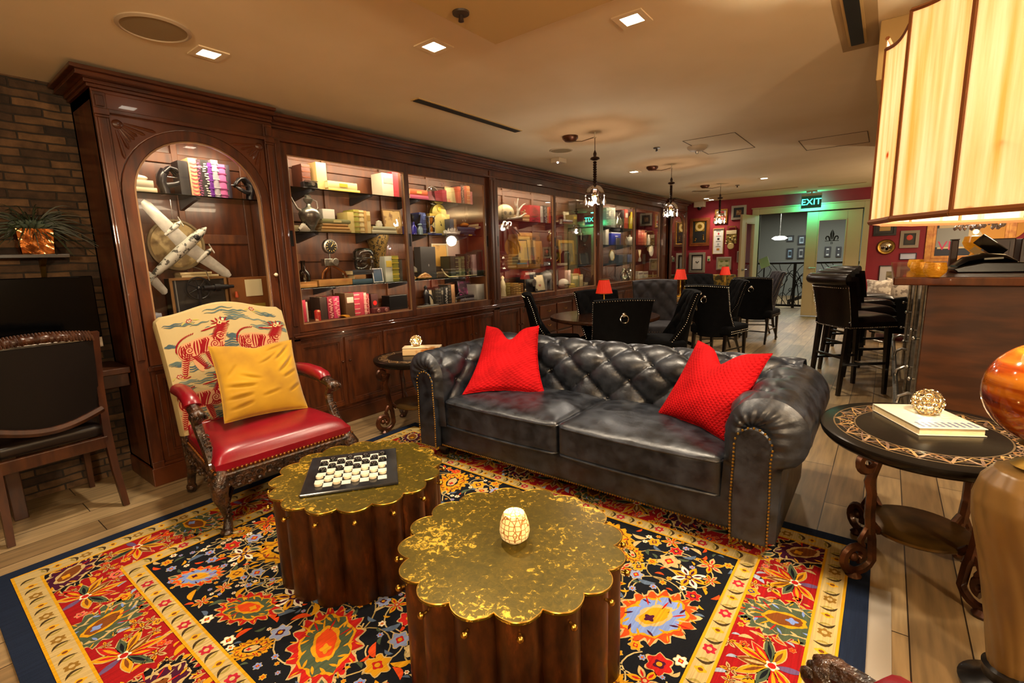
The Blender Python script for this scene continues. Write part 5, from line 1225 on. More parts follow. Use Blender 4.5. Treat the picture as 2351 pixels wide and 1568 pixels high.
for k in range(3):
    for j in range(9): mb.add([(hx-.03-k*.02, -hy+.02+j*.024, .0325), (hx-.016-k*.02, -hy+.026+j*.024, .0325), (hx-.02-k*.02, -hy+.036+j*.024, .0325), (hx-.034-k*.02, -hy+.03+j*.024, .0325)], [(0, 1, 2, 3)])
mb.obj('cover_print', paint('#38406a'), e, 0)
p = at_z(2127, 950, .663); votive((p.x, p.y, .6628), .058, 'beaded crystal votive on the white book of the table before the bar')
e = thing('stone_box', 'cream and amber stone box on the dark table between bookcase and sofa', 'box', (-3.06, 2.72, .6008), R(38))
mb = MB(); mb.bx(-.16, .16, -.055, .055, 0, .055); mb.obj('body', mat('onyx', '#c8a878', 0.35, 0, '#a2601c', 9, ramp=(.5, .6)), e, 0, .006)
mb = MB(); mb.bx(-.16, .16, -.055, .055, .056, .07); mb.obj('lid', mat('onyx_lid', '#c4b090', 0.35, 0, '#9a6a34', 9, ramp=(.5, .6)), e, 0, .005)
votive((-3.10, 2.69, .671), .05, 'beaded crystal votive on the stone box near the bookcase')
# ------------------------------------------------------------------ standing lamp
LX, LY = 0.40, 1.93
e = thing('floor_lamp', 'big floor lamp with glowing panelled shade, amber glass ball and cream ribbed urn', 'lamp', (LX, LY, 0))
mb = MB(); mb.lathe([(0, .0005), (.11, .0005), (.115, .02), (.08, .035), (.062, .06), (.066, .095), (.05, .10)], n=32); mb.obj('foot', M_BLACKWOOD, e)
pr = [(.050, .095), (.056, .12), (.070, .22), (.088, .34), (.112, .47), (.132, .57), (.137, .63), (.125, .69), (.098, .73), (.085, .735), (.05, .74)]
def urn(u, v):
    k = v*(len(pr)-1); i = min(int(k), len(pr)-2); f = k-i; r = pr[i][0]*(1-f)+pr[i+1][0]*f; z = pr[i][1]*(1-f)+pr[i+1][1]*f
    a = 2*PI*u; g = 1+.035*abs(math.sin(7*(a+z*2.2)))-.01; return (r*g*math.cos(a), r*g*math.sin(a), z)
mb = MB(); mb.grid(urn, 112, 60, cu=True); mb.obj('ribbed_urn', mat('alabaster', '#6e5228', 0.4, 0, '#7c6034', 4), e, 60)
mb = MB(); mb.lathe([(.05, .74), (.07, .75), (.04, .77), (.035, .80), (.06, .815), (.04, .83)], n=24); mb.obj('neck', M_OLDBRASS, e); mb = MB(); mb.lathe([(.05, 1.10), (.045, 1.125), (.02, 1.15), (.014, 1.2), (.014, 1.60)], n=20); mb.obj('stem', M_OLDBRASS, e)
def amber():
    m = mat('amber_glass', '#7a2c06', 0.10, 0, spec=0.6, coat=0.6); N, L = nodes(m); b = N['Principled BSDF']
    tc = N.new('ShaderNodeTexCoord'); mp = N.new('ShaderNodeMapping'); mp.inputs['Scale'].default_value = (1, 1, 7); L.new(tc.outputs['Object'], mp.inputs[0])
    n = N.new('ShaderNodeTexNoise'); n.inputs['Scale'].default_value = 2.2; n.inputs['Detail'].default_value = 5; n.inputs['Distortion'].default_value = 1; L.new(mp.outputs[0], n.inputs['Vector'])
    r = N.new('ShaderNodeValToRGB'); E = r.color_ramp.elements; E[0].position = .36; E[0].color = lin('#4a1404'); E[1].position = .68; E[1].color = lin('#a8641a'); x = E.new(.5); x.color = lin('#7d3008'); L.new(n.outputs['Fac'], r.inputs[0]); L.new(r.outputs[0], b.inputs['Base Color'])
    b.inputs['Subsurface Weight'].default_value = 0.0
    return m
mb = MB(); mb.ell((0, 0, .965), (.152, .152, .148), 40, 24); mb.obj('amber_ball', amber(), e)
def shade_mat():
    m = bpy.data.materials.new('veneer_shade'); m.use_nodes = True; N, L = nodes(m); N.remove(N['Principled BSDF']); out = N['Material Output']
    tc = N.new('ShaderNodeTexCoord'); mp = N.new('ShaderNodeMapping'); mp.inputs['Scale'].default_value = (26, 26, 1.2); L.new(tc.outputs['Object'], mp.inputs[0])
    n = N.new('ShaderNodeTexNoise'); n.inputs['Scale'].default_value = 1.5; n.inputs['Detail'].default_value = 6; L.new(mp.outputs[0], n.inputs['Vector'])
    r = N.new('ShaderNodeValToRGB'); E = r.color_ramp.elements; E[0].position = .34; E[0].color = lin('#e2bd86'); E[1].position = .62; E[1].color = lin('#fdf4e4'); L.new(n.outputs['Fac'], r.inputs[0])
    v = N.new('ShaderNodeTexVoronoi'); v.inputs['Scale'].default_value = 7.5; L.new(tc.outputs['Object'], v.inputs['Vector'])
    k = N.new('ShaderNodeValToRGB'); E = k.color_ramp.elements; E[0].position = .035; E[0].color = lin('#9a5a1a'); E[1].position = .10; E[1].color = (1, 1, 1, 1); L.new(v.outputs['Distance'], k.inputs[0])
    mx = N.new('ShaderNodeMix'); mx.data_type = 'RGBA'; mx.blend_type = 'MULTIPLY'; mx.inputs[0].default_value = 1; L.new(r.outputs[0], mx.inputs[6]); L.new(k.outputs[0], mx.inputs[7])
    t = N.new('ShaderNodeBsdfTranslucent'); d = N.new('ShaderNodeBsdfDiffuse'); L.new(mx.outputs[2], t.inputs[0]); L.new(mx.outputs[2], d.inputs[0])
    s = N.new('ShaderNodeMixShader'); s.inputs[0].default_value = .3; L.new(t.outputs[0], s.inputs[1]); L.new(d.outputs[0], s.inputs[2]); L.new(s.outputs[0], out.inputs[0])
    return m
M_SHADE = shade_mat(); M_SEAM = mat('shade_cord', '#6a3a10', 0.8); NS, RS, ZB, ZT = 16, .452, 1.455, 1.945
SA = R(5.3)
for k in range(NS):
    a0, a1 = SA+2*PI*k/NS, SA+2*PI*(k+1)/NS; p, q = Vector((RS*math.cos(a0), RS*math.sin(a0), 0)), Vector((RS*math.cos(a1), RS*math.sin(a1), 0)); inn = -(p+q)/2*.015
    def zt(u): return ZT-.010*math.sin(PI*u)+(.03 if k % 2 else 0)
    def f(u, v): c = p.lerp(q, u); return c+inn*math.sin(PI*u)*.8+Vector((0, 0, ZB+(zt(u)-ZB)*v))
    mb = MB(); mb.grid(f, 12, 10); nb = len(mb.f); mb.grid(lambda u, v: Vector(f(u, v))*1.0-Vector((inn.x*-.25, inn.y*-.25, 0))*-1, 12, 10)
    pn = mb.obj('shade_panel', M_SHADE, e, 30)
    mb = MB(); mb.tube([f(u/12, 1) for u in range(13)], .006, 6); mb.tube([f(u/12, 0) for u in range(13)], .009, 6); mb.tube([f(0, 0), f(0, 1)], .006, 6); mb.obj('bound_edge', M_SEAM, pn)
mb = MB(); mb.cyl((0, 0, 1.60), (0, 0, 1.66), .022)
for k in range(3): a = 2*PI*k/3; mb.cyl((0, 0, 1.60), (RS*.9*math.cos(a), RS*.9*math.sin(a), 1.60), .004)
mb.obj('socket', M_OLDBRASS, e)
mb = MB(); mb.ell((0, 0, 1.70), (.035, .035, .05), 14, 8); mb.obj('bulb', glow('lamp_bulb', '#ffd9a0', 18), e)
light('floor_lamp_bulb', 'POINT', (LX, LY, 1.63), 92, (1, .84, .62), .06)
# ------------------------------------------------------------------ desk corner by the brick wall
e = thing('wall_desk', 'dark writing desk under the black monitor against the brick wall', 'desk', (0, 0, 0))
mb = MB(); mb.bx(WX+.01, -3.70, -1.2, .885, .745, .785); mb.obj('desk_top', M_DESK, e, 0, .006)
mb = MB(); mb.bx(WX+.01, -3.74, -1.2, .88, .66, .744); mb.obj('apron', M_DESK, e, 0, .004)
for y in (-1.1, .3): mb = MB(); mb.bx(-4.0, -3.78, y-.03, y+.03, .0005, .66); mb.obj('leg', M_DESK, e, 0, .004)
e = thing('computer_monitor', 'black screen computer monitor with silver chin on the desk below the planter shelf', 'monitor', (-3.90, .52, .7855))
mb = MB(); mb.bx(-.018, .0, -.30, .30, .185, .565); mb.obj('screen', mat('screen_glass', '#020203', 0.12, spec=.15), e, 0, .006)
mb = MB(); mb.bx(-.018, .0, -.30, .30, .118, .184); mb.obj('chin', M_STEEL, e, 0, .005)
mb = MB(); mb.prism([(-.10, .0005), (.04, .0005), (.04, .006), (-.06, .008), (-.028, .22), (-.04, .22)], 1, -.09, .09); mb.obj('stand', M_STEEL, e, 0)
e = thing('computer_mouse', 'white computer mouse at the end of the dark desk', 'mouse', (-3.79, .70, .7855))
mb = MB(); mb.ell((0, 0, .010), (.05, .03, .0095), 16, 8); mb.obj('body', paint('#c8c8c4', 0.3), e); mb = MB(); mb.box((-.02, 0, .0195), (.03, .002, .002)); mb.obj('button_line', paint('#777777'), e)
def desk_chair():
    e = thing('desk_chair', 'brown leather desk chair with rope carved top rail seen from behind', 'chair', (-3.54, .455, 0), PI+R(4))   # local +x: faces the desk after rotation
    for s in (-1, 1):
        mb = MB(); mb.tube([(-.075, s*.245, .0005), (-.035, s*.235, .22), (-.005, s*.232, .45), (-.02, s*.235, .75), (-.07, s*.24, 1.02), (-.075, s*.24, 1.045)], [.021, .024, .027, .024, .022, .024], 4, up=(0, 1, 0)); mb.obj('back_leg', M_DESK, e, 30)
        mb = MB(); mb.tube([(.42, s*.225, .0005), (.42, s*.225, .42)], [.018, .026], 4, up=(0, 1, 0)); mb.obj('front_leg', M_DESK, e, 30)
    mb = MB(); n = 40
    mb.tube([(-.06-.015*math.sin(PI*i/n), -.235+.47*i/n, 1.02+.018*math.sin(PI*i/n)+.0) for i in range(n+1)], [.024+.004*math.sin(i*2.6) for i in range(n+1)], 10)
    for i in range(34):
        y = -.22+.44*i/33; mb.tube([(-.088, y-.006, 1.0+.018*math.sin(PI*i/33)), (-.092, y, 1.025+.018*math.sin(PI*i/33)), (-.07, y+.006, 1.052+.018*math.sin(PI*i/33))], .0055, 5)
    mb.obj('top_rail', M_DESK, e)
    mb = MB(); mb.grid(lambda u, v: (-.045-.045*math.sin(PI*u)*.5+.05*(1-v)-.02*v-.018, -.225+.45*u, (.60-.055*math.sin(PI*u))*(1-v)+1.0*v), 20, 16); mb.grid(lambda u, v: (-.045-.045*math.sin(PI*u)*.5+.05*(1-v)-.02*v+.018, .225-.45*u, (.60-.055*math.sin(PI*u))*(1-v)+1.0*v), 20, 16); mb.obj('back_panel', mat('brown_hide', '#0c0604', 0.6, bump=.1, bscale=200, spec=.2), e)
    mb = MB(); mb.tube([(-.02-.045*math.sin(PI*i/20)*.5, -.23+.46*i/20, .595-.055*math.sin(PI*i/20)) for i in range(21)], .022, 6, ry=.018); mb.obj('bottom_rail', M_DESK, e, 30)
    V, F = rbox(.215, .23, .035, .025, 6, crown=.015); mb = MB(); mb.add(V, F, Matrix.Translation((.215, 0, .465))); mb.obj('seat', mat('dark_hide_seat', '#120a08', 0.35), e, 60)
    mb = MB(); mb.bx(-.02, .44, -.24, -.21, .36, .43); mb.bx(-.02, .44, .21, .24, .36, .43); mb.bx(-.03, 0, -.23, .23, .36, .43); mb.bx(.42, .445, -.23, .23, .36, .43); mb.obj('seat_rail', M_DESK, e, 0, .005)
desk_chair()
e = thing('wall_shelf', 'small dark wall shelf on the brick wall above the monitor', 'shelf', (WX+.001, .50, 1.485))
mb = MB(); mb.bx(0, .16, -.30, .24, -.022, 0); mb.obj('board', M_BLACKWOOD, e, 0, .003)
for y in (-.2, .13): mb = MB(); mb.prism([(0, -.022), (.12, -.022), (.03, -.07), (0, -.14)], 1, y-.012, y+.012); mb.obj('bracket', M_OLDBRASS, e, 0)
e = thing('planter', 'dented copper box planter on the small brick wall shelf', 'planter', (-3.995, .605, 1.4855))
mb = MB(); n = 12
for ax, sg in ((0, 1), (0, -1), (1, 1), (1, -1)):
    def f(u, v, ax=ax, sg=sg):
        w_ = .068+.012*v; d = .006*math.sin(u*7+v*4)*math.sin(v*6+u); t = (2*u-1)*w_
        return (sg*(w_*.85+d), t*sg, .145*v) if ax == 0 else (-t*sg*.85, sg*(w_+d), .145*v)
    mb.grid(f, n, n)
mb.bx(-.05, .05, -.06, .06, .0005, .12); mb.obj('box', mat('hammered_copper', '#b87a4a', 0.14, 1.0, bump=.5, bscale=14), e, 60)
e = thing('potted_plant', 'dark succulent and grass plant growing from the copper planter', 'plant', (-3.995, .605, 1.61))
rd = random.Random(5); mb = MB()
for k in range(150):
    a = rd.uniform(0, 6.28); L = rd.uniform(.14, .44); up = rd.uniform(.2, 1.0); d = Vector((math.cos(a)*.45, math.sin(a), 0)); pts = []
    for t in range(7): f = t/6; pts.append(Vector((.0, 0, 0))+d*(L*f*(1-up*.5))+Vector((0, 0, L*up*f-L*.55*f*f)))
    pts = [(max(-.075, p.x), p.y, p.z) for p in pts]; mb.tube(pts, [.0045, .005, .0045, .004, .003, .002, .0008], 4)
mb.obj('grass_blades', mat('dark_green_leaf', '#1a2412', 0.5, 0, '#2c361c', 30), e)
mb = MB()
for r_ in range(3):
    for k in range(10):
        a = 2*PI*k/10+r_*.3; el = .25+.4*r_; L = .095-.018*r_; d = Vector((math.cos(a)*math.cos(el), math.sin(a)*math.cos(el), math.sin(el))); c = Vector((.03, -.01, .02))
        mb.tube([c+d*L*.1, c+d*L*.5, c+d*L*.8, c+d*L], [.006, .013, .010, .001], 6)
mb.obj('rosette', mat('grey_green_succulent', '#3c4a3c', 0.5, 0, '#52604e', 20), e)
mb = MB(); mb.bx(-.05, .05, -.06, .06, -.004, .004); mb.obj('soil', paint('#1a120c', 0.95), e, 0)
# ------------------------------------------------------------------ dining chairs
def make_chair(kind='black'):
    e = thing('dining_chair', 'x', 'chair', group='velvet dining chairs'); m = M_VELVET if kind == 'black' else M_VELVETG
    V, F = rbox(.25, .255, .055, .03, 6, crown=.02); mb = MB(); mb.add(V, F, Matrix.Translation((.02, 0, .44))); mb.obj('seat', m, e, 60)
    def half(t): return .235+.035*t
    def bx_(s, t): return -.235-.09*t*t-.015*t + (abs(s)**3)*(.05*(1-t)+.16*max(0, 1-t*1.9)**1.2+.035)
    def zz(s, t): return .36+.62*t+.012*(1-s*s)*t
    def front(u, v): s = 2*u-1; w_ = 1+.0; b = .022*(tuft(s*half(v), v*.6, .17, .20))*min(1, (1-abs(s))/.12)*min(1, v/.2)*min(1, (1-v)/.08); return (bx_(s, v)+.028+b, s*(half(v)-.006), zz(s, v))
    def rear(u, v): s = 1-2*u; return (bx_(s, v)-.038, s*half(v), zz(s, v))
    mb = MB(); mb.grid(front, 40, 36); mb.grid(rear, 20, 14)
    for s in (-1, 1): mb.grid(lambda u, v, s=s: tuple(Vector(rear(0 if s > 0 else 1, v)).lerp(Vector(front(1 if s > 0 else 0, v)), u if s > 0 else 1-u)), 3, 14)
    mb.grid(lambda u, v: tuple(Vector(rear(1-u, 1)).lerp(Vector(front(u, 1)), v)+Vector((0, 0, .010*math.sin(PI*v)))), 24, 4); mb.obj('tufted_back', m, e, 50)
    pts = []
    for i in range(27): t = .14+.84*i/26; pts += [Vector(rear(k, t))*.55+Vector(front(1-k, t))*.45+Vector((0, (.004 if k == 0 else -.004), 0)) for k in (0, 1)]
    pts += [Vector(rear(i/24, .985))+Vector((-.002, 0, 0)) for i in range(25)]
    for zz_ in (.405, .43):
        pts += [(.272, -.22+.44*i/15, zz_) for i in range(16)] + [(-.16+.42*i/13, s*.258, zz_) for i in range(14) for s in (-1, 1)]
    mb = MB(); mb.nails(pts, .0058); mb.obj('nailhead_trim', M_NAIL, e)
    x = bx_(0, .78)-.038; z = zz(0, .78); mb = MB(); mb.lathe([(.018, 0), (.02, .008), (.008, .016), (0, .018)], T=Matrix.Translation((x, 0, z)) @ Matrix.Rotation(-PI/2, 4, 'Y'), n=12)
    mb.tube([(x-.014-.006*(1-math.cos(a*PI/10)), .036*math.sin(a*PI/10), z-.036+.036*math.cos(a*PI/10)) for a in range(20)], .0045, 6, closed=True); mb.obj('ring_pull', M_CHROME, e)
    for s in (-1, 1):
        mb = MB(); mb.tube([(.235, s*.215, .40), (.24, s*.215, .0005)], [.026, .016], 4, up=(0, 1, 0)); mb.obj('leg', M_BLACKWOOD, e, 30)
        mb = MB(); mb.tube([(-.20, s*.205, .40), (-.225, s*.205, .2), (-.285, s*.205, .0005)], [.026, .022, .016], 4, up=(0, 1, 0)); mb.obj('leg', M_BLACKWOOD, e, 30)
    mb = MB(); mb.tube([(-.22, -.20, .18), (-.22, .20, .18)], .010, 4); mb.tube([(-.215, -.205, .2), (.235, -.213, .2)], .010, 4); mb.tube([(-.215, .205, .2), (.235, .213, .2)], .010, 4); mb.obj('stretcher', M_BLACKWOOD, e, 30)
    return e
chB = make_chair(); chG = make_chair('grey'); used = set()
def place_chair(px, py, z, fx, fy, lb, src=None, back=.33):
    """(px,py): where the middle of the back's top rail stands in the photo at height z; (fx,fy) facing"""
    src = src or chB; p = at_z(px, py, z); f = Vector((fx, fy, 0)).normalized(); o = Vector((p.x, p.y, 0))+f*back; rz = math.atan2(f.y, f.x)
    if src.name not in used:
        used.add(src.name); src.location = o; src.rotation_euler = (0, 0, rz); src['label'] = lb; return src
    return copy_tree(src, lb, o, rz)
place_chair(1432, 690, .98, -.65, .75, 'black velvet dining chair with ring pull, its back right behind the sofa')
place_chair(1208, 676, .98, .8, .55, 'black velvet dining chair seen edge on beside the cabinet drawers')
place_chair(1366, 664, 1.0, .84, -.54, 'black velvet dining chair across the nearest round table, backed by the cabinet')
place_chair(1592, 669, .98, -.80, -.45, 'black velvet dining chair with curved nailhead side at the nearest round table')
chG.scale = (1.05, 1.05, 1.05)
place_chair(1503, 645, 1.03, .45, -.9, 'grey tufted dining chair facing out at the second round table', chG)
place_chair(1620, 657, .98, .25, .97, 'black velvet dining chair with ring pull at the second round table')
place_chair(1702, 644, .98, -.86, -.5, 'black velvet dining chair with bare tapered legs at the second round table aisle side')
place_chair(1602, 631, .98, .7, -.7, 'plain backed black dining chair in front of the patterned banquette')
place_chair(1727, 639, .98, .1, .99, 'black velvet dining chair with ring pull nearest the open door')
place_chair(1788, 632, .98, -.92, -.39, 'grey tufted dining chair in profile before the iron railing', chG)
# ------------------------------------------------------------------ round tables with little red lamps
def round_table(x, y, r, lb):
    e = thing('round_table', lb, 'table', (x, y, 0), 0, 'round dining tables')
    mb = MB(); mb.lathe([(0, .70), (r-.03, .70), (r, .712), (r+.004, .728), (r-.006, .742), (0, .742)], n=48); mb.obj('tabletop', mat('table_walnut', '#2a160b', 0.16, 0, '#3a2012', 4, (1, 6, 1), spec=.6) if 'table_walnut' not in MATS else MATS['table_walnut'], e, 50)
    mb = MB(); mb.lathe([(.07, .70), (.05, .6), (.06, .3), (.08, .12), (.05, .08)], n=20); mb.obj('pedestal', M_BLACKWOOD, e)
    for k in range(4): a = R(45+90*k); mb = MB(); mb.tube([(.04*math.cos(a), .04*math.sin(a), .14), (.2*math.cos(a), .2*math.sin(a), .07), (.34*math.cos(a), .34*math.sin(a), .022)], [.03, .026, .02], 6); mb.obj('foot', M_BLACKWOOD, e)
T1 = (-2.38, 4.72); T2 = (-2.33, 6.95); T3 = (-2.05, 8.75)
round_table(*T1, .58, 'round dark table with red lamp nearest the sofa'); round_table(*T2, .55, 'second round table with red lamp on a yellow book'); round_table(*T3, .5, 'far round table near the patterned banquette')
M_REDSH = mat('red_pleated_shade', '#a01c06', 0.7, emis='#ff2a06', estr=0.16)
def table_lamp(x, y, z, lb, s=1.0):
    e = thing('table_lamp', lb, 'lamp', (x, y, z), 0, 'small red shaded table lamps')
    mb = MB(); mb.lathe([(0, .0005), (.045, .0005), (.048, .01), (.02, .02), (.010, .04), (.014, .07), (.008, .10), (.016, .13), (.008, .15), (.006, .26)], n=20); mb.obj('base', M_BRASS, e)
    mb = MB(); n = 96; mb.grid(lambda u, v: ((.088-.035*v)*(1+.02*math.cos(2*PI*u*24))*math.cos(2*PI*u), (.088-.035*v)*(1+.02*math.cos(2*PI*u*24))*math.sin(2*PI*u), .235+.145*v), n, 3, cu=True); mb.obj('lamp_shade', M_REDSH, e, 0)
    mb = MB(); mb.lathe([(.054, .378), (.056, .384), (.05, .386)], n=24); mb.lathe([(.09, .232), (.091, .238), (.086, .238)], n=24); mb.obj('shade_trim', M_OLDBRASS, e)
    mb = MB(); mb.ell((0, 0, .30), (.02, .02, .035), 10, 6); mb.obj('bulb', glow('red_lamp_bulb_%d' % int(y*10), '#ffb070', 10), e)
    light('table_lamp_bulb', 'POINT', (x, y, z+.30), 3.0, (1, .5, .22), .03)
table_lamp(*T1, .7425, 'red pleated table lamp on the nearest round table')
table_lamp(T2[0]+.02, T2[1], .773, 'red pleated table lamp standing on a yellow book on the second round table')
table_lamp(-2.22, 9.0, .7425, 'small red table lamp before the banquette at the far end')
e = thing('lying_book', 'yellow book under the second red table lamp', 'book', (T2[0]+.02, T2[1], .7425), .2)
mb = MB(); mb.bx(-.13, .13, -.10, .10, 0, .004); mb.bx(-.13, .13, -.10, .10, .026, .03); mb.bx(-.132, -.126, -.10, .10, 0, .03); mb.obj('cover', paint('#c49a2c'), e, 0); mb = MB(); mb.bx(-.125, .124, -.094, .094, .004, .026); mb.obj('pages', M_PAGE, e, 0)
# patterned banquette along the far wall
e = thing('banquette', 'yellow patterned banquette bench under the pictures on the far wall', 'bench', (-2.75, 11.0, 0))
mb = MB(); mb.bx(-.85, .25, -.5, .1, .0005, .40); mb.obj('base', M_BLACKWOOD, e, 0); V, F = rbox(.55, .29, .05, .03, 5); mb = MB(); mb.add(V, F, Matrix.Translation((-.3, -.2, .452))); mb.obj('seat', paint('#2a1c14', .5), e, 60)
V, F = rbox(.55, .06, .20, .04, 5); mb = MB(); mb.add(V, F, Matrix.Translation((-.3, .06, .70))); mb.obj('back', mat('gold_damask', '#a88a34', 0.6, 0, '#4a4018', 9, ramp=(.47, .53)), e, 60)
# ------------------------------------------------------------------ bar
BZ = 1.175; BY0 = 4.2
M_BARTOP = mat('bar_top_wood', '#4a1e0c', 0.16, 0, '#5e2a10', 3, (6, 1, 1), spec=.6, coat=.3)
M_BARP = mat('bar_panel_wood', '#351905', 0.45, 0, '#502a0c', 3, (1, 1, 5), spec=.3)
e = thing('bar_counter', 'tall dark wooden bar counter with glossy red brown top behind the lampshade', 'bar counter', (0, 0, 0))
mb = MB(); mb.bx(.045, 2.6, BY0, 8.3, BZ-.055, BZ); mb.obj('bar_top', M_BARTOP, e, 0, .008)
mb = MB(); mb.bx(.23, .82, BY0+.06, BY0+.10, .0005, BZ-.056); mb.obj('end_panel', M_BARP, e, 0, .004)
mb = MB(); mb.bx(.83, 2.5, BY0+.07, BY0+.10, .0005, BZ-.12); mb.bx(.83, 2.5, BY0+.06, BY0+.10, BZ-.118, BZ-.056); d = mb.obj('service_door', M_BARP, e, 0, .004)
mb = MB(); mb.box((.84, BY0+.055, .93), (.03, .012, .10)); mb.box((.845, BY0+.05, .90), (.02, .02, .02)); mb.obj('latch', M_IRONBLK, d, 0)
mb = MB(); mb.bx(.245, .30, BY0+.10, 8.2, .0005, BZ-.056); mb.obj('front_panel', mat('bar_front_black', '#14110f', 0.15, 0.3), e, 0)
for y in (4.32, 4.75, 5.9, 7.1): mb = MB(); mb.bx(.225, .245, y, y+.06, .0005, BZ-.06); mb.obj('steel_strip', M_STEEL, e, 0, .003)
for y in (4.5, 4.95, 6.3, 7.4):
    for z in (.42, .72): mb = MB(); mb.cyl((.245, y, z), (.205, y, z), .007); mb.ell((.20, y, z), .016, 10, 6); mb.obj('standoff', M_STEEL, e)
mb = MB(); mb.tube([(.14, 4.45, .22), (.14, 8.1, .22)], .02, 10)
for y in (4.5, 5.5, 6.5, 7.5): mb.tube([(.245, y, .30), (.20, y, .31), (.15, y, .28), (.14, y, .22)], .014, 8); mb.tube([(.14, y, .22), (.14, y, .0005)], .012, 8)
mb.obj('foot_rail', M_STEEL, e)
def on_bar(px, py, z=BZ): return at_z(px, py, z)
M_AMB = mat('amber_crackle', '#b87410', 0.2, 0.25, '#e0a83a', 38, (1, 1, 4), bump=.4, bscale=90, emis='#d08010', estr=.12)  # candle glow is put into the bowl glass as faint emission
for px, py, r, lb in ((2145, 636, .062, 'gold crackle glass bowl nearest on the bar top'), (2112, 631, .06, 'gold crackle glass bowl between two others on the bar'), (2101, 619, .058, 'gold faceted glass bowl farthest along the bar edge')):
    p = on_bar(px, py); e = thing('glass_bowl', lb, 'bowl', (p.x, p.y, BZ+.0005), 0, 'gold glass bowls on the bar'); mb = MB()
    mb.lathe([(0, 0), (r*.5, 0), (r*.95, r*.5), (r, r*.9), (r*.86, r*1.5), (r*.80, r*1.5), (r*.93, r*.9), (r*.88, r*.55), (r*.45, r*.12), (0, r*.12)], n=28); mb.obj('bowl', M_AMB, e)
    mb = MB(); mb.lathe([(0, r*.13), (r*.3, r*.13), (r*.3, r*.6), (0, r*.62)], n=12); mb.obj('candle', paint('#e0c890'), e)
def px_box(name, lb, cat, px0, px1, py0, py1, Y, dep, m, zb=None, bev=.006, part='body'):
    a, b = at_y(px0, py1, Y), at_y(px1, py0, Y); zb = a.z if zb is None else zb
    e = thing(name, lb, cat, ((a.x+b.x)/2, Y+dep/2, zb)); hx = (b.x-a.x)/2; mb = MB(); mb.bx(-hx, hx, -dep/2, dep/2, .0005, b.z-zb); mb.obj(part, m, e, 0, bev); return e, hx, b.z-zb
M_BOXW = mat('box_wood', '#2a0f06', 0.4, 0, '#3a180a', 5)
e, hx, hz = px_box('menu_holder', 'upright dark wooden box on the bar before the framed poster', 'box', 2178, 2203, 551, 616, 5.2, .12, M_BOXW, BZ)
mb = MB(); mb.bx(-hx-.003, hx+.003, -.063, .063, hz, hz+.008); mb.obj('cap', M_BOXW, e, 0, .002)
e, hx, hz = px_box('wooden_crate', 'dark wooden cabinet box at the back of the bar', 'box', 2267, 2334, 546, 606, 5.5, .3, M_BOXW, BZ); mb = MB(); mb.bx(hx*.55, hx*.58, -.153, -.15, .02, hz-.02); mb.obj('seam', paint('#120804'), e, 0)
e, hx, hz = px_box('wooden_crate', 'second dark box at the picture edge of the bar with two pale lines', 'box', 2338, 2420, 545, 606, 5.5, .3, M_BOXW, BZ); mb = MB(); mb.bx(-hx+.02, hx-.02, -.153, -.15, hz*.55, hz*.57); mb.bx(-hx+.02, hx-.02, -.153, -.15, hz*.62, hz*.63); mb.obj('pale_lines', paint('#9a8468'), e, 0)
p = at_y(2232, 622, 4.85); e = thing('card_terminal', 'black curved payment terminal tray on the bar', 'terminal', (p.x+.06, 4.95, BZ+.0005), R(8)); s = .001
mb = MB(); mb.prism([(-.16, 0), (.22, 0), (.24, .03), (.24, .07), (-.02, .075), (-.13, .05), (-.19, .03)], 1, -.12, .12); mb.obj('base', paint('#0a0a0b', .25), e, 40, .008)
mb = MB(); mb.tube([(-.16, 0, .045), (-.10, 0, .085), (0, 0, .105), (.1, 0, .10), (.16, 0, .075)], [.01, .03, .035, .03, .012], 10, ry=.1); mb.obj('hood', paint('#0d0d0f', .2), e, 60)
mb = MB(); mb.box((.03, -.105, .10), (.10, .012, .012), (0, R(-3), 0)); mb.obj('slot_light', paint('#8a8a78', .3), e, 0)
p = at_y(2275, 575, 5.15); e = thing('tablet_screen', 'black tablet tilted on a stand on the bar', 'tablet', (p.x, 5.2, BZ+.0005))
mb = MB(); mb.lathe([(.07, 0), (.07, .012), (.02, .02), (.016, .12)], n=20); mb.obj('stand', paint('#101012', .3), e); mb = MB(); mb.box((0, 0, .185), (.19, .016, .085), (R(10), R(40), 0)); mb.obj('screen', paint('#060607', .12), e, 0, .004)
mb = MB(); mb.box((-.055, -.03, .13), (.13, .004, .045), (R(10), R(40), 0)); mb.obj('receipt', paint('#b0925a', .6), e, 0)
p = at_y(2232, 600, 5.9); e = thing('amber_lamp', 'amber glass bar lamp glowing behind the tablet', 'lamp', (p.x, 5.9, BZ+.0005))
mb = MB(); mb.lathe([(0, 0), (.06, 0), (.06, .02), (.02, .04), (.035, .09), (.02, .13), (.06, .17), (.085, .22), (.07, .27), (.01, .28)], n=28); mb.obj('glass_body', mat('amber_lamp_glass', '#b0640c', .2, 0, '#e09a2a', 20, emis='#e08a18', estr=.15), e); mb = MB(); mb.ell((0, 0, .31), .02); mb.obj('bulb', glow('bar_bulb', '#ffd080', 5), e)
p = at_y(2245, 530, 6.4); e = thing('crystal_chandelier', 'crystal chandelier cluster hanging over the bar, half hidden by the lampshade', 'chandelier', (p.x, 6.4, 0))
mb = MB(); mb.cyl((0, 0, 1.75), (0, 0, 2.22), .008); mb.lathe([(.05, 2.2), (.06, 2.22)]); mb.lathe([(.16, 1.72), (.17, 1.75), (.16, 1.76)], n=24); mb.obj('frame', M_IRON, e)
rd = random.Random(9); mb = MB()
for k in range(150):
    a, r, z = rd.uniform(0, 6.3), .17*rd.random()**.5, rd.uniform(1.50, 1.72); mb.lathe([(0, 0), (.012, .014), (.016, .03), (0, .05)], (r*math.cos(a), r*math.sin(a), z), 6)
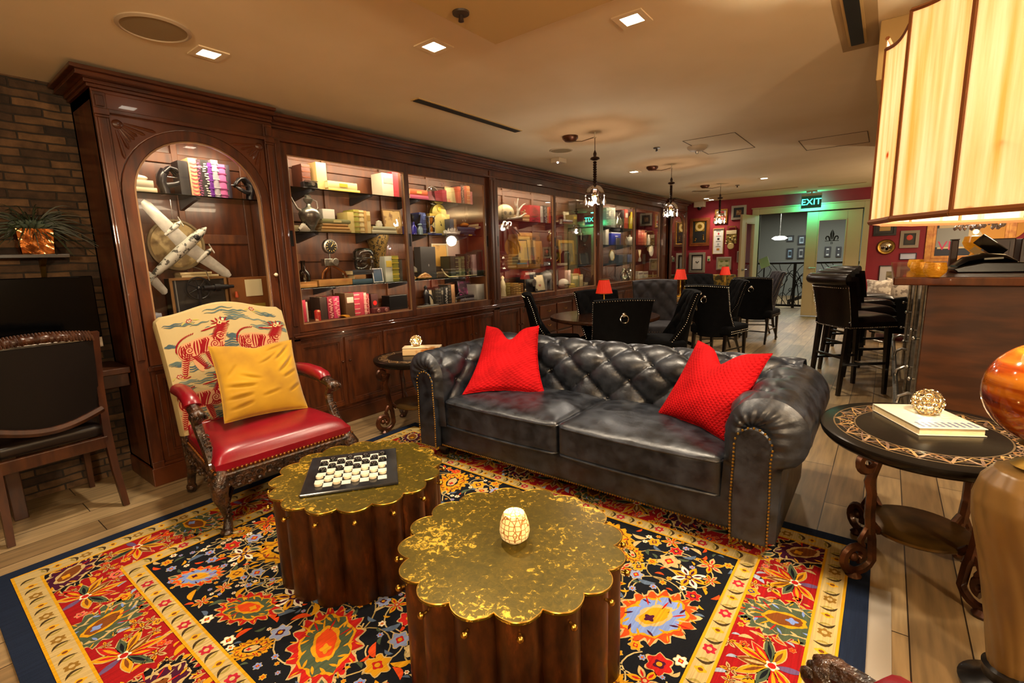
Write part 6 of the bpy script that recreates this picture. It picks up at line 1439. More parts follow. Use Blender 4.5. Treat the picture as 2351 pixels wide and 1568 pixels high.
mb.obj('crystal_drops', M_CUT, e, 0); tag(e.children[-1], kind='stuff'); mb = MB(); mb.ell((0, 0, 1.68), .03); mb.obj('bulb', glow('chandelier_bulb', '#fff0e0', 14), e); light('chandelier_bulb', 'POINT', (p.x, 6.4, 1.66), 8, WHITE, .04)
# ------------------------------------------------------------------ bar stools
M_STOOL = mat('brown_black_leather', '#0b0807', 0.32, 0, '#170e0b', 9, bump=.12, bscale=50, spec=.4)
def make_stool(lb):
    e = thing('bar_stool', lb, 'bar stool', group='leather bar stools'); W_ = .235
    def top(u, v):
        x, y = -.21+.46*u, (2*v-1)*W_; k = (1-(2*u-1)**6)*(1-(2*v-1)**6); return (x+.03*(1-(2*v-1)**2)*u, y, .70+.065*max(0, k)**.5)
    mb = MB(); mb.grid(top, 24, 24)
    def wl(t, w_):
        q = t*4; k = int(q) % 4; f = q-int(q); u, v = ((f, 0), (1, f), (1-f, 1), (0, 1-f))[k]; x, y = -.21+.46*u, (2*v-1)*W_; return (x+.03*(1-(2*v-1)**2)*u, y, .645+.055*w_)
    mb.grid(wl, 60, 2); mb.obj('seat', M_STOOL, e, 60)
    def bk(u, v):
        s = 2*u-1; return (-.205-.05*v-.03*v*v+.05*abs(s)**3, s*(W_-.004+.02*v), .64+.44*v)
    mb = MB(); mb.grid(lambda u, v: tuple(Vector(bk(u, v))+Vector((.035, 0, 0))), 16, 12); mb.grid(lambda u, v: tuple(Vector(bk(1-u, v))+Vector((-.035, 0, 0))), 16, 12)
    for k in (0, 1): mb.grid(lambda u, v, k=k: tuple(Vector(bk(k, v))+Vector((.035-.07*(u if k == 0 else 1-u), 0, 0))), 2, 12)
    mb.obj('back', M_STOOL, e, 60)
    mb = MB(); mb.tube([tuple(Vector(bk(u/14, 1))+Vector((-.035, 0, .015))) for u in range(15)], .052, 12); mb.obj('rolled_top', M_STOOL, e, 60)
    pts = []
    for i in range(30): pts += [Vector(bk(k, .02+.86*i/29))+Vector((-.038, (.002 if k else -.002), 0)) for k in (0, 1)]
    pts += [Vector(bk(i/24, .86))+Vector((-.038, 0, 0)) for i in range(25)]+[Vector(bk(i/24, .02))+Vector((-.038, 0, 0)) for i in range(25)]
    pts += [Vector(wl(t/110, .12)) for t in range(110)]; mb = MB(); mb.nails(pts, .0052); mb.obj('nailhead_trim', M_NAIL, e)
    for x, s, dx in ((-.19, 1, -.05), (-.19, -1, -.05), (.20, 1, .01), (.20, -1, .01)): mb = MB(); mb.tube([(x, s*.195, .66), (x+dx, s*.20, .0005)], [.030, .021], 4, up=(0, 1, 0)); mb.obj('leg', M_BLACKWOOD, e, 30)
    for s in (-1, 1): mb = MB(); mb.tube([(-.215, s*.2, .30), (.205, s*.2, .30)], .016, 4); mb.obj('stretcher', M_BLACKWOOD, e, 30)
    mb = MB(); mb.tube([(-.215, -.2, .36), (-.215, .2, .36)], .015, 4); mb.obj('stretcher', M_BLACKWOOD, e, 30); mb = MB(); mb.tube([(.205, -.2, .24), (.205, .2, .24)], .012, 8); mb.obj('foot_bar', M_STEEL, e)
    return e
st = make_stool('black leather bar stool nearest the sofa with nailhead back'); st.location = (-.215, 5.68, 0); st.rotation_euler = (0, 0, R(40))
for y, lb in ((6.52, 'second black leather bar stool along the counter'), (7.3, 'third black leather bar stool along the counter'), (8.15, 'farthest black leather bar stool before the lounge seat')): copy_tree(st, lb, (-.215, y, 0), R(38))
# lounge seat with cushions at the far end
e = thing('lounge_seat', 'low black lounge seat with slanted back beyond the bar stools', 'armchair', (.22, 9.35, 0))
mb = MB(); mb.bx(-.36, .42, -.42, .42, .12, .44); mb.obj('seat', M_VELVET, e, 0, .03); mb = MB(); mb.prism([(.25, .3), (.5, .3), (.56, .80), (.42, .80)], 1, -.45, .45); mb.obj('back', M_VELVET, e, 0, .03)
for s in (-1, 1): mb = MB(); mb.prism([(-.38, .2), (.45, .2), (.48, .74), (-.36, .60)], 1, s*.44-.05, s*.44+.05); mb.obj('arm', M_VELVET, e, 0, .02)
for x in (-.3, .4):
    for y in (-.36, .36): mb = MB(); mb.bx(x-.02, x+.02, y-.02, y+.02, .0005, .12); mb.obj('leg', M_BLACKWOOD, e, 0)
M_GREYP = mat('grey_print_cloth', '#8a7d70', 0.8, 0, '#c0b4a4', 18, ramp=(.45, .55))
pillow('throw_pillow', [(-.22, 8.95, .62), (.10, 8.93, .50), (.10, 9.08, .92), (-.22, 9.1, .90)], .07, .06, M_GREYP, 'grey patterned pillow on the lounge seat nearest the stools')
pillow('throw_pillow', [(.02, 9.15, .47), (.36, 9.15, .47), (.38, 9.3, .90), (.02, 9.3, .92)], .07, .06, mat('pale_print_cloth', '#a89a8a', 0.8, 0, '#6a5c50', 14, ramp=(.5, .56)), 'pale patterned pillow leaning on the lounge seat back')
# ------------------------------------------------------------------ pictures on the far wall
def frame_px(lb, x0, y0, x1, y1, fm, mm, im, fw=.035, mw=.05, art=None, glass=True, conv=None, name='framed_picture', cat='picture', grp='pictures on the red wall'):
    conv = conv or (lambda x, y: (1560+x*.1212, 470+y*.1212)); Y = YF-.001
    a, b = at_y(*conv(x0, y1), Y-.03), at_y(*conv(x1, y0), Y-.03); w_, h_ = b.x-a.x, b.z-a.z
    e = thing(name, lb, cat, (a.x, Y, a.z), 0, grp)
    def rect(k): return [(k, k), (w_-k, k), (w_-k, h_-k), (k, h_-k)]
    mb = MB(); mb.ring(rect(0), rect(fw), 1, -.032, 0); mb.ring(rect(fw*.7), rect(fw*1.05), 1, -.036, -.02); mb.obj('frame', fm, e, 0, .004)
    mb = MB(); mb.bx(fw*.9, w_-fw*.9, -.014, 0, fw*.9, h_-fw*.9); mb.obj('mat_board', mm, e, 0)
    if im is not None:
        mb = MB(); k = fw+mw; mb.bx(k, w_-k, -.017, -.013, k, h_-k); mb.obj('print', im, e, 0)
    if art: art(e, w_, h_)
    return e, w_, h_
GOLD = mat('gilt_frame', '#a87a28', 0.3, 0.7, '#c99a40', 20); WALF = mat('walnut_frame', '#5a2a0c', 0.4, 0, '#7a3c14', 9); SILV = mat('silver_frame', '#a8a090', 0.35, 0.6); BLKF = paint('#15110f', .35)
def art_record(e, w_, h_):
    mb = MB(); mb.ring([(.06, .06), (w_-.06, .06), (w_-.06, h_-.06), (.06, h_-.06)], [(.075, .075), (w_-.075, .075), (w_-.075, h_-.075), (.075, h_-.075)], 1, -.03, -.013); mb.obj('gilt_liner', M_BRASS, e, 0)
    mb = MB(); mb.bx(w_/2-.105, w_/2+.105, -.018, -.013, h_*.70-.105, h_*.70+.105); mb.obj('square_plate', paint('#8a6a1c', .4, .6), e, 0)
    n = 32; C = lambda r: [(w_/2+r*math.cos(2*PI*k/n), h_*.70+r*math.sin(2*PI*k/n)) for k in range(n)]
    mb = MB(); mb.ring(C(.098), C(.05), 1, -.023, -.018); mb.obj('gold_disc', paint('#d9bd7a', .3, .5), e, 30)
    for x, z in ((.3, .26), (.27, .21), (.68, .38), (.68, .31), (.68, .24)): mb = MB(); mb.ell((w_*x, -.016, h_*z), (.02, .004, .016), 10, 5); mb.obj('medal', M_BRASS, e)
frame_px('large walnut frame holding a gold record disc', 185, 240, 580, 790, WALF, paint('#0f0d0c', .5), None, .06, art=art_record)
def art_bug(e, w_, h_):
    mb = MB(); mb.box((w_/2-.01, -.019, h_*.52), (.055, .002, .02), (0, R(45), 0)); mb.box((w_/2+.025, -.019, h_*.53), (.05, .002, .018), (0, R(-50), 0)); mb.obj('bird_sketch', paint('#4a4a46'), e, 0)
frame_px('wide silver frame with a small sketch on white paper, lowest by the cabinet tower', 170, 900, 490, 1290, SILV, paint('#2a2520'), paint('#c8c4bc'), .05, .035, art=art_bug)
def art_white(e, w_, h_):
    for k, (c, ww) in enumerate((('#b03040', .03), ('#202022', .045), ('#9aa0a4', .04), ('#b07018', .06))):
        z = h_*(.82-k*.2); mb = MB(); mb.bx(w_/2-.05, w_/2+.05, -.017, -.0145, z+.04, z+.048); mb.m = 1; mb.bx(w_/2-ww/2, w_/2+ww/2, -.017, -.0145, z-.04, z+.005); mb.obj('emblem', [paint('#3a3a3c'), paint(c)], e, 0)
frame_px('tall narrow white sheet in a thin oak frame with four small emblems', 620, 440, 845, 940, mat('thin_oak', '#b08a4a', .5), paint('#d2d0cc'), None, .012, art=art_white)
def art_y(e, w_, h_):
    for x, z, rx, rz, c in ((.55, .78, .05, .03, '#a81c18'), (.52, .62, .06, .06, '#3a2a22'), (.62, .42, .07, .05, '#b82a1c'), (.35, .34, .06, .04, '#2c4434'), (.4, .5, .05, .05, '#c8a890'), (.6, .2, .08, .02, '#2a2a2e')): mb = MB(); mb.ell((w_*x, -.0165, h_*z), (rx, .002, rz), 12, 5); mb.obj('paint_patch', paint(c), e)
frame_px('yellow gold framed print with red and dark figures behind the far pendant', 665, 75, 910, 360, GOLD, paint('#cfc6b4'), None, .026, art=art_y)
frame_px('grey silver frame with black mat above the open door edge', 975, 0, 1270, 290, SILV, paint('#120f10'), mat('gold_relief', '#a88a5a', .5, .3, '#6a3c20', 30), .045, .055)
def art_l(e, w_, h_): 
    for x, z, c in ((.35, .66, '#6a7a34'), (.68, .68, '#56642c'), (.3, .34, '#8a8a5a'), (.72, .36, '#7a8a4a')): mb = MB(); mb.ell((w_*x, -.018, h_*z), (.035, .002, .02), 10, 5); mb.obj('paint_patch', paint(c), e)
frame_px('silver framed pale landscape low on the red wall above the banquette', 690, 985, 985, 1235, SILV, paint('#b8b084'), paint('#a8a678'), .03, .02, art=art_l)
e, w_, h_ = frame_px('small grey framed panel tucked behind the open door edge', 1082, 880, 1150, 1095, SILV, paint('#a09890'), None, .012)
a, b = [at_y(1560+x*.1212, 470+y*.1212, YF-.03) for x, y in ((880, 850), (1095, 400))]; w_, h_ = b.x-a.x, b.z-a.z
e = thing('cuckoo_clock', 'ornate gilt wall clock with balls and a round dial beside the open door', 'clock', (a.x, YF-.001, a.z), 0, None)
mb = MB(); mb.bx(0, w_, -.06, 0, h_*.25, h_*.80); mb.obj('case', mat('gilt_case', '#9a8240', .4, .4, '#5a4a24', 22, ramp=(.45, .55)), e, 0, .004)
mb = MB(); mb.bx(.0, w_, -.07, 0, h_*.66, h_*.82); mb.obj('cream_plate', paint('#bfae8a'), e, 0, .004); mb = MB(); mb.ring([(.02, h_*.82), (w_-.02, h_*.82), (w_-.02, h_), (.02, h_)], [(.03, h_*.82), (w_-.03, h_*.82), (w_-.03, h_-.02), (.03, h_-.02)], 1, -.05, -.02); mb.obj('crest_rail', M_OLDBRASS, e, 0)
mb = MB(); mb.lathe([(0, .03), (.06, .03), (.07, .02), (.072, 0)], T=Matrix.Translation((w_*.48, -.05, h_*.14)) @ Matrix.Rotation(PI/2, 4, 'X'), n=24); mb.obj('dial', paint('#c9b27a', .3, .4), e)
for x, z in ((.05, .36), (.02, .26), (.62, .42), (.92, .42), (.4, .5), (.78, .55)): mb = MB(); mb.ell((w_*x, -.07, h_*z), .018, 10, 6); mb.obj('ball', paint('#d8c89a', .2, .5), e)
a, b = [at_y(1560+x*.1212, 470+y*.1212, YF-.01) for x, y in ((525, 1070), (585, 975))]
e = thing('call_switch', 'small white wall switch with green button on the red wall', 'switch', (a.x, YF-.001, a.z)); mb = MB(); mb.bx(0, b.x-a.x, -.012, 0, 0, b.z-a.z); mb.obj('plate', paint('#c8bda0', .5), e, 0, .003); mb = MB(); mb.bx(.015, b.x-a.x-.015, -.018, -.012, .015, .055); mb.obj('button', paint('#0c7a3a', .4), e, 0, .002)
cR = lambda x, y: (2000+x*.1493, 440+y*.1493)
frame_px('black and gilt double frame with a tan print under the lampshade', 30, 360, 415, 685, BLKF, paint('#221a16'), paint('#b08a4a'), .04, .05, conv=cR)
def art_red(e, w_, h_): mb = MB(); mb.ell((w_*.5, -.019, h_*.60), (.045, .002, .05), 10, 5); mb.obj('red_patch', paint('#b8341c'), e)
frame_px('silver wood frame with black mat and a red flower print', 430, 590, 755, 870, mat('taupe_frame', '#8a7a68', .5), paint('#15110f'), paint('#2a2416'), .05, .03, art=art_red, conv=cR)
p = at_y(*cR(230, 850), YF-.03); e = thing('round_mirror', 'round brass porthole mirror on the red wall beyond the bar', 'mirror', (p.x, YF-.001, p.z)); rr = (at_y(*cR(375, 850), YF-.03).x-p.x)
T = Matrix.Rotation(PI/2, 4, 'X'); mb = MB(); mb.lathe([(rr*.66, .02), (rr*.72, .045), (rr*.9, .05), (rr, .03), (rr, 0)], T=T, n=36); mb.obj('rim', M_OLDBRASS, e); mb = MB(); mb.lathe([(0, .046), (rr*.25, .043), (rr*.5, .033), (rr*.7, .02)], T=T, n=36); mb.obj('glass', mat('mirror_glass', '#c0b8a8', .03, 1.0), e)
frame_px('pale blue white strip panel on the red wall above the lower print', 435, 940, 705, 1045, paint('#20203a'), paint('#b4b8cc'), None, .008, conv=cR, name='wall_plaque', cat='plaque')
frame_px('white plaque strip low on the red wall behind the gold bowls', 425, 1165, 640, 1240, paint('#8a8a98'), paint('#b4b4c0'), None, .006, conv=cR, name='wall_plaque', cat='plaque')
frame_px('low white matted print behind the lounge seat', 95, 1130, 600, 1500, paint('#1a1416'), paint('#b8b4b4'), mat('dark_photo', '#3a3428', .6, 0, '#8a7a5a', 9), .012, .10, conv=cR)
def art_poster(e, w_, h_):
    mb = MB(); mb.bx(at_y(2152, 565, YF-.03).x-e.location.x, w_-.36, -.018, -.013, .26, h_-.2); mb.obj('poster_sheet', paint('#c9b48a'), e, 0)
    mb = MB(); q = at_y(2168, 565, YF-.03).x-e.location.x; mb.bx(q-.12, q+.3, -.0195, -.018, .29, .62); mb.obj('grey_band', paint('#8a8a86'), e, 0)
    mb = MB(); q = at_y(2168, 565, YF-.03); letters(mb, 'VI', .22, (q.x-e.location.x, -.0200, q.z-e.location.z), (1, 0, 0), (0, 0, 1)); mb.obj('lettering', paint('#c2305a'), e, 0)
    mb = MB()
    for k in range(17): a = R(175-k*9); mb.box((.95+.48*math.cos(a), -.019, .62+.48*math.sin(a)), (.030, .001, .010), (0, PI/2-a+PI/2, 0))
    mb.obj('arched_small_print', paint('#3a3430'), e, 0)
    mb = MB(); mb.lathe([(0, .002), (.30, .002)], T=Matrix.Translation((.98, -.018, .66)) @ Matrix.Rotation(PI/2, 4, 'X'), n=30); mb.obj('yellow_sun', paint('#c98a28'), e, 0)
frame_px('big gilt framed poster with navy mat and pink letters behind the bar', 800, 120, 2310, 1110, mat('wide_gilt', '#9a5c20', .35, .3, '#b98034', 14), paint('#131a2a'), None, .13, art=art_poster, conv=cR)
# ------------------------------------------------------------------ things in the display cabinets
def crop(ox, oy, s): return lambda x, y: (ox+x*s, oy+y*s)
K1, K2, K3, KT, KA = crop(620, 330, .2742), crop(920, 380, .2297), crop(1130, 400, .2041), crop(270, 300, .3571), crop(300, 620, .1616)
XB = -3.81
FARK = (K3,)
def span(K, x0, x1, ym, X): return at_x(*K(x0, ym), X).y, at_x(*K(x1, ym), X).y
def heig(K, x, y, X): return at_x(*K(x, y), X).z
def vbook(K, x0, x1, yt, zb, cov, lb, deco=None, dc='#c9a24a', dep=.16, X=XB, lean=0, grp='books in the display cabinets', txt=None):
    ym = yt+60; a, b = span(K, x0, x1, ym, X); h = heig(K, (x0+x1)/2, yt, X)-zb; w_ = max(.008, (b-a)*.97)
    mc = cov if not isinstance(cov, str) else paint(cov, .5)
    e = thing('book', lb, 'book', (X, (a+b)/2, zb+.0006), 0, grp); e.rotation_euler = (R(lean), 0, 0)
    mb = MB(); t = min(.004, w_*.2); mb.bx(-dep, -.003, -w_/2, -w_/2+t, 0, h); mb.bx(-dep, -.003, w_/2-t, w_/2, 0, h)
    mb.grid(lambda u, v: (-.003+.006*math.sin(PI*u)*min(1, w_/.02), -w_/2+w_*u, h*v), 6, 1); mb.obj('cover', mc, e, 40)
    mb = MB(); mb.bx(-dep+.005, -.004, -w_/2+t, w_/2-t, .003, h-.004); mb.obj('pages', M_PAGE, e, 0)
    if deco == 'bands':
        mb = MB()
        for f in (.10, .28, .50, .72, .90): mb.bx(.0005, .0042, -w_/2*.98, w_/2*.98, h*f-.004, h*f+.004)
        mb.obj('spine_bands', paint(dc, .4, .3), e, 0)
    elif deco == 'label':
        mb = MB(); mb.bx(.0005, .0042, -w_*.36, w_*.36, h*.58, h*.82); mb.obj('spine_label', paint(dc, .6), e, 0)
    elif deco == 'zigzag':
        mb = MB()
        for k in range(9):
            z = h*(.06+.1*k); m = w_*.42
            mb.add([(.0045, -m, z), (.0045, 0, z-h*.035), (.0045, 0, z-h*.005), (.0045, -m, z+h*.03)], [(0, 1, 2, 3)]); mb.add([(.0045, m, z), (.0045, m, z+h*.03), (.0045, 0, z-h*.005), (.0045, 0, z-h*.035)], [(0, 1, 2, 3)])
        mb.obj('spine_zigzag', paint(dc, .5), e, 0)
    elif deco == 'dots':
        mb = MB(); rd = random.Random(int(x0))
        for k in range(14): mb.box((.0036, rd.uniform(-.2, .2)*w_, h*(.05+.065*k)), (.0015, w_*rd.uniform(.25, .5), h*.028), (rd.uniform(-.35, .35), 0, 0))
        mb.obj('spine_print', paint(dc, .5), e, 0)
    elif deco == 'plaid':
        mb = MB()
        for k in range(7): mb.bx(.0005, .0044, -w_/2*.98, w_/2*.98, h*(.06+.135*k), h*(.11+.135*k))
        for k in (-.3, 0, .3): mb.bx(.0005, .0046, w_*k-.004, w_*k+.004, 0, h)
        mb.obj('spine_plaid', paint(dc, .5), e, 0)
    if txt:
        mb = MB(); letters(mb, txt, w_*.75, (.0045, 0, h*.5), (0, 0, 1), (0, -1, 0)); mb.v = [(v[0]+.0008, v[1], v[2]) for v in mb.v]; mb.obj('spine_lettering', paint(dc, .5), e, 0)
    return e
def lbook(K, x0, x1, yt, yb, zb, cov, lb, X=XB, dep=.17, dc=None, txt=None, grp='lying books in the display cabinets'):
    """lying book; returns the height of its top"""
    ym = (yt+yb)/2; a, b = span(K, x0, x1, ym, X); th = max(.010, at_x(*K((x0+x1)/2, yt), X).z-at_x(*K((x0+x1)/2, yb), X).z)
    e = thing('lying_book', lb, 'book', (X, (a+b)/2, zb+.0006), 0, grp); w_ = b-a; c = paint(cov, .5)
    t = min(.003, th*.2); mb = MB(); mb.bx(-dep, 0, -w_/2, w_/2, 0, t); mb.bx(-dep, 0, -w_/2, w_/2, th-t, th)
    mb.grid(lambda u, v: (.004*math.sin(PI*v), -w_/2+w_*u, th*v), 1, 5); mb.obj('cover', c, e, 40)
    mb = MB(); mb.bx(-dep+.004, -.001, -w_/2+.004, w_/2-.004, t, th-t); mb.obj('pages', M_PAGE, e, 0)
    if dc: mb = MB(); mb.bx(.002, .0050, -w_*.12, w_*.16, th*.25, th*.75); mb.obj('spine_label', paint(dc, .5), e, 0)
    if txt: mb = MB(); letters(mb, txt, th*.75, (.0052, 0, th*.5), (0, 1, 0), (0, 0, 1)); mb.obj('spine_lettering', paint('#2a241c', .6), e, 0)
    return zb+th+.0012
def stack(K, zb, rows, X=XB):
    for x0, x1, yt, yb, c, lb, *r in rows: zb = lbook(K, x0, x1, yt, yb, zb, c, lb, X, dc=(r[0] if r else None))
    return zb
def vase(K, xc, yt, zb, prof, m, lb, name='vase', cat='vase', X=-3.87, extra=None, part='body', n=20):
    """lathe: profile in fractions of the height"""
    p = at_x(*K(xc, yt+40), X); h = heig(K, xc, yt, X)-zb; e = thing(name, lb, cat, (X, p.y, zb+.0006)); mb = MB(); mb.lathe([(r*h, z*h) for r, z in prof], n=n); mb.obj(part, m, e, 50)
    if extra: extra(e, h)
    return e, h
def card(K, x0, x1, yt, zb, frame, face, lb, name='framed_picture', cat='picture', X=-3.93, fw=.012, tilt=8, art=None, grp=None):
    a, b = span(K, x0, x1, yt+60, X); h = heig(K, (x0+x1)/2, yt, X)-zb; w_ = b-a; e = thing(name, lb, cat, (X, (a+b)/2, zb+.0006), 0, grp); e.rotation_euler = (0, R(-tilt), 0)
    L = lambda k: [(-w_/2+k, k), (w_/2-k, k), (w_/2-k, h-k), (-w_/2+k, h-k)]
    mb = MB(); mb.ring(L(0), L(fw), 0, -.012, .006); mb.obj('frame', frame, e, 0, .002); mb = MB(); mb.bx(-.012, .0, -w_/2+fw*.9, w_/2-fw*.9, fw*.9, h-fw*.9); mb.obj('picture_face', face, e, 0)
    if art: art(e, w_, h)
    return e, w_, h
def solid(K, x0, x1, yt, zb, m, lb, name='box', cat='box', X=XB, dep=.12, bev=.003, part='body'):
    a, b = span(K, x0, x1, yt+40, X); h = heig(K, (x0+x1)/2, yt, X)-zb; w_ = b-a; e = thing(name, lb, cat, (X, (a+b)/2, zb+.0006)); mb = MB(); mb.bx(-dep, 0, -w_/2, w_/2, 0, h); mb.obj(part, m, e, 0, bev)
    return e, w_, h
PT = M_PEWTER = mat('pewter', '#6e6a64', .34, .9, '#96918a', 20, bump=.15, bscale=60)
IVORY = mat('ivory', '#c8b78e', .45, 0, '#d6c8a4', 16); WHITEC = mat('white_ceramic', '#c4bdb0', .3); BRONZE = mat('bronze', '#5a3018', .32, .8, '#8a5428', 20); DGLASS = pane_mat('clear_glass_ware', '#d6dcda', 1.4, .08, 1.2)
DKM = paint('#17161a', .3); SILVER = mat('silver_ware', '#b4b0a8', .2, .95)
Z1, Z2, Z3, Z0 = 1.985, 1.64, 1.19, .905
# --- arched tower
TZ = 1.86
z = stack(KT, TZ, [(86, 252, 350, 386, '#c4b590', 'lower cream book lying at the near end of the tower shelf'), (88, 228, 305, 350, '#bcb39a', 'upper cream book lying in the arched tower')], -3.80)
p = at_x(*KT(130, 280), -3.85); e = thing('figurine', 'small pale animal figurine on the cream books in the arched tower', 'figurine', (-3.85, p.y, z)); mb = MB(); mb.ell((0, 0, .018), (.03, .05, .018)); mb.ell((0, -.02, .042), (.02, .025, .02)); mb.obj('body', WHITEC, e); mb = MB(); mb.ell((.012, -.035, .052), .012); mb.obj('head', WHITEC, e)
def hand(px, py, side, lb, sc=1.0):
    # cast hand bookend: wrist standing on the shelf, fingers closing on a small rod toward the books
    p = at_x(*KT(px, py), -3.86); e = thing('hand_bookend', lb, 'bookend', (-3.86, p.y, TZ+.0006), 0, 'cast hand bookends')
    s = side*sc; k = sc; mb = MB(); P = lambda y, z, x=0: (x*k, y*s, z*k)
    mb.tube([P(-.022, 0), P(-.024, .03), P(-.034, .06), P(-.032, .095), P(-.012, .125)], [.034*k, .031*k, .036*k, .040*k, .026*k], 14, ry=.022*k); mb.obj('palm', DKM, e, 60)
    for j, (x, L) in enumerate(((.026, .9), (.010, 1.0), (-.008, .96), (-.024, .82))):
        mb = MB(); mb.tube([P(-.022, .112, x), P(.004, .136+.004*L, x), P(.034*L, .134, x), P(.058*L, .112-.004*j, x), P(.068*L, .096-.004*j, x)], [.011*k, .0105*k, .0095*k, .0088*k, .006*k], 10); mb.obj('finger', DKM, e, 60)
    mb = MB(); mb.tube([P(-.016, .050, .018), P(.016, .056, .026), P(.042, .070, .022), P(.060, .084, .012)], [.015*k, .013*k, .011*k, .007*k], 10); mb.obj('thumb', DKM, e, 60)
    mb = MB(); mb.cyl(P(-.01, .094, .012), P(.11, .092, .012), .003); mb.obj('pen_rod', M_CHROME, e)
    mb = MB(); mb.bx(-.05*k, .05*k, -.05*k, .045*k, 0, .008); mb.obj('base', DKM, e, 0)
hand(330, 330, 1, 'dark cast hand bookend before the pink chevron book', 1.28); hand(815, 340, -1, 'dark cast hand bookend closing the row of purple and pink books', 1.15)
vbook(KT, 392, 456, 195, TZ, '#121014', 'plain black book cover beside the cast hand in the arched tower', dep=.12)
vbook(KT, 457, 518, 178, TZ, '#d8a078', 'coral and cream chevron book in the arched tower', 'zigzag', '#c84a52', txt=None)
vbook(KT, 502, 540, 186, TZ, '#3a2030', 'dark plum flowered book in the arched tower', 'dots', '#8a4a78')
vbook(KT, 536, 590, 190, TZ, '#141216', 'black book with white ornate lettering in the arched tower', 'dots', '#c9c4bc')
vbook(KT, 572, 612, 208, TZ, '#5a1e7e', 'violet book with ribs in the arched tower', 'bands', '#7a3aa0')
vbook(KT, 604, 650, 190, TZ, '#8f8a94', 'silver grey ribbed book in the arched tower', 'bands', '#b8b4bc')
vbook(KT, 642, 700, 218, TZ, '#b05a90', 'pink ribbed book in the arched tower', 'bands', '#7a3060')
vbook(KT, 690, 724, 222, TZ, '#2a2430', 'dark book leaning at the end of the pink row in the tower')
# model aeroplane hanging, nose up to the far side
def plane():
    nose, tail = at_x(474, 522, -3.80), at_x(338, 645, -3.82); wl, wr_ = at_x(326, 461, -3.84), at_x(528, 634, -3.78)
    c = (nose+tail)/2; ax = (nose-tail).normalized(); L = (nose-tail).length
    e = thing('model_aeroplane', 'worn white twin engine model aeroplane hanging in the arched tower', 'model aeroplane', c)
    m = mat('flaked_white_paint', '#b0aca0', .5, 0, '#3a362e', 30, (1, 1, 1), ramp=(.54, .58), detail=6); m2 = mat('grey_wing_paint', '#8e8a82', .4, .1, '#a8a298', 20)
    nrm = Vector((1, 0, 0)); sd = ax.cross(nrm).normalized(); up = sd.cross(ax)
    mb = MB(); ts = [0, .05, .15, .35, .55, .8, .93, 1]; rs = [.004, .012, .022, .033, .036, .033, .022, .004]; mb.tube([ax*(L*(t-.5)) for t in ts], rs, 16); mb.obj('fuselage', m, e, 60)
    def wing(base, tip, c0, c1, th, nm, mm):
        b = Vector(base); t = Vector(tip); mb = MB()
        V = []
        for q, ch in ((b, c0), (b.lerp(t, .9), c1*1.15), (t, c1*.55)):
            for k in range(8): an = 2*PI*k/8; V.append(q+ax*(ch/2*math.cos(an))+up*(th*math.sin(an)))
        F = [(i*8+k, i*8+(k+1) % 8, (i+1)*8+(k+1) % 8, (i+1)*8+k) for i in range(2) for k in range(8)]+[tuple(range(16, 24)), tuple(range(8))[::-1]]
        mb.add(V, F); return mb.obj(nm, mm, e, 50)
    root = ax*(L*.14)
    for tip in (wl-c, wr_-c):
        w_ = wing(root, tip, .10, .055, .008, 'wing', m2); q = root.lerp(Vector(tip), .36)
        mb = MB(); mb.tube([q-ax*.05, q, q+ax*.055, q+ax*.08], [.008, .017, .017, .008], 12); mb.ell(tuple(q+ax*.082), .007); g = mb.obj('engine', m, w_, 60)
        mb = MB(); mb.box(tuple(q+ax*.086), (.10, .004, .010), (0, R(40), 0)); mb.obj('propeller', m2, g, 0)
    tb = ax*(-L*.44)
    for sg in (-1, 1): wing(tb, tb+sd*sg*.13-ax*.02, .06, .04, .005, 'tailplane', m2)
    wing(tb, tb+up*.09-ax*.03, .06, .035, .005, 'tail_fin', m)
    mb = MB(); mb.ell(tuple(ax*(L*.30)+up*.026), (.012, .022, .022)); mb.obj('cockpit_glass', DKM, e)
    mb = MB(); mb.tube([(0, 0, .03), (.0, 0, TZ-.03-c.z)], .0012, 5); mb.obj('hanging_wire', M_STEEL, e)
plane()
p = at_x(410, 562, -3.985); e = thing('wall_disc', 'big dim round clock plate behind the model aeroplane', 'clock', (-4.018, p.y, p.z)); T = Matrix.Rotation(PI/2, 4, 'Y')
mb = MB(); mb.lathe([(.155, 0), (.165, .012), (.178, .012), (.18, 0)], T=T, n=40); mb.obj('rim', paint('#6a5a3c', .5), e); mb = MB(); mb.lathe([(0, .004), (.158, .004)], T=T, n=40); mb.obj('dial', mat('foxed_dial', '#a08a5c', .6, 0, '#6a5430', 14, ramp=(.45, .6)), e)
SB = .805
# low console with the film projector reel, plaques, bell, books
e, w_, h = solid(KA, 545, 1345, 108, SB, mat('dark_case_inside', '#140c07', .6), 'dark open wooden case behind the reel machine in the arched tower', 'wooden_case', 'case', -3.90, .10, .002)
mb = MB(); L_ = lambda k: [(-w_/2+k, k), (w_/2-k, k), (w_/2-k, h-k), (-w_/2+k, h-k)]; mb.ring(L_(-.004), L_(.014), 0, -.002, .012); mb.obj('case_rim', mat('case_rim_wood', '#7a5428', .5), e, 0, .002); mb = MB(); mb.bx(.0, .006, -w_/2, w_/2, h*.44, h*.46); mb.bx(0, .006, -w_*.42, -w_*.40, 0, h); mb.obj('shelf_lines', paint('#6a6660'), e, 0)
yb = e.location.y+w_/2; zt_ = SB+h
tp = stack(KA, zt_, [(720, 1250, 58, 95, '#b8a47c', 'long cream book lying on the case in the arched tower'), (700, 1150, 18, 56, '#c9b48a', 'upper cream book with handwriting on the case under the aeroplane wing')], -3.90)
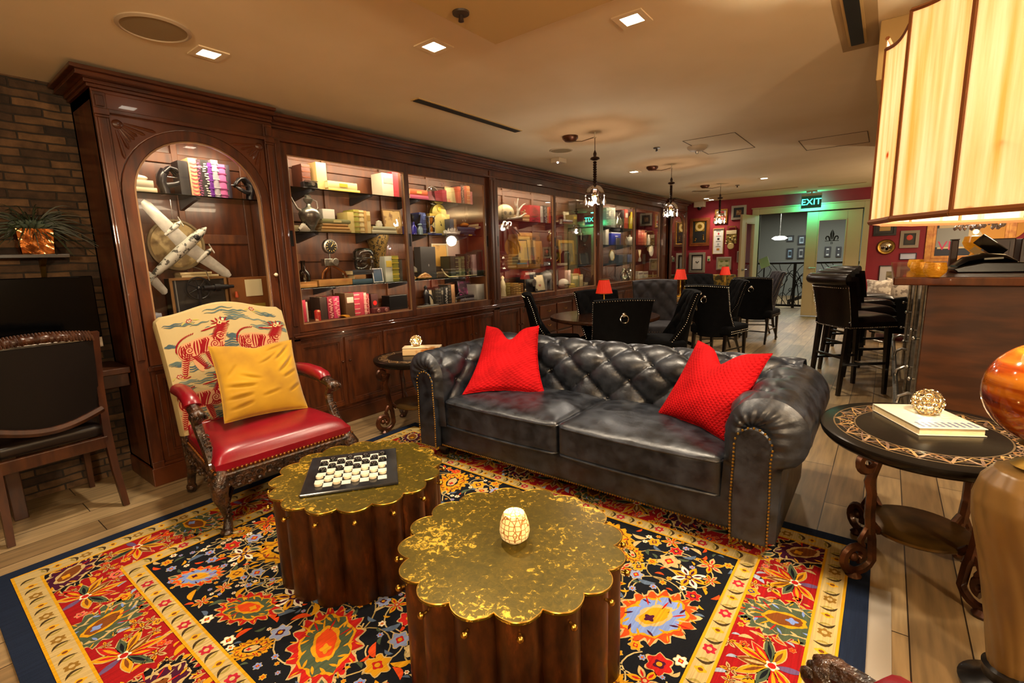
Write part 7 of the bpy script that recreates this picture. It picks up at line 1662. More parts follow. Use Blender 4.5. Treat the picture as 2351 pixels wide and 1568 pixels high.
p = at_x(*KA(970, 260), -3.83); e = thing('reel_projector', 'black spoked reel machine with a lens barrel in the arched tower', 'projector', (-3.83, p.y, SB+.0006)); zc = p.z-SB; T = Matrix.Translation((0, 0, zc)) @ Matrix.Rotation(PI/2, 4, 'Y')
mb = MB(); mb.tube([(0, .075*math.cos(k*PI/16), zc+.075*math.sin(k*PI/16)) for k in range(32)], .006, 8, closed=True)
for k in range(7): a = k*2*PI/7; mb.cyl((0, 0, zc), (0, .073*math.cos(a), zc+.073*math.sin(a)), .0035)
mb.ell((.004, 0, zc), (.012, .016, .016)); mb.obj('reel', mat('reel_metal', '#3a3a3c', .3, .8), e); mb = MB(); mb.cyl((0, .03, zc), (0, .19, zc+.0), .018); mb.cyl((0, .10, zc), (0, .14, zc), .026); mb.cyl((0, .19, zc), (0, .23, zc), .012); mb.obj('lens_barrel', DKM, e); mb = MB(); mb.tube([(0, 0, .0), (0, 0, zc-.01)], .012, 8); mb.lathe([(.06, 0), (.06, .012), (.02, .03)], n=20); mb.obj('stand', DKM, e)
mb = MB(); mb.tube([(0, -.02, zc+.15), (0, .06, zc+.12), (0, .075, zc+.05)], .004, 6); mb.obj('film_arm', M_STEEL, e)
e, w_, h = solid(KA, 1390, 1985, 98, SB, mat('plaque_wood', '#6a3a14', .45, 0, '#7d4a1c', 5), 'brown wooden board with a cream plate at the far side of the arched tower', 'wooden_board', 'board', -3.88, .05)
mb = MB(); mb.bx(0, .004, -w_*.14, w_*.27, h*.70, h*.96); mb.obj('cream_plate', paint('#c4b48e', .5), e, 0, .002); mb = MB(); mb.bx(0, .004, -w_*.18, w_*.30, h*.25, h*.58); mb.m = 1; mb.bx(.004, .006, -w_*.12, w_*.24, h*.28, h*.50); mb.obj('gilt_certificate', [paint('#8a7028', .4), paint('#c4a85a', .5)], e, 0)
mb = MB(); mb.lathe([(.012, 0), (.014, .01), (.009, .03), (.01, .045)], (.03, -w_*.40, h*.70), 10); mb.obj('tiny_red_lantern', paint('#b0441c'), e)
z = SB
for x0, x1, yt, yb_, c, lb in ((400, 620, 1045, 1160, '#b08a30', 'mustard box low in the corner of the arched tower'),): e, w_, h = solid(KA, x0, x1, yt, SB, paint(c), lb, X=-3.80); zz_ = SB+h
vase(KA, 420, 870, zz_+.001, [(0, 0), (.42, 0), (.40, .08), (.26, .35), (.20, .7), (.12, .9), (.03, 1), (0, 1)], mat('bell_patina', '#9a9068', .4, .3, '#b0a880', 18), 'pale bronze bell on the mustard box in the arched tower', 'bell', 'bell', -3.82)
z = lbook(KA, 345, 560, 770, 845, heig(KA, 450, 845, -3.90), '#c4bca8', 'cream book lettered in script near the bottom of the arched tower', -3.90, txt='Explore')
z = lbook(KA, 325, 560, 680, 762, z, '#b8b2a4', 'plain white book above the lettered one in the arched tower', -3.90)
z = lbook(KA, 300, 440, 600, 672, z, '#a8a8b4', 'small grey white book topmost of the pile in the arched tower', -3.90)
# --- first sliding cabinet: K1
C1g = paint('#c9a24a', .4, .4)
vbook(K1, 84, 108, 95, Z1, '#a8a4b0', 'thin pale lilac book at the very edge of the first glass door'); vbook(K1, 112, 156, 122, Z1, '#1a1818', 'black and white printed spine on the top shelf of the first glass door', 'dots', '#c9bfa0')
vbook(K1, 265, 338, 172, Z1, '#4a2010', 'tooled brown leather book behind the folding camera', 'bands', '#6a3418', X=-3.88)
p = at_x(*K1(345, 330), -3.80); e = thing('vintage_camera', 'old folding camera on the top glass shelf', 'camera', (-3.80, p.y, Z1+.0006)); mb = MB(); mb.bx(-.06, .0, -.075, .075, 0, .014); mb.bx(-.075, -.02, -.055, .07, .014, .062); mb.obj('body', DKM, e, 0, .004); mb = MB(); mb.cyl((-.02, .0, .04), (.03, .0, .04), .022, 16, .016); mb.bx(-.022, .004, -.05, .065, .064, .068); mb.obj('lens', M_STEEL, e)
vbook(K1, 386, 472, 158, Z1, '#b89a64', 'large plain tan book standing on the top shelf', X=-3.86)
stack(K1, Z1, [(490, 750, 368, 398, '#c8a84a', 'yellow edged book lying under another on the top shelf'), (482, 726, 310, 366, '#c9b880', 'thick cream book lying on the top shelf beside the tan book', '#b89020')])
vbook(K1, 936, 1036, 250, Z1, '#b8ac98', 'white faced book turned outward at the end of the top shelf', 'label', '#8a8478'); vbook(K1, 1024, 1080, 240, Z1, '#a8303a', 'pinkish red book beside the white faced one on the top shelf'); vbook(K1, 1070, 1104, 250, Z1, '#5a2a14', 'brown book half behind the door stile on the top shelf')
z = stack(K1, Z2, [(140, 245, 692, 748, '#a89a7a', 'pale fluted book end stack at the near end of the second shelf'), (142, 190, 655, 690, '#b8b0a0', 'small pale box on the near end stack of the second shelf')])
def ewer_x(e, h):
    mb = MB(); mb.tube([(0, -.16*h, .52*h), (0, -.34*h, .62*h), (0, -.44*h, .82*h), (0, -.47*h, .90*h)], [.05*h, .03*h, .018*h, .01*h], 10); mb.obj('spout', PT, e); mb = MB(); mb.tube([(0, .17*h, .55*h), (0, .27*h, .66*h), (0, .25*h, .84*h), (0, .13*h, .88*h), (0, .07*h, .80*h)], .012*h, 8); mb.obj('handle', PT, e)
vase(K1, 318, 428, Z2, [(0, 0), (.16, 0), (.17, .03), (.09, .07), (.15, .16), (.27, .38), (.29, .50), (.24, .60), (.08, .67), (.05, .75), (.11, .82), (.13, .88), (.07, .93), (.10, .96), (.06, 1), (0, 1)], PT, 'tall pewter ewer with a long spout on the second shelf', 'ewer', 'ewer', -3.82, ewer_x, n=28)
p = at_x(*K1(275, 700), -3.80); e = thing('shell', 'ribbed white shell before the pewter ewer', 'shell', (-3.79, p.y, Z2+.0006)); mb = MB(); mb.grid(lambda u, v: (.02*math.sin(PI*v)+.0*u, -.045+.09*u, .07*v*math.sin(PI*(.12+.76*u))+.004*math.sin(u*40)*v), 30, 8); mb.grid(lambda u, v: (-.012*math.sin(PI*v), .045-.09*u, .07*v*math.sin(PI*(.12+.76*u))), 20, 8); mb.obj('valve', WHITEC, e)
z = stack(K1, Z2, [(428, 678, 712, 738, '#8a6a3a', 'lowest tan book of the pile under the white card'), (432, 665, 688, 711, '#a87c44', 'second tan book of the pile under the white card'), (440, 650, 662, 687, '#8f6530', 'third brown book of the pile under the white card'), (436, 672, 624, 660, '#6e6a44', 'top olive green banded book of the pile under the white card', '#a89a6a')])
solid(K1, 442, 542, 548, z+.0005, paint('#b4aca4'), 'small white box on the olive book pile', X=-3.83, dep=.06)
for x0, x1, yt, c, lb, d in ((650, 706, 572, '#b8a468', 'leaning cream book on the second shelf', None), (702, 750, 552, '#8f8a3a', 'olive green spine on the second shelf', 'bands'), (746, 788, 558, '#c4b080', 'cream ribbed spine on the second shelf', 'bands'), (786, 812, 562, '#b08a50', 'thin tan spine on the second shelf', None), (808, 842, 568, '#c0aa78', 'end cream spine on the second shelf', 'label')): vbook(K1, x0, x1, yt, Z2, c, lb, d, '#9a7a3a')
z = stack(K1, Z2, [(852, 1058, 716, 748, '#b4ac94', 'lower pale book lying before the old map'), (860, 1050, 684, 714, '#a8a48a', 'upper pale book lying before the old map')])
vase(K1, 912, 642, z, [(0, 0), (.5, 0), (.6, .3), (.45, .6), (.5, .8), (0, 1)], WHITEC, 'tiny white figurine on the pale books before the map', 'figurine', 'figurine', -3.85)
card(K1, 955, 1112, 548, Z2, paint('#6a4a20'), mat('map_print', '#a88a50', .6, 0, '#6a4a1e', 12, ramp=(.48, .56)), 'old tan map print leaning at the end of the second shelf', X=-3.95)
vbook(K1, 160, 190, 930, Z3, '#8a8478', 'thin grey spine at the near end of the third shelf'); vbook(K1, 190, 226, 945, Z3, '#3a3430', 'dark grey book near the bottle on the third shelf')
vase(K1, 275, 980, Z3, [(0, 0), (.22, 0), (.23, .45), (.18, .58), (.08, .68), (.075, .95), (.10, 1), (0, 1)], pane_mat('grey_bottle', '#8a8078', 1.6, .05, 1.5), 'clear grey glass bottle on the third shelf', 'bottle', 'bottle', -3.83)
solid(K1, 186, 398, 1158, Z3, mat('tan_board', '#9a6a34', .5), 'flat wooden tray on the third shelf near the bottle', 'tray', 'tray', X=-3.765, dep=.09); e, w_, h = solid(K1, 412, 692, 1134, Z3, mat('tan_board2', '#a8763a', .5, 0, '#8a5a28', 9), 'flat tan wooden box under the clock tripod', X=-3.79, dep=.16)
zt = Z3+h+.001; p = at_x(*K1(510, 1000), -3.86); e = thing('tripod_clock', 'round clock mounted on a copper and steel tripod', 'clock', (-3.87, p.y, zt)); H_ = heig(K1, 490, 805, -3.87)-zt
for k in range(3): a = R(90+120*k-20); mb = MB(); mb.tube([(0, 0, H_*.38), (.045*math.cos(a), .13*math.sin(a), H_*.16), (.06*math.cos(a), .20*math.sin(a)*.75, .006)], [.012, .011, .008], 8); mb.obj('leg', BRONZE, e)
mb = MB(); mb.bx(-.03, .03, -.07, .055, H_*.34, H_*.52); mb.cyl((.03, .02, H_*.44), (.06, .02, H_*.44), .03, 20); mb.obj('gear_box', M_STEEL, e, 30, .003); mb = MB(); mb.cyl((0, 0, H_*.5), (0, 0, H_*.66), .008); T = Matrix.Translation((-.02, 0, H_*.83)) @ Matrix.Rotation(PI/2, 4, 'Y'); mb.lathe([(.05, 0), (.062, .01), (.064, .05), (.054, .056)], T=T, n=30); mb.obj('clock_case', PT, e)
mb = MB(); mb.lathe([(0, .0575), (.052, .0575)], T=T, n=30); mb.obj('dial', paint('#17140f', .3), e, 0)
mb = MB()
for k in range(12): a = k*PI/6; mb.box((.0380, .042*math.cos(a), H_*.83+.042*math.sin(a)), (.002, .004, .012), (a+PI/2, 0, 0))
mb.box((.0383, .010, H_*.83+.012), (.001, .004, .036), (R(-40), 0, 0)); mb.obj('dial_marks', paint('#b89a50', .4), e, 0)
z = stack(K1, Z3, [(690, 862, 1124, 1162, '#34485a', 'blue cloth book under the glass globe'), (705, 800, 1086, 1122, '#7a5428', 'tan banded book in the pile under the glass globe'), (690, 865, 1046, 1084, '#22242a', 'black book at the top of the pile under the glass globe')])
vase(K1, 780, 872, z, [(0, 0), (.36, 0), (.44, .12), (.46, .35), (.42, .45), (.50, .47), (.50, .53), (.46, .56), (.48, .80), (.36, .96), (.1, 1), (0, 1)], DGLASS, 'thick ridged glass globe jar on a pile of books', 'glass_jar', 'jar', -3.88, n=30)
vase(K1, 900, 770, Z3, [(0, 0), (.16, 0), (.13, .1), (.12, .4), (.2, .8), (.26, 1), (.24, 1), (.17, .8), (.1, .4), (0, .1)], mat('pierced_bronze', '#6a5428', .4, .4, '#15100a', 60, ramp=(.52, .56)), 'pierced bronze tall vase behind the glass globe jar', 'vase', 'vase', -3.94)
card(K1, 862, 948, 1042, Z3, M_STEEL, paint('#2a4258', .3), 'small silver framed blue photograph before the white book', X=-3.80, fw=.010)
for x0, x1, yt, c, lb, d in ((962, 1026, 942, '#aeb0a4', 'white grey book standing near the end of the third shelf', 'label'), (1018, 1078, 938, '#7a7620', 'olive gold book with raised bands on the third shelf', 'bands'), (1076, 1108, 972, '#2e2a20', 'dark book at the end of the third shelf', None)): vbook(K1, x0, x1, yt, Z3, c, lb, d, '#c4a93a')
for x0, x1, yt, c, lb, d in ((205, 238, 1372, '#8a2a22', 'short red spine at the near bottom corner', None), (238, 270, 1335, '#941e1c', 'red spine at the near bottom shelf', None), (266, 302, 1310, '#a8283e', 'rose red spine on the bottom shelf', None), (304, 318, 1325, '#b4a898', 'thin white spine on the bottom shelf', None), (420, 478, 1285, '#2a1a12', 'dark brown slanted book on the bottom shelf', None), (482, 532, 1285, '#7a1428', 'crimson tooled spine on the bottom shelf', 'dots'), (530, 584, 1278, '#a82450', 'magenta spine on the bottom shelf', 'dots'), (630, 708, 1250, '#4a3018', 'brown book cover facing out on the bottom shelf', 'label'), (702, 748, 1246, '#b03048', 'bright red ribbed spine on the bottom shelf', 'bands'), (746, 790, 1244, '#a03040', 'plain rose spine on the bottom shelf', None), (784, 810, 1248, '#c48a80', 'pale pink spine on the bottom shelf', 'bands'), (806, 832, 1256, '#8a1c2c', 'patterned red spine on the bottom shelf', 'dots')): vbook(K1, x0, x1, yt, Z0, c, lb, d, '#d8a898')
vase(K1, 398, 1392, Z0, [(0, 0), (.28, 0), (.29, .9), (.24, .92), (.22, 1), (0, 1)], mat('red_tin', '#9a2018', .35, 0, '#c8a47a', 30, ramp=(.56, .62)), 'red printed tin on the bottom shelf', 'tin', 'tin', -3.80)
p = at_x(*K1(640, 1445), -3.77); e = thing('paper_fan', 'orange yellow folded paper piece before the brown book', 'paper', (-3.765, p.y, Z0+.0006), .3); mb = MB(); mb.prism([(0, 0), (.05, 0), (.03, .018), (-.05, .022)], 0, -.05, .0); mb.obj('sheet', paint('#c88a1c'), e, 0)
e, w_, h = solid(K1, 846, 904, 1258, Z0, paint('#3a1410'), 'dark box with a bright red dot on the bottom shelf', X=-3.85); mb = MB(); mb.lathe([(0, .002), (.022, .002)], T=Matrix.Translation((0, 0, h*.52)) @ Matrix.Rotation(PI/2, 4, 'Y'), n=24); mb.obj('red_dot', paint('#c41410'), e, 0)
e, w_, h = solid(K1, 876, 1002, 1374, Z0, mat('red_marble', '#5a2a2a', .3), 'low red stone block with two round reliefs on the bottom shelf', X=-3.77, dep=.08); mb = MB(); mb.lathe([(.012, 0), (.018, .01), (.014, .014)], T=Matrix.Translation((0, -w_*.25, h*.5)) @ Matrix.Rotation(PI/2, 4, 'Y')); mb.lathe([(.012, 0), (.018, .01), (.014, .014)], T=Matrix.Translation((0, w_*.25, h*.5)) @ Matrix.Rotation(PI/2, 4, 'Y')); mb.obj('relief_rings', mat('red_marble_light', '#8a5a54', .3), e); tag(e.children[-1], kind='stuff')
solid(K1, 1000, 1150, 1268, Z0, paint('#0c0b0d', .3), 'black box at the end of the bottom shelf behind the first glass door', X=-3.86)
# --- second pane: K2
stack(K2, Z1, [(92, 276, 296, 345, '#b04a6a', 'pink book lying under an orange one on the top shelf'), (90, 265, 240, 294, '#c8582e', 'orange book lying on the pink one', '#d8a050')])
p = at_x(*K2(318, 280), -3.92); e = thing('glass_plate', 'clear round glass plate standing on the top shelf', 'plate', (-3.93, p.y, Z1+.08)); mb = MB(); mb.lathe([(0, .004), (.085, .008), (.095, .014), (.095, .010), (.085, .002), (0, 0)], T=Matrix.Rotation(R(82), 4, 'Y'), n=36); mb.obj('plate', DGLASS, e); mb = MB(); mb.tube([(.01, .094*math.cos(k*PI/18), .094*math.sin(k*PI/18)) for k in range(36)], .0025, 5, closed=True); mb.obj('rim', M_STEEL, e); mb = MB(); mb.bx(-.03, .03, -.03, .03, -.0795, -.072); mb.bx(-.03, -.02, -.02, .02, -.075, .02); mb.obj('stand', M_BRACKET, e, 0)
vbook(K2, 418, 462, 246, Z1, '#8a2030', 'red book behind the glass plate'); card(K2, 460, 580, 216, Z1, paint('#b0a070'), mat('red_card_print', '#a89a6a', .6, 0, '#b0443a', 9, ramp=(.52, .6)), 'tan greeting card with a red motif on the top shelf', X=-3.84, fw=.004)
for x0, x1, yt, c, lb, d in ((572, 604, 212, '#b0482a', 'orange red leaning spine beside the tan card', None), (602, 636, 196, '#3a2020', 'dark patterned spine on the top shelf beside the orange books', 'dots'), (636, 662, 208, '#a04a30', 'rust spine on the top shelf', None), (660, 694, 206, '#b8703a', 'orange brown spine on the top shelf', 'bands'), (694, 720, 262, '#a05a5a', 'short pink spine ending the top shelf row', None)): vbook(K2, x0, x1, yt, Z1, c, lb, d, '#c9a98a')
z = stack(K2, Z2+.09, [(772, 850, 492, 516, '#a89a90', 'white book lying near the far pilaster on the bracket shelf'), (772, 850, 462, 490, '#6a1c1a', 'red and white book on the far bracket shelf')], -3.83)
p = at_x(*K2(825, 400), -3.83); e = thing('menorah', 'small gilt seven branch candlestick near the far pilaster', 'candlestick', (-3.83, p.y, z+.0006)); h = .15; mb = MB(); mb.lathe([(.035, 0), (.03, .01), (.006, .02), (.006, h)], n=14)
for r in (.02, .04, .06): mb.tube([(0, r*math.cos(PI+k*PI/12), h*.98-r*.9-r*math.sin(k*PI/12)*.55+r*.9*(0)) if 0 < k < 12 else (0, r*math.cos(PI+k*PI/12), h) for k in range(13)], .0035, 6)
for y in (-.06, -.04, -.02, 0, .02, .04, .06): mb.ell((0, y, h+.006), (.005, .005, .008), 8, 5)
mb.obj('branches', M_BRASS, e)
solid(K2, 95, 100, 600, Z2, paint('#20206a'), 'sliver of a blue book behind the door stile', 'book', 'book')
vase(K2, 130, 565, Z2, [(0, 0), (.22, 0), (.24, .55), (.12, .72), (.08, .8), (.09, 1), (0, 1)], mat('cobalt_glass', '#1a1a8a', .12, 0, coat=.5), 'cobalt blue bottle on the second shelf', 'bottle', 'bottle', -3.79); vase(K2, 194, 582, Z2, [(0, 0), (.24, 0), (.26, .5), (.18, .66), (.12, .8), (.26, .9), (.14, 1), (0, 1)], mat('pale_blue_glass', '#7a92a0', .1, 0, coat=.5), 'pale blue glass bottle with a stopper on the second shelf', 'bottle', 'bottle', -3.78)
vbook(K2, 188, 222, 470, Z2, '#1e2e66', 'navy blue spine behind the blue bottles', X=-3.88); vbook(K2, 220, 252, 474, Z2, '#2a3e7a', 'royal blue spine behind the blue bottles', 'bands', '#6a7ab0', X=-3.88)
vase(K2, 148, 490, Z2, [(0, 0), (.16, 0), (.06, .1), (.05, .4), (.22, .65), (.28, 1), (.26, 1), (.2, .65), (0, .42)], DGLASS, 'cut glass goblet behind the blue bottles', 'goblet', 'goblet', -3.92)
z = lbook(K2, 270, 412, 672, 692, Z2, '#2a3a80', 'thin blue book under the hourglass', -3.79, dep=.1)
e, h = vase(K2, 302, 508, z, [(0, .06), (.20, .06), (.22, .28), (.06, .5), (.22, .72), (.20, .94), (0, .94)], pane_mat('hourglass_amber', '#d8b060', 1.6, .03, 1.4), 'hourglass with steel caps on the blue book', 'hourglass', 'hourglass', -3.82, part='glass'); mb = MB(); mb.lathe([(0, 0), (.27*h, 0), (.27*h, .06*h), (0, .06*h)]); mb.obj('cap', M_STEEL, e); mb = MB(); mb.lathe([(0, .94*h), (.27*h, .94*h), (.27*h, h), (0, h)]); mb.obj('cap', M_STEEL, e)
for y in (-.22, .22): mb = MB(); mb.cyl((.08*h, y*h, .05*h), (.08*h, y*h, .95*h), .004); mb.obj('rod', M_STEEL, e)
e, w_, h = solid(K2, 292, 490, 484, Z2, mat('gilt_clock_plate', '#a8903a', .32, .5, '#c4b060', 6), 'square gilt clock plate with a round dial and arched top', 'mantel_clock', 'clock', -3.90, .05); mb = MB(); mb.lathe([(0, .01), (w_*.40, .01)], T=Matrix.Translation((0, 0, h*.5)) @ Matrix.Rotation(PI/2, 4, 'Y'), n=36); mb.obj('dial', mat('gilt_dial', '#b8a860', .4, .3), e, 0)
mb = MB(); mb.prism([(w_*.36*math.cos(k*PI/14), h+w_*.34*math.sin(k*PI/14)) for k in range(15)], 0, -.045, -.005); mb.obj('arched_top', mat('gilt_arch', '#8a7a2c', .35, .4), e, 30); mb = MB(); mb.lathe([(0, .008), (.026, .004)], T=Matrix.Translation((-.004, 0, h+w_*.16)) @ Matrix.Rotation(PI/2, 4, 'Y')); mb.obj('moon_dial', paint('#c4a41c', .4), e); mb = MB(); mb.box((.012, .0, h*.56), (.002, .004, .06), (R(25), 0, 0)); mb.ell((.012, 0, h*.5), .008); mb.obj('hands', DKM, e)
vbook(K2, 492, 534, 534, Z2, '#3a4454', 'grey blue book beside the gilt clock'); vbook(K2, 532, 562, 536, Z2, '#8a6a44', 'tan book beside the gilt clock')
p = at_x(*K2(525, 670), -3.78); e = thing('coral', 'branching white coral cluster on the second shelf', 'coral', (-3.80, p.y, Z2+.0006)); rd = random.Random(4); mb = MB(); mb.ell((0, 0, .022), (.05, .11, .0215))
for k in range(34): a, b = rd.uniform(-1, 1), rd.uniform(-.5, .5); L = (1-abs(a))*.05+.018; mb.tube([(b*.06, a*.10, .012), (b*.08, a*.11, .02+L*.6), (b*.09+rd.uniform(-.01, .01), a*.12, .022+L)], [.011, .008, .003], 5)
mb.obj('coral_branches', mat('white_coral', '#cfcac6', .6), e, 60)
z = stack(K2, Z2, [(632, 750, 668, 692, '#22283a', 'lowest navy book of the pile under the little pumpkin', '#c9b03a'), (590, 735, 634, 666, '#2c3852', 'middle blue book of the pile under the little pumpkin'), (562, 746, 600, 632, '#34405e', 'top slate blue book of the pile under the little pumpkin')], -3.84)
p = at_x(*K2(635, 570), -3.90); e = thing('amber_pumpkin', 'amber ribbed pumpkin ornament with a ring on top', 'ornament', (-3.90, p.y, z)); mb = MB(); mb.lathe([(0, 0), (.03, .002), (.052, .02), (.05, .04), (.025, .052), (0, .05)], n=40, rf=lambda a: 1+.07*abs(math.cos(4*a))-.03); mb.obj('ribbed_body', mat('amber_orn', '#b8741a', .25, 0, '#8a4c0c', 18), e); mb = MB(); mb.tube([(0, .022*math.cos(k*PI/10), .078+.028*math.sin(k*PI/10)) for k in range(20)], .004, 6, closed=True); mb.obj('ring', M_CHROME, e)
z = stack(K2, Z3+.05, [(138, 246, 1048, 1062, '#6a6a34', 'green book lying in the near corner of the third shelf'), (140, 242, 1034, 1047, '#8a8a5a', 'pale green book lying in the near corner of the third shelf')], -3.93)
p = at_x(*K2(158, 980), -3.93); e = thing('paper_triangle', 'folded white paper triangle on the green books', 'paper', (-3.93, p.y, z)); mb = MB(); mb.prism([(-.03, 0), (.045, 0), (-.03, .055)], 0, -.012, 0); mb.obj('sheet', paint('#b4b0a8'), e, 0)
solid(K2, 136, 250, 1064, Z3, paint('#2a1a10'), 'small dark block under the green books on the third shelf', X=-3.92, dep=.1)
e, w_, h = solid(K2, 196, 346, 812, Z3, mat('grey_cloth_box', '#2a2a2c', .6), 'tall dark grey slipcase with a tiny white mark on the third shelf', X=-3.86, dep=.10); mb = MB(); mb.bx(0, .002, -.002, .002, h*.38, h*.46); mb.bx(0, .002, -.008, .008, h*.42, h*.43); mb.obj('white_mark', paint('#a8a8a4'), e, 0)
card(K2, 316, 474, 780, Z3+.075, paint('#b0a488'), mat('gold_landscape', '#b0883a', .5, 0, '#6a4a1c', 8, ramp=(.5, .6)), 'golden landscape picture in a pale frame behind the slipcase', X=-3.99, fw=.018, tilt=3)
solid(K2, 320, 480, 1008, Z3, paint('#2c2016'), 'low dark stand under the golden landscape picture', X=-3.955, dep=.07)
card(K2, 462, 590, 702, Z3, paint('#8a7468'), mat('pink_paper', '#a08a80', .6, 0, '#8a4a44', 4, ramp=(.6, .7)), 'tall faded pink paper card at the back of the third shelf', X=-4.005, fw=.004, tilt=1)
stack(K2, Z3, [(362, 548, 1072, 1104, '#4a3420', 'lower brown book lying behind the shell garland', '#8a6a3a'), (366, 546, 1044, 1071, '#6a5434', 'upper tan book lying behind the shell garland')], -3.86)
p = at_x(*K2(235, 1105), -3.78); e = thing('ceramic_fish', 'gold glazed ceramic fish on the third shelf', 'ornament', (-3.79, p.y, Z3+.0006)); mb = MB(); mb.tube([(0, -.10, .022), (0, -.075, .018), (0, -.04, .03), (0, .02, .038), (0, .07, .028), (0, .10, .018)], [.004, .008, .022, .034, .024, .006], 14, ry=.02); mb.obj('body', mat('gold_glaze', '#b8864a', .2, .2, '#8a5a24', 30, coat=.5), e); mb = MB(); mb.prism([(-.09, .02), (-.13, .04), (-.12, .02), (-.13, .0015)], 0, -.004, .004); mb.prism([(-.02, .055), (.04, .065), (.05, .05), (0, .05)], 0, -.004, .004); mb.obj('fins', paint('#a87c44', .3), e, 0)
p0, p1 = at_x(*K2(360, 1020), -3.83), at_x(*K2(760, 1098), -3.76); e = thing('shell_garland', 'string of small white shells trailing along the third shelf', 'garland', (-3.79, p0.y, Z3+.001)); rd = random.Random(8); pts = []
for k in range(46): f = k/45; pts.append((.035-.04*math.sin(f*9), (p1.y-p0.y)*f, .085*max(0, 1-f*4.2)+.008))
mb = MB(); mb.tube(pts, .0015, 4); mb.obj('cord', paint('#5a5040'), e); mb = MB(); [mb.ell((x+.004, y, z_), (.008, .009, .0065), 7, 4) for x, y, z_ in pts]; tag(mb.obj('shells', IVORY, e), kind='stuff')
for x0, x1, yt, c, lb, d in ((500, 548, 905, '#2c3020', 'dark green wide spine behind the shell garland', None), (546, 580, 908, '#343824', 'green spine behind the shell garland', 'bands'), (582, 606, 926, '#8a9068', 'pale green spine on the third shelf', None), (608, 640, 908, '#5a6844', 'sage green spine on the third shelf', 'bands'), (650, 698, 882, '#26281e', 'dark ornate spine on the third shelf', 'dots'), (718, 760, 890, '#b09a98', 'pinkish white tall spine on the third shelf', None), (762, 812, 860, '#2c3428', 'dark green cloth spine beside the pinkish one', None), (814, 850, 842, '#384034', 'grey green printed spine on the third shelf', 'dots'), (850, 894, 838, '#5a5a48', 'last olive patterned spine by the far stile', 'dots')): vbook(K2, x0, x1, yt, Z3, c, lb, d, '#8a8a60')
p = at_x(*K2(252, 1300), -3.84); e = thing('black_statuette', 'slender black statuette on the bottom shelf', 'statuette', (-3.84, p.y, Z0+.0006)); h = heig(K2, 255, 1195, -3.84)-Z0; mb = MB(); mb.lathe([(0, 0), (.04, 0), (.04, .012), (.016, .03), (.022, h*.45), (.03, h*.6), (.012, h*.78), (.02, h*.9), (0, h)], n=16); mb.obj('figure', DKM, e); mb = MB(); mb.tube([(0, 0, h*.62), (.02, .05, h*.5), (.02, .08, h*.3)], [.012, .010, .008], 8); mb.obj('arm', DKM, e)
card(K2, 286, 346, 1232, Z0, DKM, paint('#a89a80'), 'small black framed tan card on the bottom shelf', X=-3.85, fw=.012)
for x0, x1, yt, c, lb, d, dc in ((348, 376, 1222, '#17130f', 'black spine after the tan card', 'bands', '#4a4434'), (376, 402, 1226, '#1c1a1a', 'second black spine on the bottom shelf', 'bands', '#5a5448'), (402, 428, 1218, '#221e1c', 'third black spine on the bottom shelf', 'label', '#6a6458'), (432, 474, 1212, '#0f0e10', 'black book with white script lettering on the bottom shelf', 'dots', '#b4b0a8'), (476, 506, 1194, '#1a1512', 'tall black banded spine on the bottom shelf', 'bands', '#5a4c3a'), (508, 542, 1190, '#8f6a48', 'tan spine at the end of the black books', None, None)): vbook(K2, x0, x1, yt, Z0, c, lb, d, dc or '#888888')
card(K2, 578, 700, 1150, Z0+.055, DKM, mat('magenta_photo', '#3a2030', .4, 0, '#b04a8a', 12, ramp=(.45, .62)), 'framed magenta photograph of a crowd on the bottom shelf', X=-3.95, fw=.008)
stack(K2, Z0, [(600, 772, 1344, 1368, '#7a747a', 'grey book lying before the magenta photograph'), (556, 735, 1316, 1342, '#241820', 'dark plum book lying under the magenta photograph')], -3.86)
p = at_x(*K2(596, 1330), -3.77); e = thing('beaded_chain', 'black and silver beaded chain arched before the plum books', 'chain', (-3.765, p.y, Z0+.001)); mb = MB(); [mb.ell((0, .075*math.cos(PI*k/26), .008+.10*math.sin(PI*k/26)), (.007, .007, .007), 6, 4) for k in range(27)]; mb.tube([(0, .075*math.cos(PI*k/26), .008+.10*math.sin(PI*k/26)) for k in range(27)], .003, 5); mb.obj('beads', mat('bead_mix', '#15131a', .3, .3, '#b4b0a8', 60, ramp=(.5, .54)), e); tag(e.children[-1], kind='stuff')
vbook(K2, 760, 858, 1184, Z0, '#a8a49c', 'white faced book near the plaid one'); vbook(K2, 856, 914, 1180, Z0, '#b49a14', 'yellow and black plaid spine at the far end of the bottom shelf', 'plaid', '#15130c')
solid(K2, 212, 390, 1398, Z0, mat('silver_box', '#8a8680', .3, .5), 'flat silver box lying before the black statuette', X=-3.755, dep=.07)
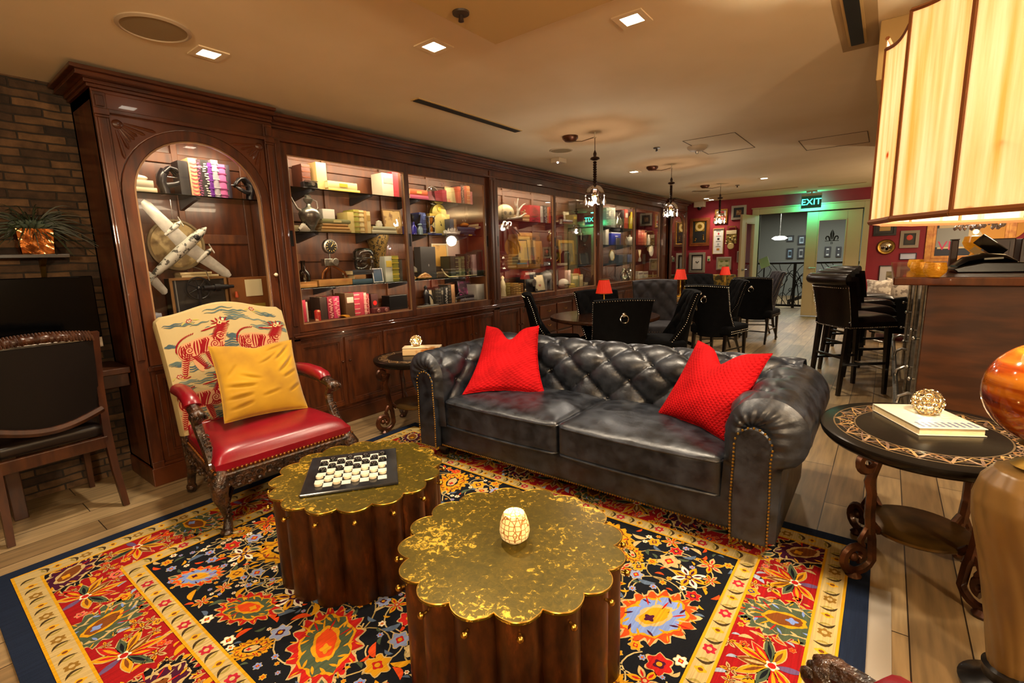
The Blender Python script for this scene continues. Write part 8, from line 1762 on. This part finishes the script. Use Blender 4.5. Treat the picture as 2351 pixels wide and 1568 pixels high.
# --- middle cabinet, panes three and four: K3
Z1, Z3 = 1.84, 1.25
p = at_x(*K3(160, 460), -3.84); e = thing('skull', 'pale ivory skull helmet at the near end of the upper shelf', 'skull', (-3.86, p.y, Z1+.0006)); mb = MB(); mb.ell((0, 0, .105), (.09, .15, .10), 22, 14); mb.lathe([(.05, 0), (.07, .02), (.06, .05)], (0, 0, 0)); mb.obj('cranium', IVORY, e); mb = MB()
for y in (-.05, .05): mb.ell((.085, y-.05, .09), (.012, .026, .024))
mb.obj('eye_sockets', DKM, e); tag(e.children[-1], kind='stuff')
p = at_x(*K3(275, 470), -3.80); e = thing('antler', 'branching white antler beside the ivory skull', 'antler', (-3.79, p.y, Z1+.0006)); mb = MB()
mb.tube([(0, -.22, .02), (.01, -.08, .03), (0, .0, .05), (0, .02, .12), (0, .0, .20), (0, .03, .29)], [.012, .016, .018, .016, .013, .004], 9); mb.tube([(0, .01, .10), (0, .06, .16), (0, .13, .21), (0, .19, .235)], [.014, .012, .009, .003], 8); mb.tube([(0, .0, .045), (0, .08, .06), (0, .16, .10), (0, .22, .11)], [.015, .013, .010, .003], 8); mb.tube([(0, .01, .16), (0, -.04, .21), (0, -.05, .25)], [.011, .008, .003], 8); mb.obj('branches', mat('antler_bone', '#b8b2aa', .4, 0, '#8a8278', 14), e)
stack(K3, Z1, [(342, 526, 506, 544, '#b89468', 'lower cream lettered book lying by the antler', '#8a4a20'), (320, 505, 460, 505, '#b07a44', 'tan book lying by the antler')], -3.82)
p = at_x(*K3(405, 420), -3.86); e = thing('bird_ornament', 'small brown bird ornament behind the antler', 'ornament', (-3.90, p.y, Z1+.095)); mb = MB(); mb.tube([(0, -.10, .05), (0, -.03, .03), (0, .04, .03), (0, .11, .008)], [.004, .022, .026, .004], 12); mb.ell((0, -.02, .06), .02); mb.obj('body', mat('bird_brown', '#6a4a2c', .5, 0, '#8a6a44', 20), e); mb = MB(); mb.bx(-.03, .03, -.05, .05, -.094, .006); mb.obj('block', M_WOODIN, e, 0)
for K, x0, x1, yt, c, lb, d, dc in ((K3, 424, 544, 352, '#a01828', 'wide red book with dark flecks on the upper shelf', 'dots', '#5a0c18'), (K3, 546, 576, 360, '#9a9490', 'silver grey spine beside the wide red book', None, None), (K3, 578, 622, 355, '#1c1c20', 'black and white patterned spine on the upper shelf', 'dots', '#b4b0b0'), (K3, 624, 640, 372, '#a8603a', 'thin orange spine on the upper shelf', None, None), (K3, 642, 678, 370, '#a82218', 'red spine with a dark label on the upper shelf', 'label', '#5a100c'), (K3, 680, 700, 378, '#7a3c1c', 'brown spine beside the middle stile', 'bands', '#a87c3a')): vbook(K, x0, x1, yt, Z1, c, lb, d, dc or '#888888')
p = at_x(*K3(180, 555), -3.72); e = thing('hanging_spectacles', 'silver spectacle shaped ornament hooked under the upper shelf edge', 'ornament', (-3.735, p.y, Z1-.045)); mb = MB()
for y in (-.045, .045): mb.tube([(0, y+.034*math.cos(k*PI/10), .028*math.sin(k*PI/10)) for k in range(20)], .008, 6, closed=True)
mb.tube([(0, -.012, 0), (0, 0, .02), (0, .012, 0)], .005, 6); mb.tube([(0, 0, .018), (-.01, 0, .034)], .004, 6); mb.obj('rings', SILVER, e)
p = at_x(*K3(230, 740), -3.88); e = thing('necklace_bust', 'dark jewellery bust wearing a silver edged collar necklace', 'display bust', (-3.90, p.y, Z3+.16)); mb = MB(); mb.grid(lambda u, v: (.02+.05*math.sin(PI*v), -.10+.20*v+.02*math.sin(3*u), .36-.30*u*(.5+.5*v)), 12, 14); mb.grid(lambda u, v: (.0, .10-.20*v, .36-.30*u*(1-.5*v)), 6, 8); mb.obj('bust', mat('bust_wood', '#4a2418', .4), e); mb = MB()
for o in (0, .02): mb.tube([(.075, -.10+o, .33), (.08, -.02+o, .24), (.08, .05+o, .12), (.075, .075+o, .03)], .006, 6)
mb.tube([(.07, -.06, .36), (.08, .03, .30), (.078, .09, .26)], .007, 6); mb.obj('collar', SILVER, e); mb = MB(); mb.bx(-.06, .06, -.10, .10, -.159, -.02); mb.cyl((0, 0, -.02), (0, 0, .1), .02); mb.obj('stand', M_WOODIN, e, 0)
card(K3, 240, 462, 655, Z3, mat('wide_gold', '#8a5a14', .35, .3, '#a8741e', 12), mat('gold_photo', '#b08a3a', .5, 0, '#c0a05a', 6), 'large wide gold frame at the back of the lower shelf', X=-3.99, fw=.05, tilt=3)
card(K3, 300, 414, 735, Z3, DKM, mat('pink_portrait', '#b8943a', .5, 0, '#a85a6a', 9, ramp=(.5, .62)), 'yellow portrait photograph in a thin black frame', X=-3.93, fw=.010, tilt=6)
card(K3, 474, 584, 738, Z3, paint('#5a3a1c'), mat('sepia_print', '#a87838', .5, 0, '#4a3018', 5, ramp=(.5, .62)), 'sepia landscape print in a brown frame', X=-3.95, fw=.014, tilt=5)
z = stack(K3, Z3, [(176, 402, 1028, 1054, '#b0a074', 'bottom cream book of the tall book pile'), (170, 280, 990, 1026, '#9a8850', 'second yellowish book of the tall book pile'), (168, 290, 958, 988, '#a08a54', 'third tan book of the tall book pile'), (180, 320, 926, 956, '#8a7444', 'fourth tan book of the tall book pile'), (186, 300, 894, 924, '#7a6034', 'top brown book of the tall book pile')], -3.82)
lbook(K3, 284, 392, 982, 1006, Z3+.035, '#5a7a8a', 'small light blue book by the book pile', -3.80, dep=.08); solid(K3, 290, 396, 1010, Z3, paint('#6a5c40'), 'low tan box under the light blue book', X=-3.795, dep=.09)
vase(K3, 120, 900, Z3, [(0, 0), (.22, 0), (.10, .12), (.16, .3), (.05, .5), (.18, .7), (.05, .85), (.10, .95), (0, 1)], SILVER, 'polished silver candlestick by the near pilaster', 'candlestick', 'candlestick', -3.80)
vase(K3, 650, 640, Z3, [(0, 0), (.12, 0), (.13, .02), (.05, .05), (.13, .12), (.15, .2), (.08, .27), (.05, .30), (.08, .40), (.09, .47), (.04, .58), (.045, .62), (.05, .64), (0, .64)], DGLASS, 'tall glass oil lamp topped by an ornate watch', 'oil_lamp', 'lamp', -3.83, lambda e, h: ([None for mb in [MB()] for _ in [mb.lathe([(0, .02), (.10*h, .02), (.11*h, 0), (.10*h, -.02), (0, -.02)], T=Matrix.Translation((0, 0, .80*h)) @ Matrix.Rotation(PI/2, 4, 'Y'), n=24), mb.obj('watch_case', M_OLDBRASS, e)]], [None for mb in [MB()] for _ in [mb.tube([(0, .05*h*math.cos(k*PI/8), .95*h+.05*h*math.sin(k*PI/8)) for k in range(16)], .01, 6, closed=True), mb.cyl((0, 0, .62*h), (0, 0, .70*h), .012), mb.obj('bow', SILVER, e)]]))
solid(K3, 490, 595, 1012, Z3, paint('#6a5a44'), 'low tan tray before the sepia print', X=-3.80, dep=.1)
e, h = vase(K3, 522, 930, Z3+.03, [(0, 0), (.3, 0), (.12, .2), (.3, .4), (.25, .6), (.1, .75), (.14, .9), (0, 1)], DGLASS, 'small glass perfume bottle before the sepia print', 'perfume_bottle', 'bottle', -3.85)
vase(K3, 118, 1140, Z0, [(0, 0), (.16, 0), (.12, .3), (.14, .5), (.09, .72), (.05, .8), (.09, .9), (0, 1)], IVORY, 'slim ivory lady figurine at the near end of the bottom shelf', 'figurine', 'figurine', -3.83)
for x0, x1, yt, c, lb in ((168, 206, 1222, '#8a7a34', 'olive yellow spine on the bottom shelf'), (208, 232, 1258, '#8a6428', 'short tan spine on the bottom shelf'), (234, 262, 1232, '#a07a3a', 'tan spine in the yellow row'), (264, 296, 1224, '#b08a48', 'pale tan spine in the yellow row'), (298, 324, 1242, '#b49452', 'straw coloured spine in the yellow row'), (326, 354, 1226, '#8a5a24', 'brown spine ending the yellow row')): vbook(K3, x0, x1, yt, Z0, c, lb, 'bands', '#6a4a1c')
e, w_, h = solid(K3, 362, 498, 1130, Z0, DKM, 'black antique bellows camera body on the bottom shelf', 'bellows_camera', 'camera', X=-3.84, dep=.14); mb = MB(); mb.cyl((0, .02, h*.55), (.05, .02, h*.55), .05, 20); mb.bx(-.1, 0, -w_*.4, w_*.4, h, h+.03); mb.obj('lens', M_STEEL, e)
for xc, lb in ((378, 'small silver ring stand before the bellows camera'), (505, 'small clear knob ornament before the tilted card')): vase(K3, xc, 1290, Z0, [(0, 0), (.3, 0), (.08, .15), (.06, .4), (.2, .6), (.22, .8), (.1, 1), (0, 1)], SILVER, lb, 'ornament', 'ornament', -3.765)
card(K3, 495, 596, 1132, Z0+.02, paint('#a89878'), mat('heart_card', '#b4a484', .6), 'tilted tan card with a small red heart', X=-3.80, fw=.003, tilt=12, art=lambda e, w_, h: [mb.obj('heart', paint('#8a4434'), e, 0) for mb in [MB()] for _ in [mb.prism([(0, h*.22), (.03, h*.34), (.022, h*.40), (0, h*.36), (-.022, h*.40), (-.03, h*.34)], 0, .0, .002)]])
solid(K3, 500, 600, 1310, Z0, paint('#1c1410'), 'low dark block under the tilted heart card', X=-3.785, dep=.04)
p = at_x(*K3(620, 1160), -3.9); e = thing('elephant_figurine', 'grey elephant figurine at the back of the bottom shelf', 'figurine', (-3.92, p.y, Z0+.0006)); G = mat('elephant_grey', '#5a5654', .5, 0, '#6e6a66', 14); mb = MB(); mb.ell((0, 0, .20), (.07, .13, .085)); mb.ell((.01, .15, .24), (.05, .06, .065)); mb.tube([(.02, .19, .24), (.03, .23, .18), (.03, .24, .08), (.04, .26, .04)], [.028, .022, .014, .008], 10); mb.obj('body', G, e)
for x in (-.03, .03):
    for y in (-.08, .08): mb = MB(); mb.tube([(x, y, .17), (x, y, 0)], [.032, .030], 10); mb.obj('leg', G, e)
mb = MB(); mb.ell((.055, .12, .25), (.012, .05, .06)); mb.obj('ear', G, e)
# pane four
card(K3, 822, 878, 420, Z1, paint('#b0a890'), paint('#aaa48e'), 'plain pale card on the upper shelf after the middle stile', X=-3.93, fw=.004)
stack(K3, Z1, [(802, 942, 540, 572, '#5a2a14', 'brown book lying on the upper shelf'), (796, 905, 514, 538, '#a0a0a4', 'silver grey book lying on the brown one')], -3.82)
vbook(K3, 912, 958, 455, Z1, '#7a7440', 'olive spine with yellow label beside the glass vitrine', 'label', '#c4a93a')
e, w_, h = solid(K3, 952, 1024, 300, Z1, pane_mat('vitrine_glass', '#c9ccd0', 1.5, .03, 1.4), 'empty glass vitrine box on the upper shelf', 'glass_vitrine', 'vitrine', -3.86, .14, 0, 'glass'); mb = MB(); mb.bx(-.14, 0, -w_/2-.004, w_/2+.004, h, h+.012); mb.obj('lid', SILVER, e, 0)
stack(K3, Z1, [(1042, 1205, 480, 524, '#3a5a8a', 'blue book lying under the vitrine end of the upper shelf'), (1060, 1200, 452, 478, '#a89c6a', 'cream book lying on the blue one')], -3.82)
vase(K3, 768, 505, Z1, [(0, 0), (.3, 0), (.36, .5), (.3, .9), (.32, 1), (0, 1)], SILVER, 'little silver cup beside the middle stile', 'cup', 'cup', -3.84)
card(K3, 762, 932, 742, Z3, mat('gilt_arch_frame', '#9a7420', .35, .4, '#b8923a', 12), mat('dark_tintype', '#4a3a24', .4, 0, '#8a7a5a', 8), 'ornate gilt arched frame on the lower shelf', X=-3.96, fw=.045, tilt=4)
vase(K3, 826, 862, Z3, [(0, 0), (.30, 0), (.34, .1), (.34, .78), (.26, .9), (.22, .93), (.24, 1), (0, 1)], mat('gunmetal', '#26282c', .25, .6), 'dark gunmetal canister before the gilt arched frame', 'canister', 'canister', -3.82)
solid(K3, 766, 850, 1000, Z3, paint('#aaa28c'), 'low white box before the gunmetal canister', X=-3.755, dep=.05)
def tro(e, h):
    for s in (-1, 1): mb = MB(); mb.tube([(0, s*.10*h, .80*h), (0, s*.24*h, .84*h), (0, s*.24*h, .66*h), (0, s*.08*h, .60*h)], .014*h, 8); mb.obj('handle', SILVER, e)
vase(K3, 1048, 600, Z3, [(0, 0), (.12, 0), (.12, .06), (.05, .1), (.04, .48), (.09, .52), (.04, .57), (.15, .68), (.17, .80), (.07, .86), (.09, .92), (.03, .96), (0, 1)], SILVER, 'tall silver two handled trophy urn', 'trophy', 'trophy', -3.93, tro)
card(K3, 998, 1066, 888, Z3, SILVER, paint('#3a3834'), 'small silver photo frame before the trophy urn', X=-3.82, fw=.010); card(K3, 1066, 1116, 880, Z3, SILVER, paint('#5a5448'), 'narrow silver frame beside the small photo frame', X=-3.84, fw=.008)
e, w_, h = solid(K3, 1122, 1192, 955, Z3, M_WOODIN, 'small rounded wooden mantel clock on the lower shelf', 'mantel_clock', 'clock', -3.82, .06, .012); mb = MB(); mb.lathe([(0, .002), (h*.32, .003)], T=Matrix.Translation((0, 0, h*.5)) @ Matrix.Rotation(PI/2, 4, 'Y')); mb.obj('dial', paint('#b0a488'), e, 0)
p = at_x(*K3(795, 1245), -3.83); e = thing('white_helmet', 'small white helmet ornament on the bottom shelf', 'ornament', (-3.82, p.y, Z0+.0006)); mb = MB(); mb.ell((0, 0, .075), (.08, .10, .074)); mb.obj('shell', WHITEC, e); mb = MB(); mb.bx(.04, .082, -.06, .07, .05, .07); mb.obj('visor_slot', DKM, e, 0)
for x0, x1, yt, c, lb, d in ((820, 856, 1082, '#7a5a50', 'rose brown tall spine on the bottom shelf', None), (858, 886, 1080, '#a08a84', 'pale pink tall spine on the bottom shelf', None), (892, 978, 1118, '#6e7044', 'wide grey green book on the bottom shelf', 'label'), (986, 1024, 1128, '#a08c5c', 'tan boxed spine on the bottom shelf', 'label'), (1038, 1082, 1216, '#8a7c5a', 'short cream box spine on the bottom shelf', 'label'), (1150, 1168, 1140, '#3a2a20', 'dark spine after the cream box', None), (1170, 1196, 1142, '#6a5a4c', 'grey brown spine by the far stile', 'bands')): vbook(K3, x0, x1, yt, Z0, c, lb, d, '#c0ae84')
stack(K3, Z0, [(862, 936, 1270, 1292, '#a88c1c', 'lower yellow book lying before the pink spines'), (866, 930, 1244, 1268, '#b49a2a', 'upper yellow book lying before the pink spines')], -3.765)
# --- far cabinet
Z1, Z2, Z3 = 1.84, 1.55, 1.24
for x0, x1, yt, c, lb, d in ((1286, 1310, 378, '#4a5a50', 'grey green spine first in the far cabinet', 'bands'), (1312, 1336, 372, '#6a7068', 'grey spine second in the far cabinet', 'label'), (1338, 1362, 378, '#8a908a', 'pale grey spine third in the far cabinet', 'bands'), (1364, 1388, 380, '#9aa09a', 'pale spine fourth in the far cabinet', 'label'), (1458, 1488, 402, '#15110f', 'black spine in the far cabinet', None), (1494, 1530, 396, '#a83a2a', 'red and white spine in the far cabinet', 'label')): vbook(K3, x0, x1, yt, Z1, c, lb, d, '#b8b4a4', X=-3.84)
vase(K3, 1412, 430, Z1, [(0, 0), (.3, 0), (.34, .3), (.2, .6), (.12, .75), (.2, 1), (0, .95)], SILVER, 'silver jug on the upper shelf of the far cabinet', 'jug', 'jug', -3.84); vase(K3, 1566, 425, Z1, [(0, 0), (.16, 0), (.16, .7), (.07, .82), (.06, 1), (0, 1)], mat('yellow_glass', '#a89a14', .15, 0, coat=.4), 'bright yellow bottle in the far cabinet', 'bottle', 'bottle', -3.84)
solid(K3, 1278, 1312, 612, Z2, paint('#a8a49a'), 'white box beside the blue box in the far cabinet', X=-3.84); e, w_, h = solid(K3, 1342, 1446, 655, Z2, mat('royal_blue_card', '#10229a', .4), 'royal blue box in the far cabinet', X=-3.82, dep=.14); mb = MB(); mb.bx(.0, .002, -w_*.1, w_*.2, h*.66, h*.74); mb.bx(-.14, .001, -w_/2-.001, w_/2+.001, h*.93, h); mb.obj('white_trim', paint('#b8b8c0'), e, 0)
p = at_x(*K3(1392, 620), -3.88); e = thing('dark_cap', 'dark navy cap resting on the royal blue box', 'cap', (-3.89, p.y, Z2+h+.0015)); mb = MB(); mb.ell((0, 0, .05), (.075, .13, .05), 18, 10); mb.obj('crown', mat('navy_felt', '#0c0e18', .8), e); mb = MB(); mb.prism([(.10, 0), (.20, .0), (.20, .008), (.10, .012)], 0, -.05, .06); mb.obj('brim', MATS['navy_felt'], e, 0)
def tea(e, h): mb = MB(); mb.tube([(0, -.4*h, .4*h), (0, -.65*h, .6*h), (0, -.75*h, .8*h)], [.1*h, .07*h, .04*h], 8); mb.obj('spout', WHITEC, e); mb = MB(); mb.tube([(0, .4*h, .65*h), (0, .7*h, .6*h), (0, .6*h, .3*h), (0, .42*h, .25*h)], .05*h, 8); mb.obj('handle', WHITEC, e)
vase(K3, 1548, 682, Z2, [(0, 0), (.3, 0), (.48, .3), (.46, .55), (.25, .75), (.08, .82), (.1, .95), (0, 1)], WHITEC, 'white teapot in the far cabinet', 'teapot', 'teapot', -3.84, tea); solid(K3, 1400, 1440, 715, Z2, SILVER, 'small silver frame piece before the royal blue box', 'ornament', 'ornament', X=-3.77, dep=.02)
p = at_x(*K3(1358, 955), -3.83); e = thing('round_dial', 'round pale dial clock on the lower shelf of the far cabinet', 'clock', (-3.84, p.y, Z3+.13)); T = Matrix.Rotation(PI/2, 4, 'Y'); mb = MB(); mb.lathe([(.075, -.02), (.085, 0), (.10, .0), (.105, -.02)], T=T, n=30); mb.obj('rim', M_OLDBRASS, e); mb = MB(); mb.lathe([(0, -.005), (.08, -.005)], T=T, n=30); mb.obj('dial', paint('#a8a48c'), e, 0); mb = MB(); mb.bx(-.04, .02, -.06, .06, -.129, -.085); mb.obj('stand', DKM, e, 0)
solid(K3, 1425, 1520, 905, Z3, mat('navy_box_cloth', '#14182c', .5), 'navy blue case on the lower shelf of the far cabinet', 'case', 'case', X=-3.86); vbook(K3, 1524, 1578, 902, Z3, '#3a4468', 'slate blue book ending the far cabinet row', X=-3.86)
vase(K3, 1560, 985, Z3, [(0, 0), (.3, 0), (.1, .2), (.3, .6), (.3, 1), (0, 1)], SILVER, 'little silver goblet before the slate blue book', 'goblet', 'goblet', -3.78)
p = at_x(*K3(1508, 1170), -3.84); e = thing('knot_ornament', 'silver knotted rope ornament on the bottom shelf of the far cabinet', 'ornament', (-3.85, p.y, Z0+.0006)); mb = MB(); mb.tube([((.05+.02*math.cos(3*t))*math.cos(2*t), .12*math.sin(2*t)*(1+.3*math.cos(3*t)), .12+.09*math.sin(3*t)) for t in [2*PI*k/60 for k in range(60)]], .018, 8, closed=True); mb.obj('knot', SILVER, e); mb = MB(); mb.bx(-.05, .05, -.07, .07, 0, .02); mb.obj('base', DKM, e, 0)
solid(K3, 1648, 1808, 436, Z1, pane_mat('vitrine_blue_glass', '#b4bcd0', 1.5, .03, 1.5), 'bluish glass display box in the last pane', 'glass_vitrine', 'vitrine', X=-3.86, dep=.15, bev=0, part='glass')
for x0, x1, yt, c, lb in ((1644, 1676, 624, '#8a2c20', 'red spine first in the last pane'), (1678, 1706, 622, '#a03c28', 'red spine second in the last pane'), (1708, 1738, 628, '#b06848', 'pale red spine third in the last pane')): vbook(K3, x0, x1, yt, Z2, c, lb, 'bands', '#c08a5a', X=-3.84)
vase(K3, 1758, 680, Z2, [(0, 0), (.16, 0), (.17, .6), (.08, .75), (.08, 1), (0, 1)], WHITEC, 'white bottle beside the red spines in the last pane', 'bottle', 'bottle', -3.84)
p = at_x(*K3(1782, 875), -3.86); e = thing('white_plate', 'white ringed plate standing in the last pane', 'plate', (-3.87, p.y, Z3+.20)); mb = MB(); mb.lathe([(0, .01), (.05, .01), (.06, .02), (.11, .03), (.115, .02), (0, 0)], T=T, n=30); mb.obj('plate', WHITEC, e); mb = MB(); mb.bx(-.03, .04, -.05, .05, -.199, -.19); mb.bx(-.03, -.02, -.03, .03, -.195, .05); mb.obj('stand', DKM, e, 0)
vase(K3, 1660, 850, Z3, [(0, 0), (.12, 0), (.14, .1), (.08, .3), (.1, .34), (0, .34)], WHITEC, 'white vase of dry pale branches in the last pane', 'branch_vase', 'vase', -3.86, lambda e, h: [mb.obj('branches', IVORY, e) for mb in [MB()] for _ in [[mb.tube([(0, 0, .3*h), (0, (k-3)*.03*h*2, .7*h), (0, (k-3)*.05*h*2, h)], [.006, .005, .002], 5) for k in range(7)]]])
vase(K3, 1808, 1100, Z0, [(0, 0), (.12, 0), (.12, .06), (.05, .1), (.05, 1), (0, 1)], IVORY, 'pale candle in the last pane', 'candle', 'candle', -3.84); vbook(K3, 1642, 1696, 1092, Z0, '#a8a49a', 'white book first on the bottom of the last pane', 'label', '#5a5650', X=-3.84); vbook(K3, 1698, 1756, 1094, Z0, '#8f8b80', 'grey white book second on the bottom of the last pane', 'label', '#5a5650', X=-3.84)
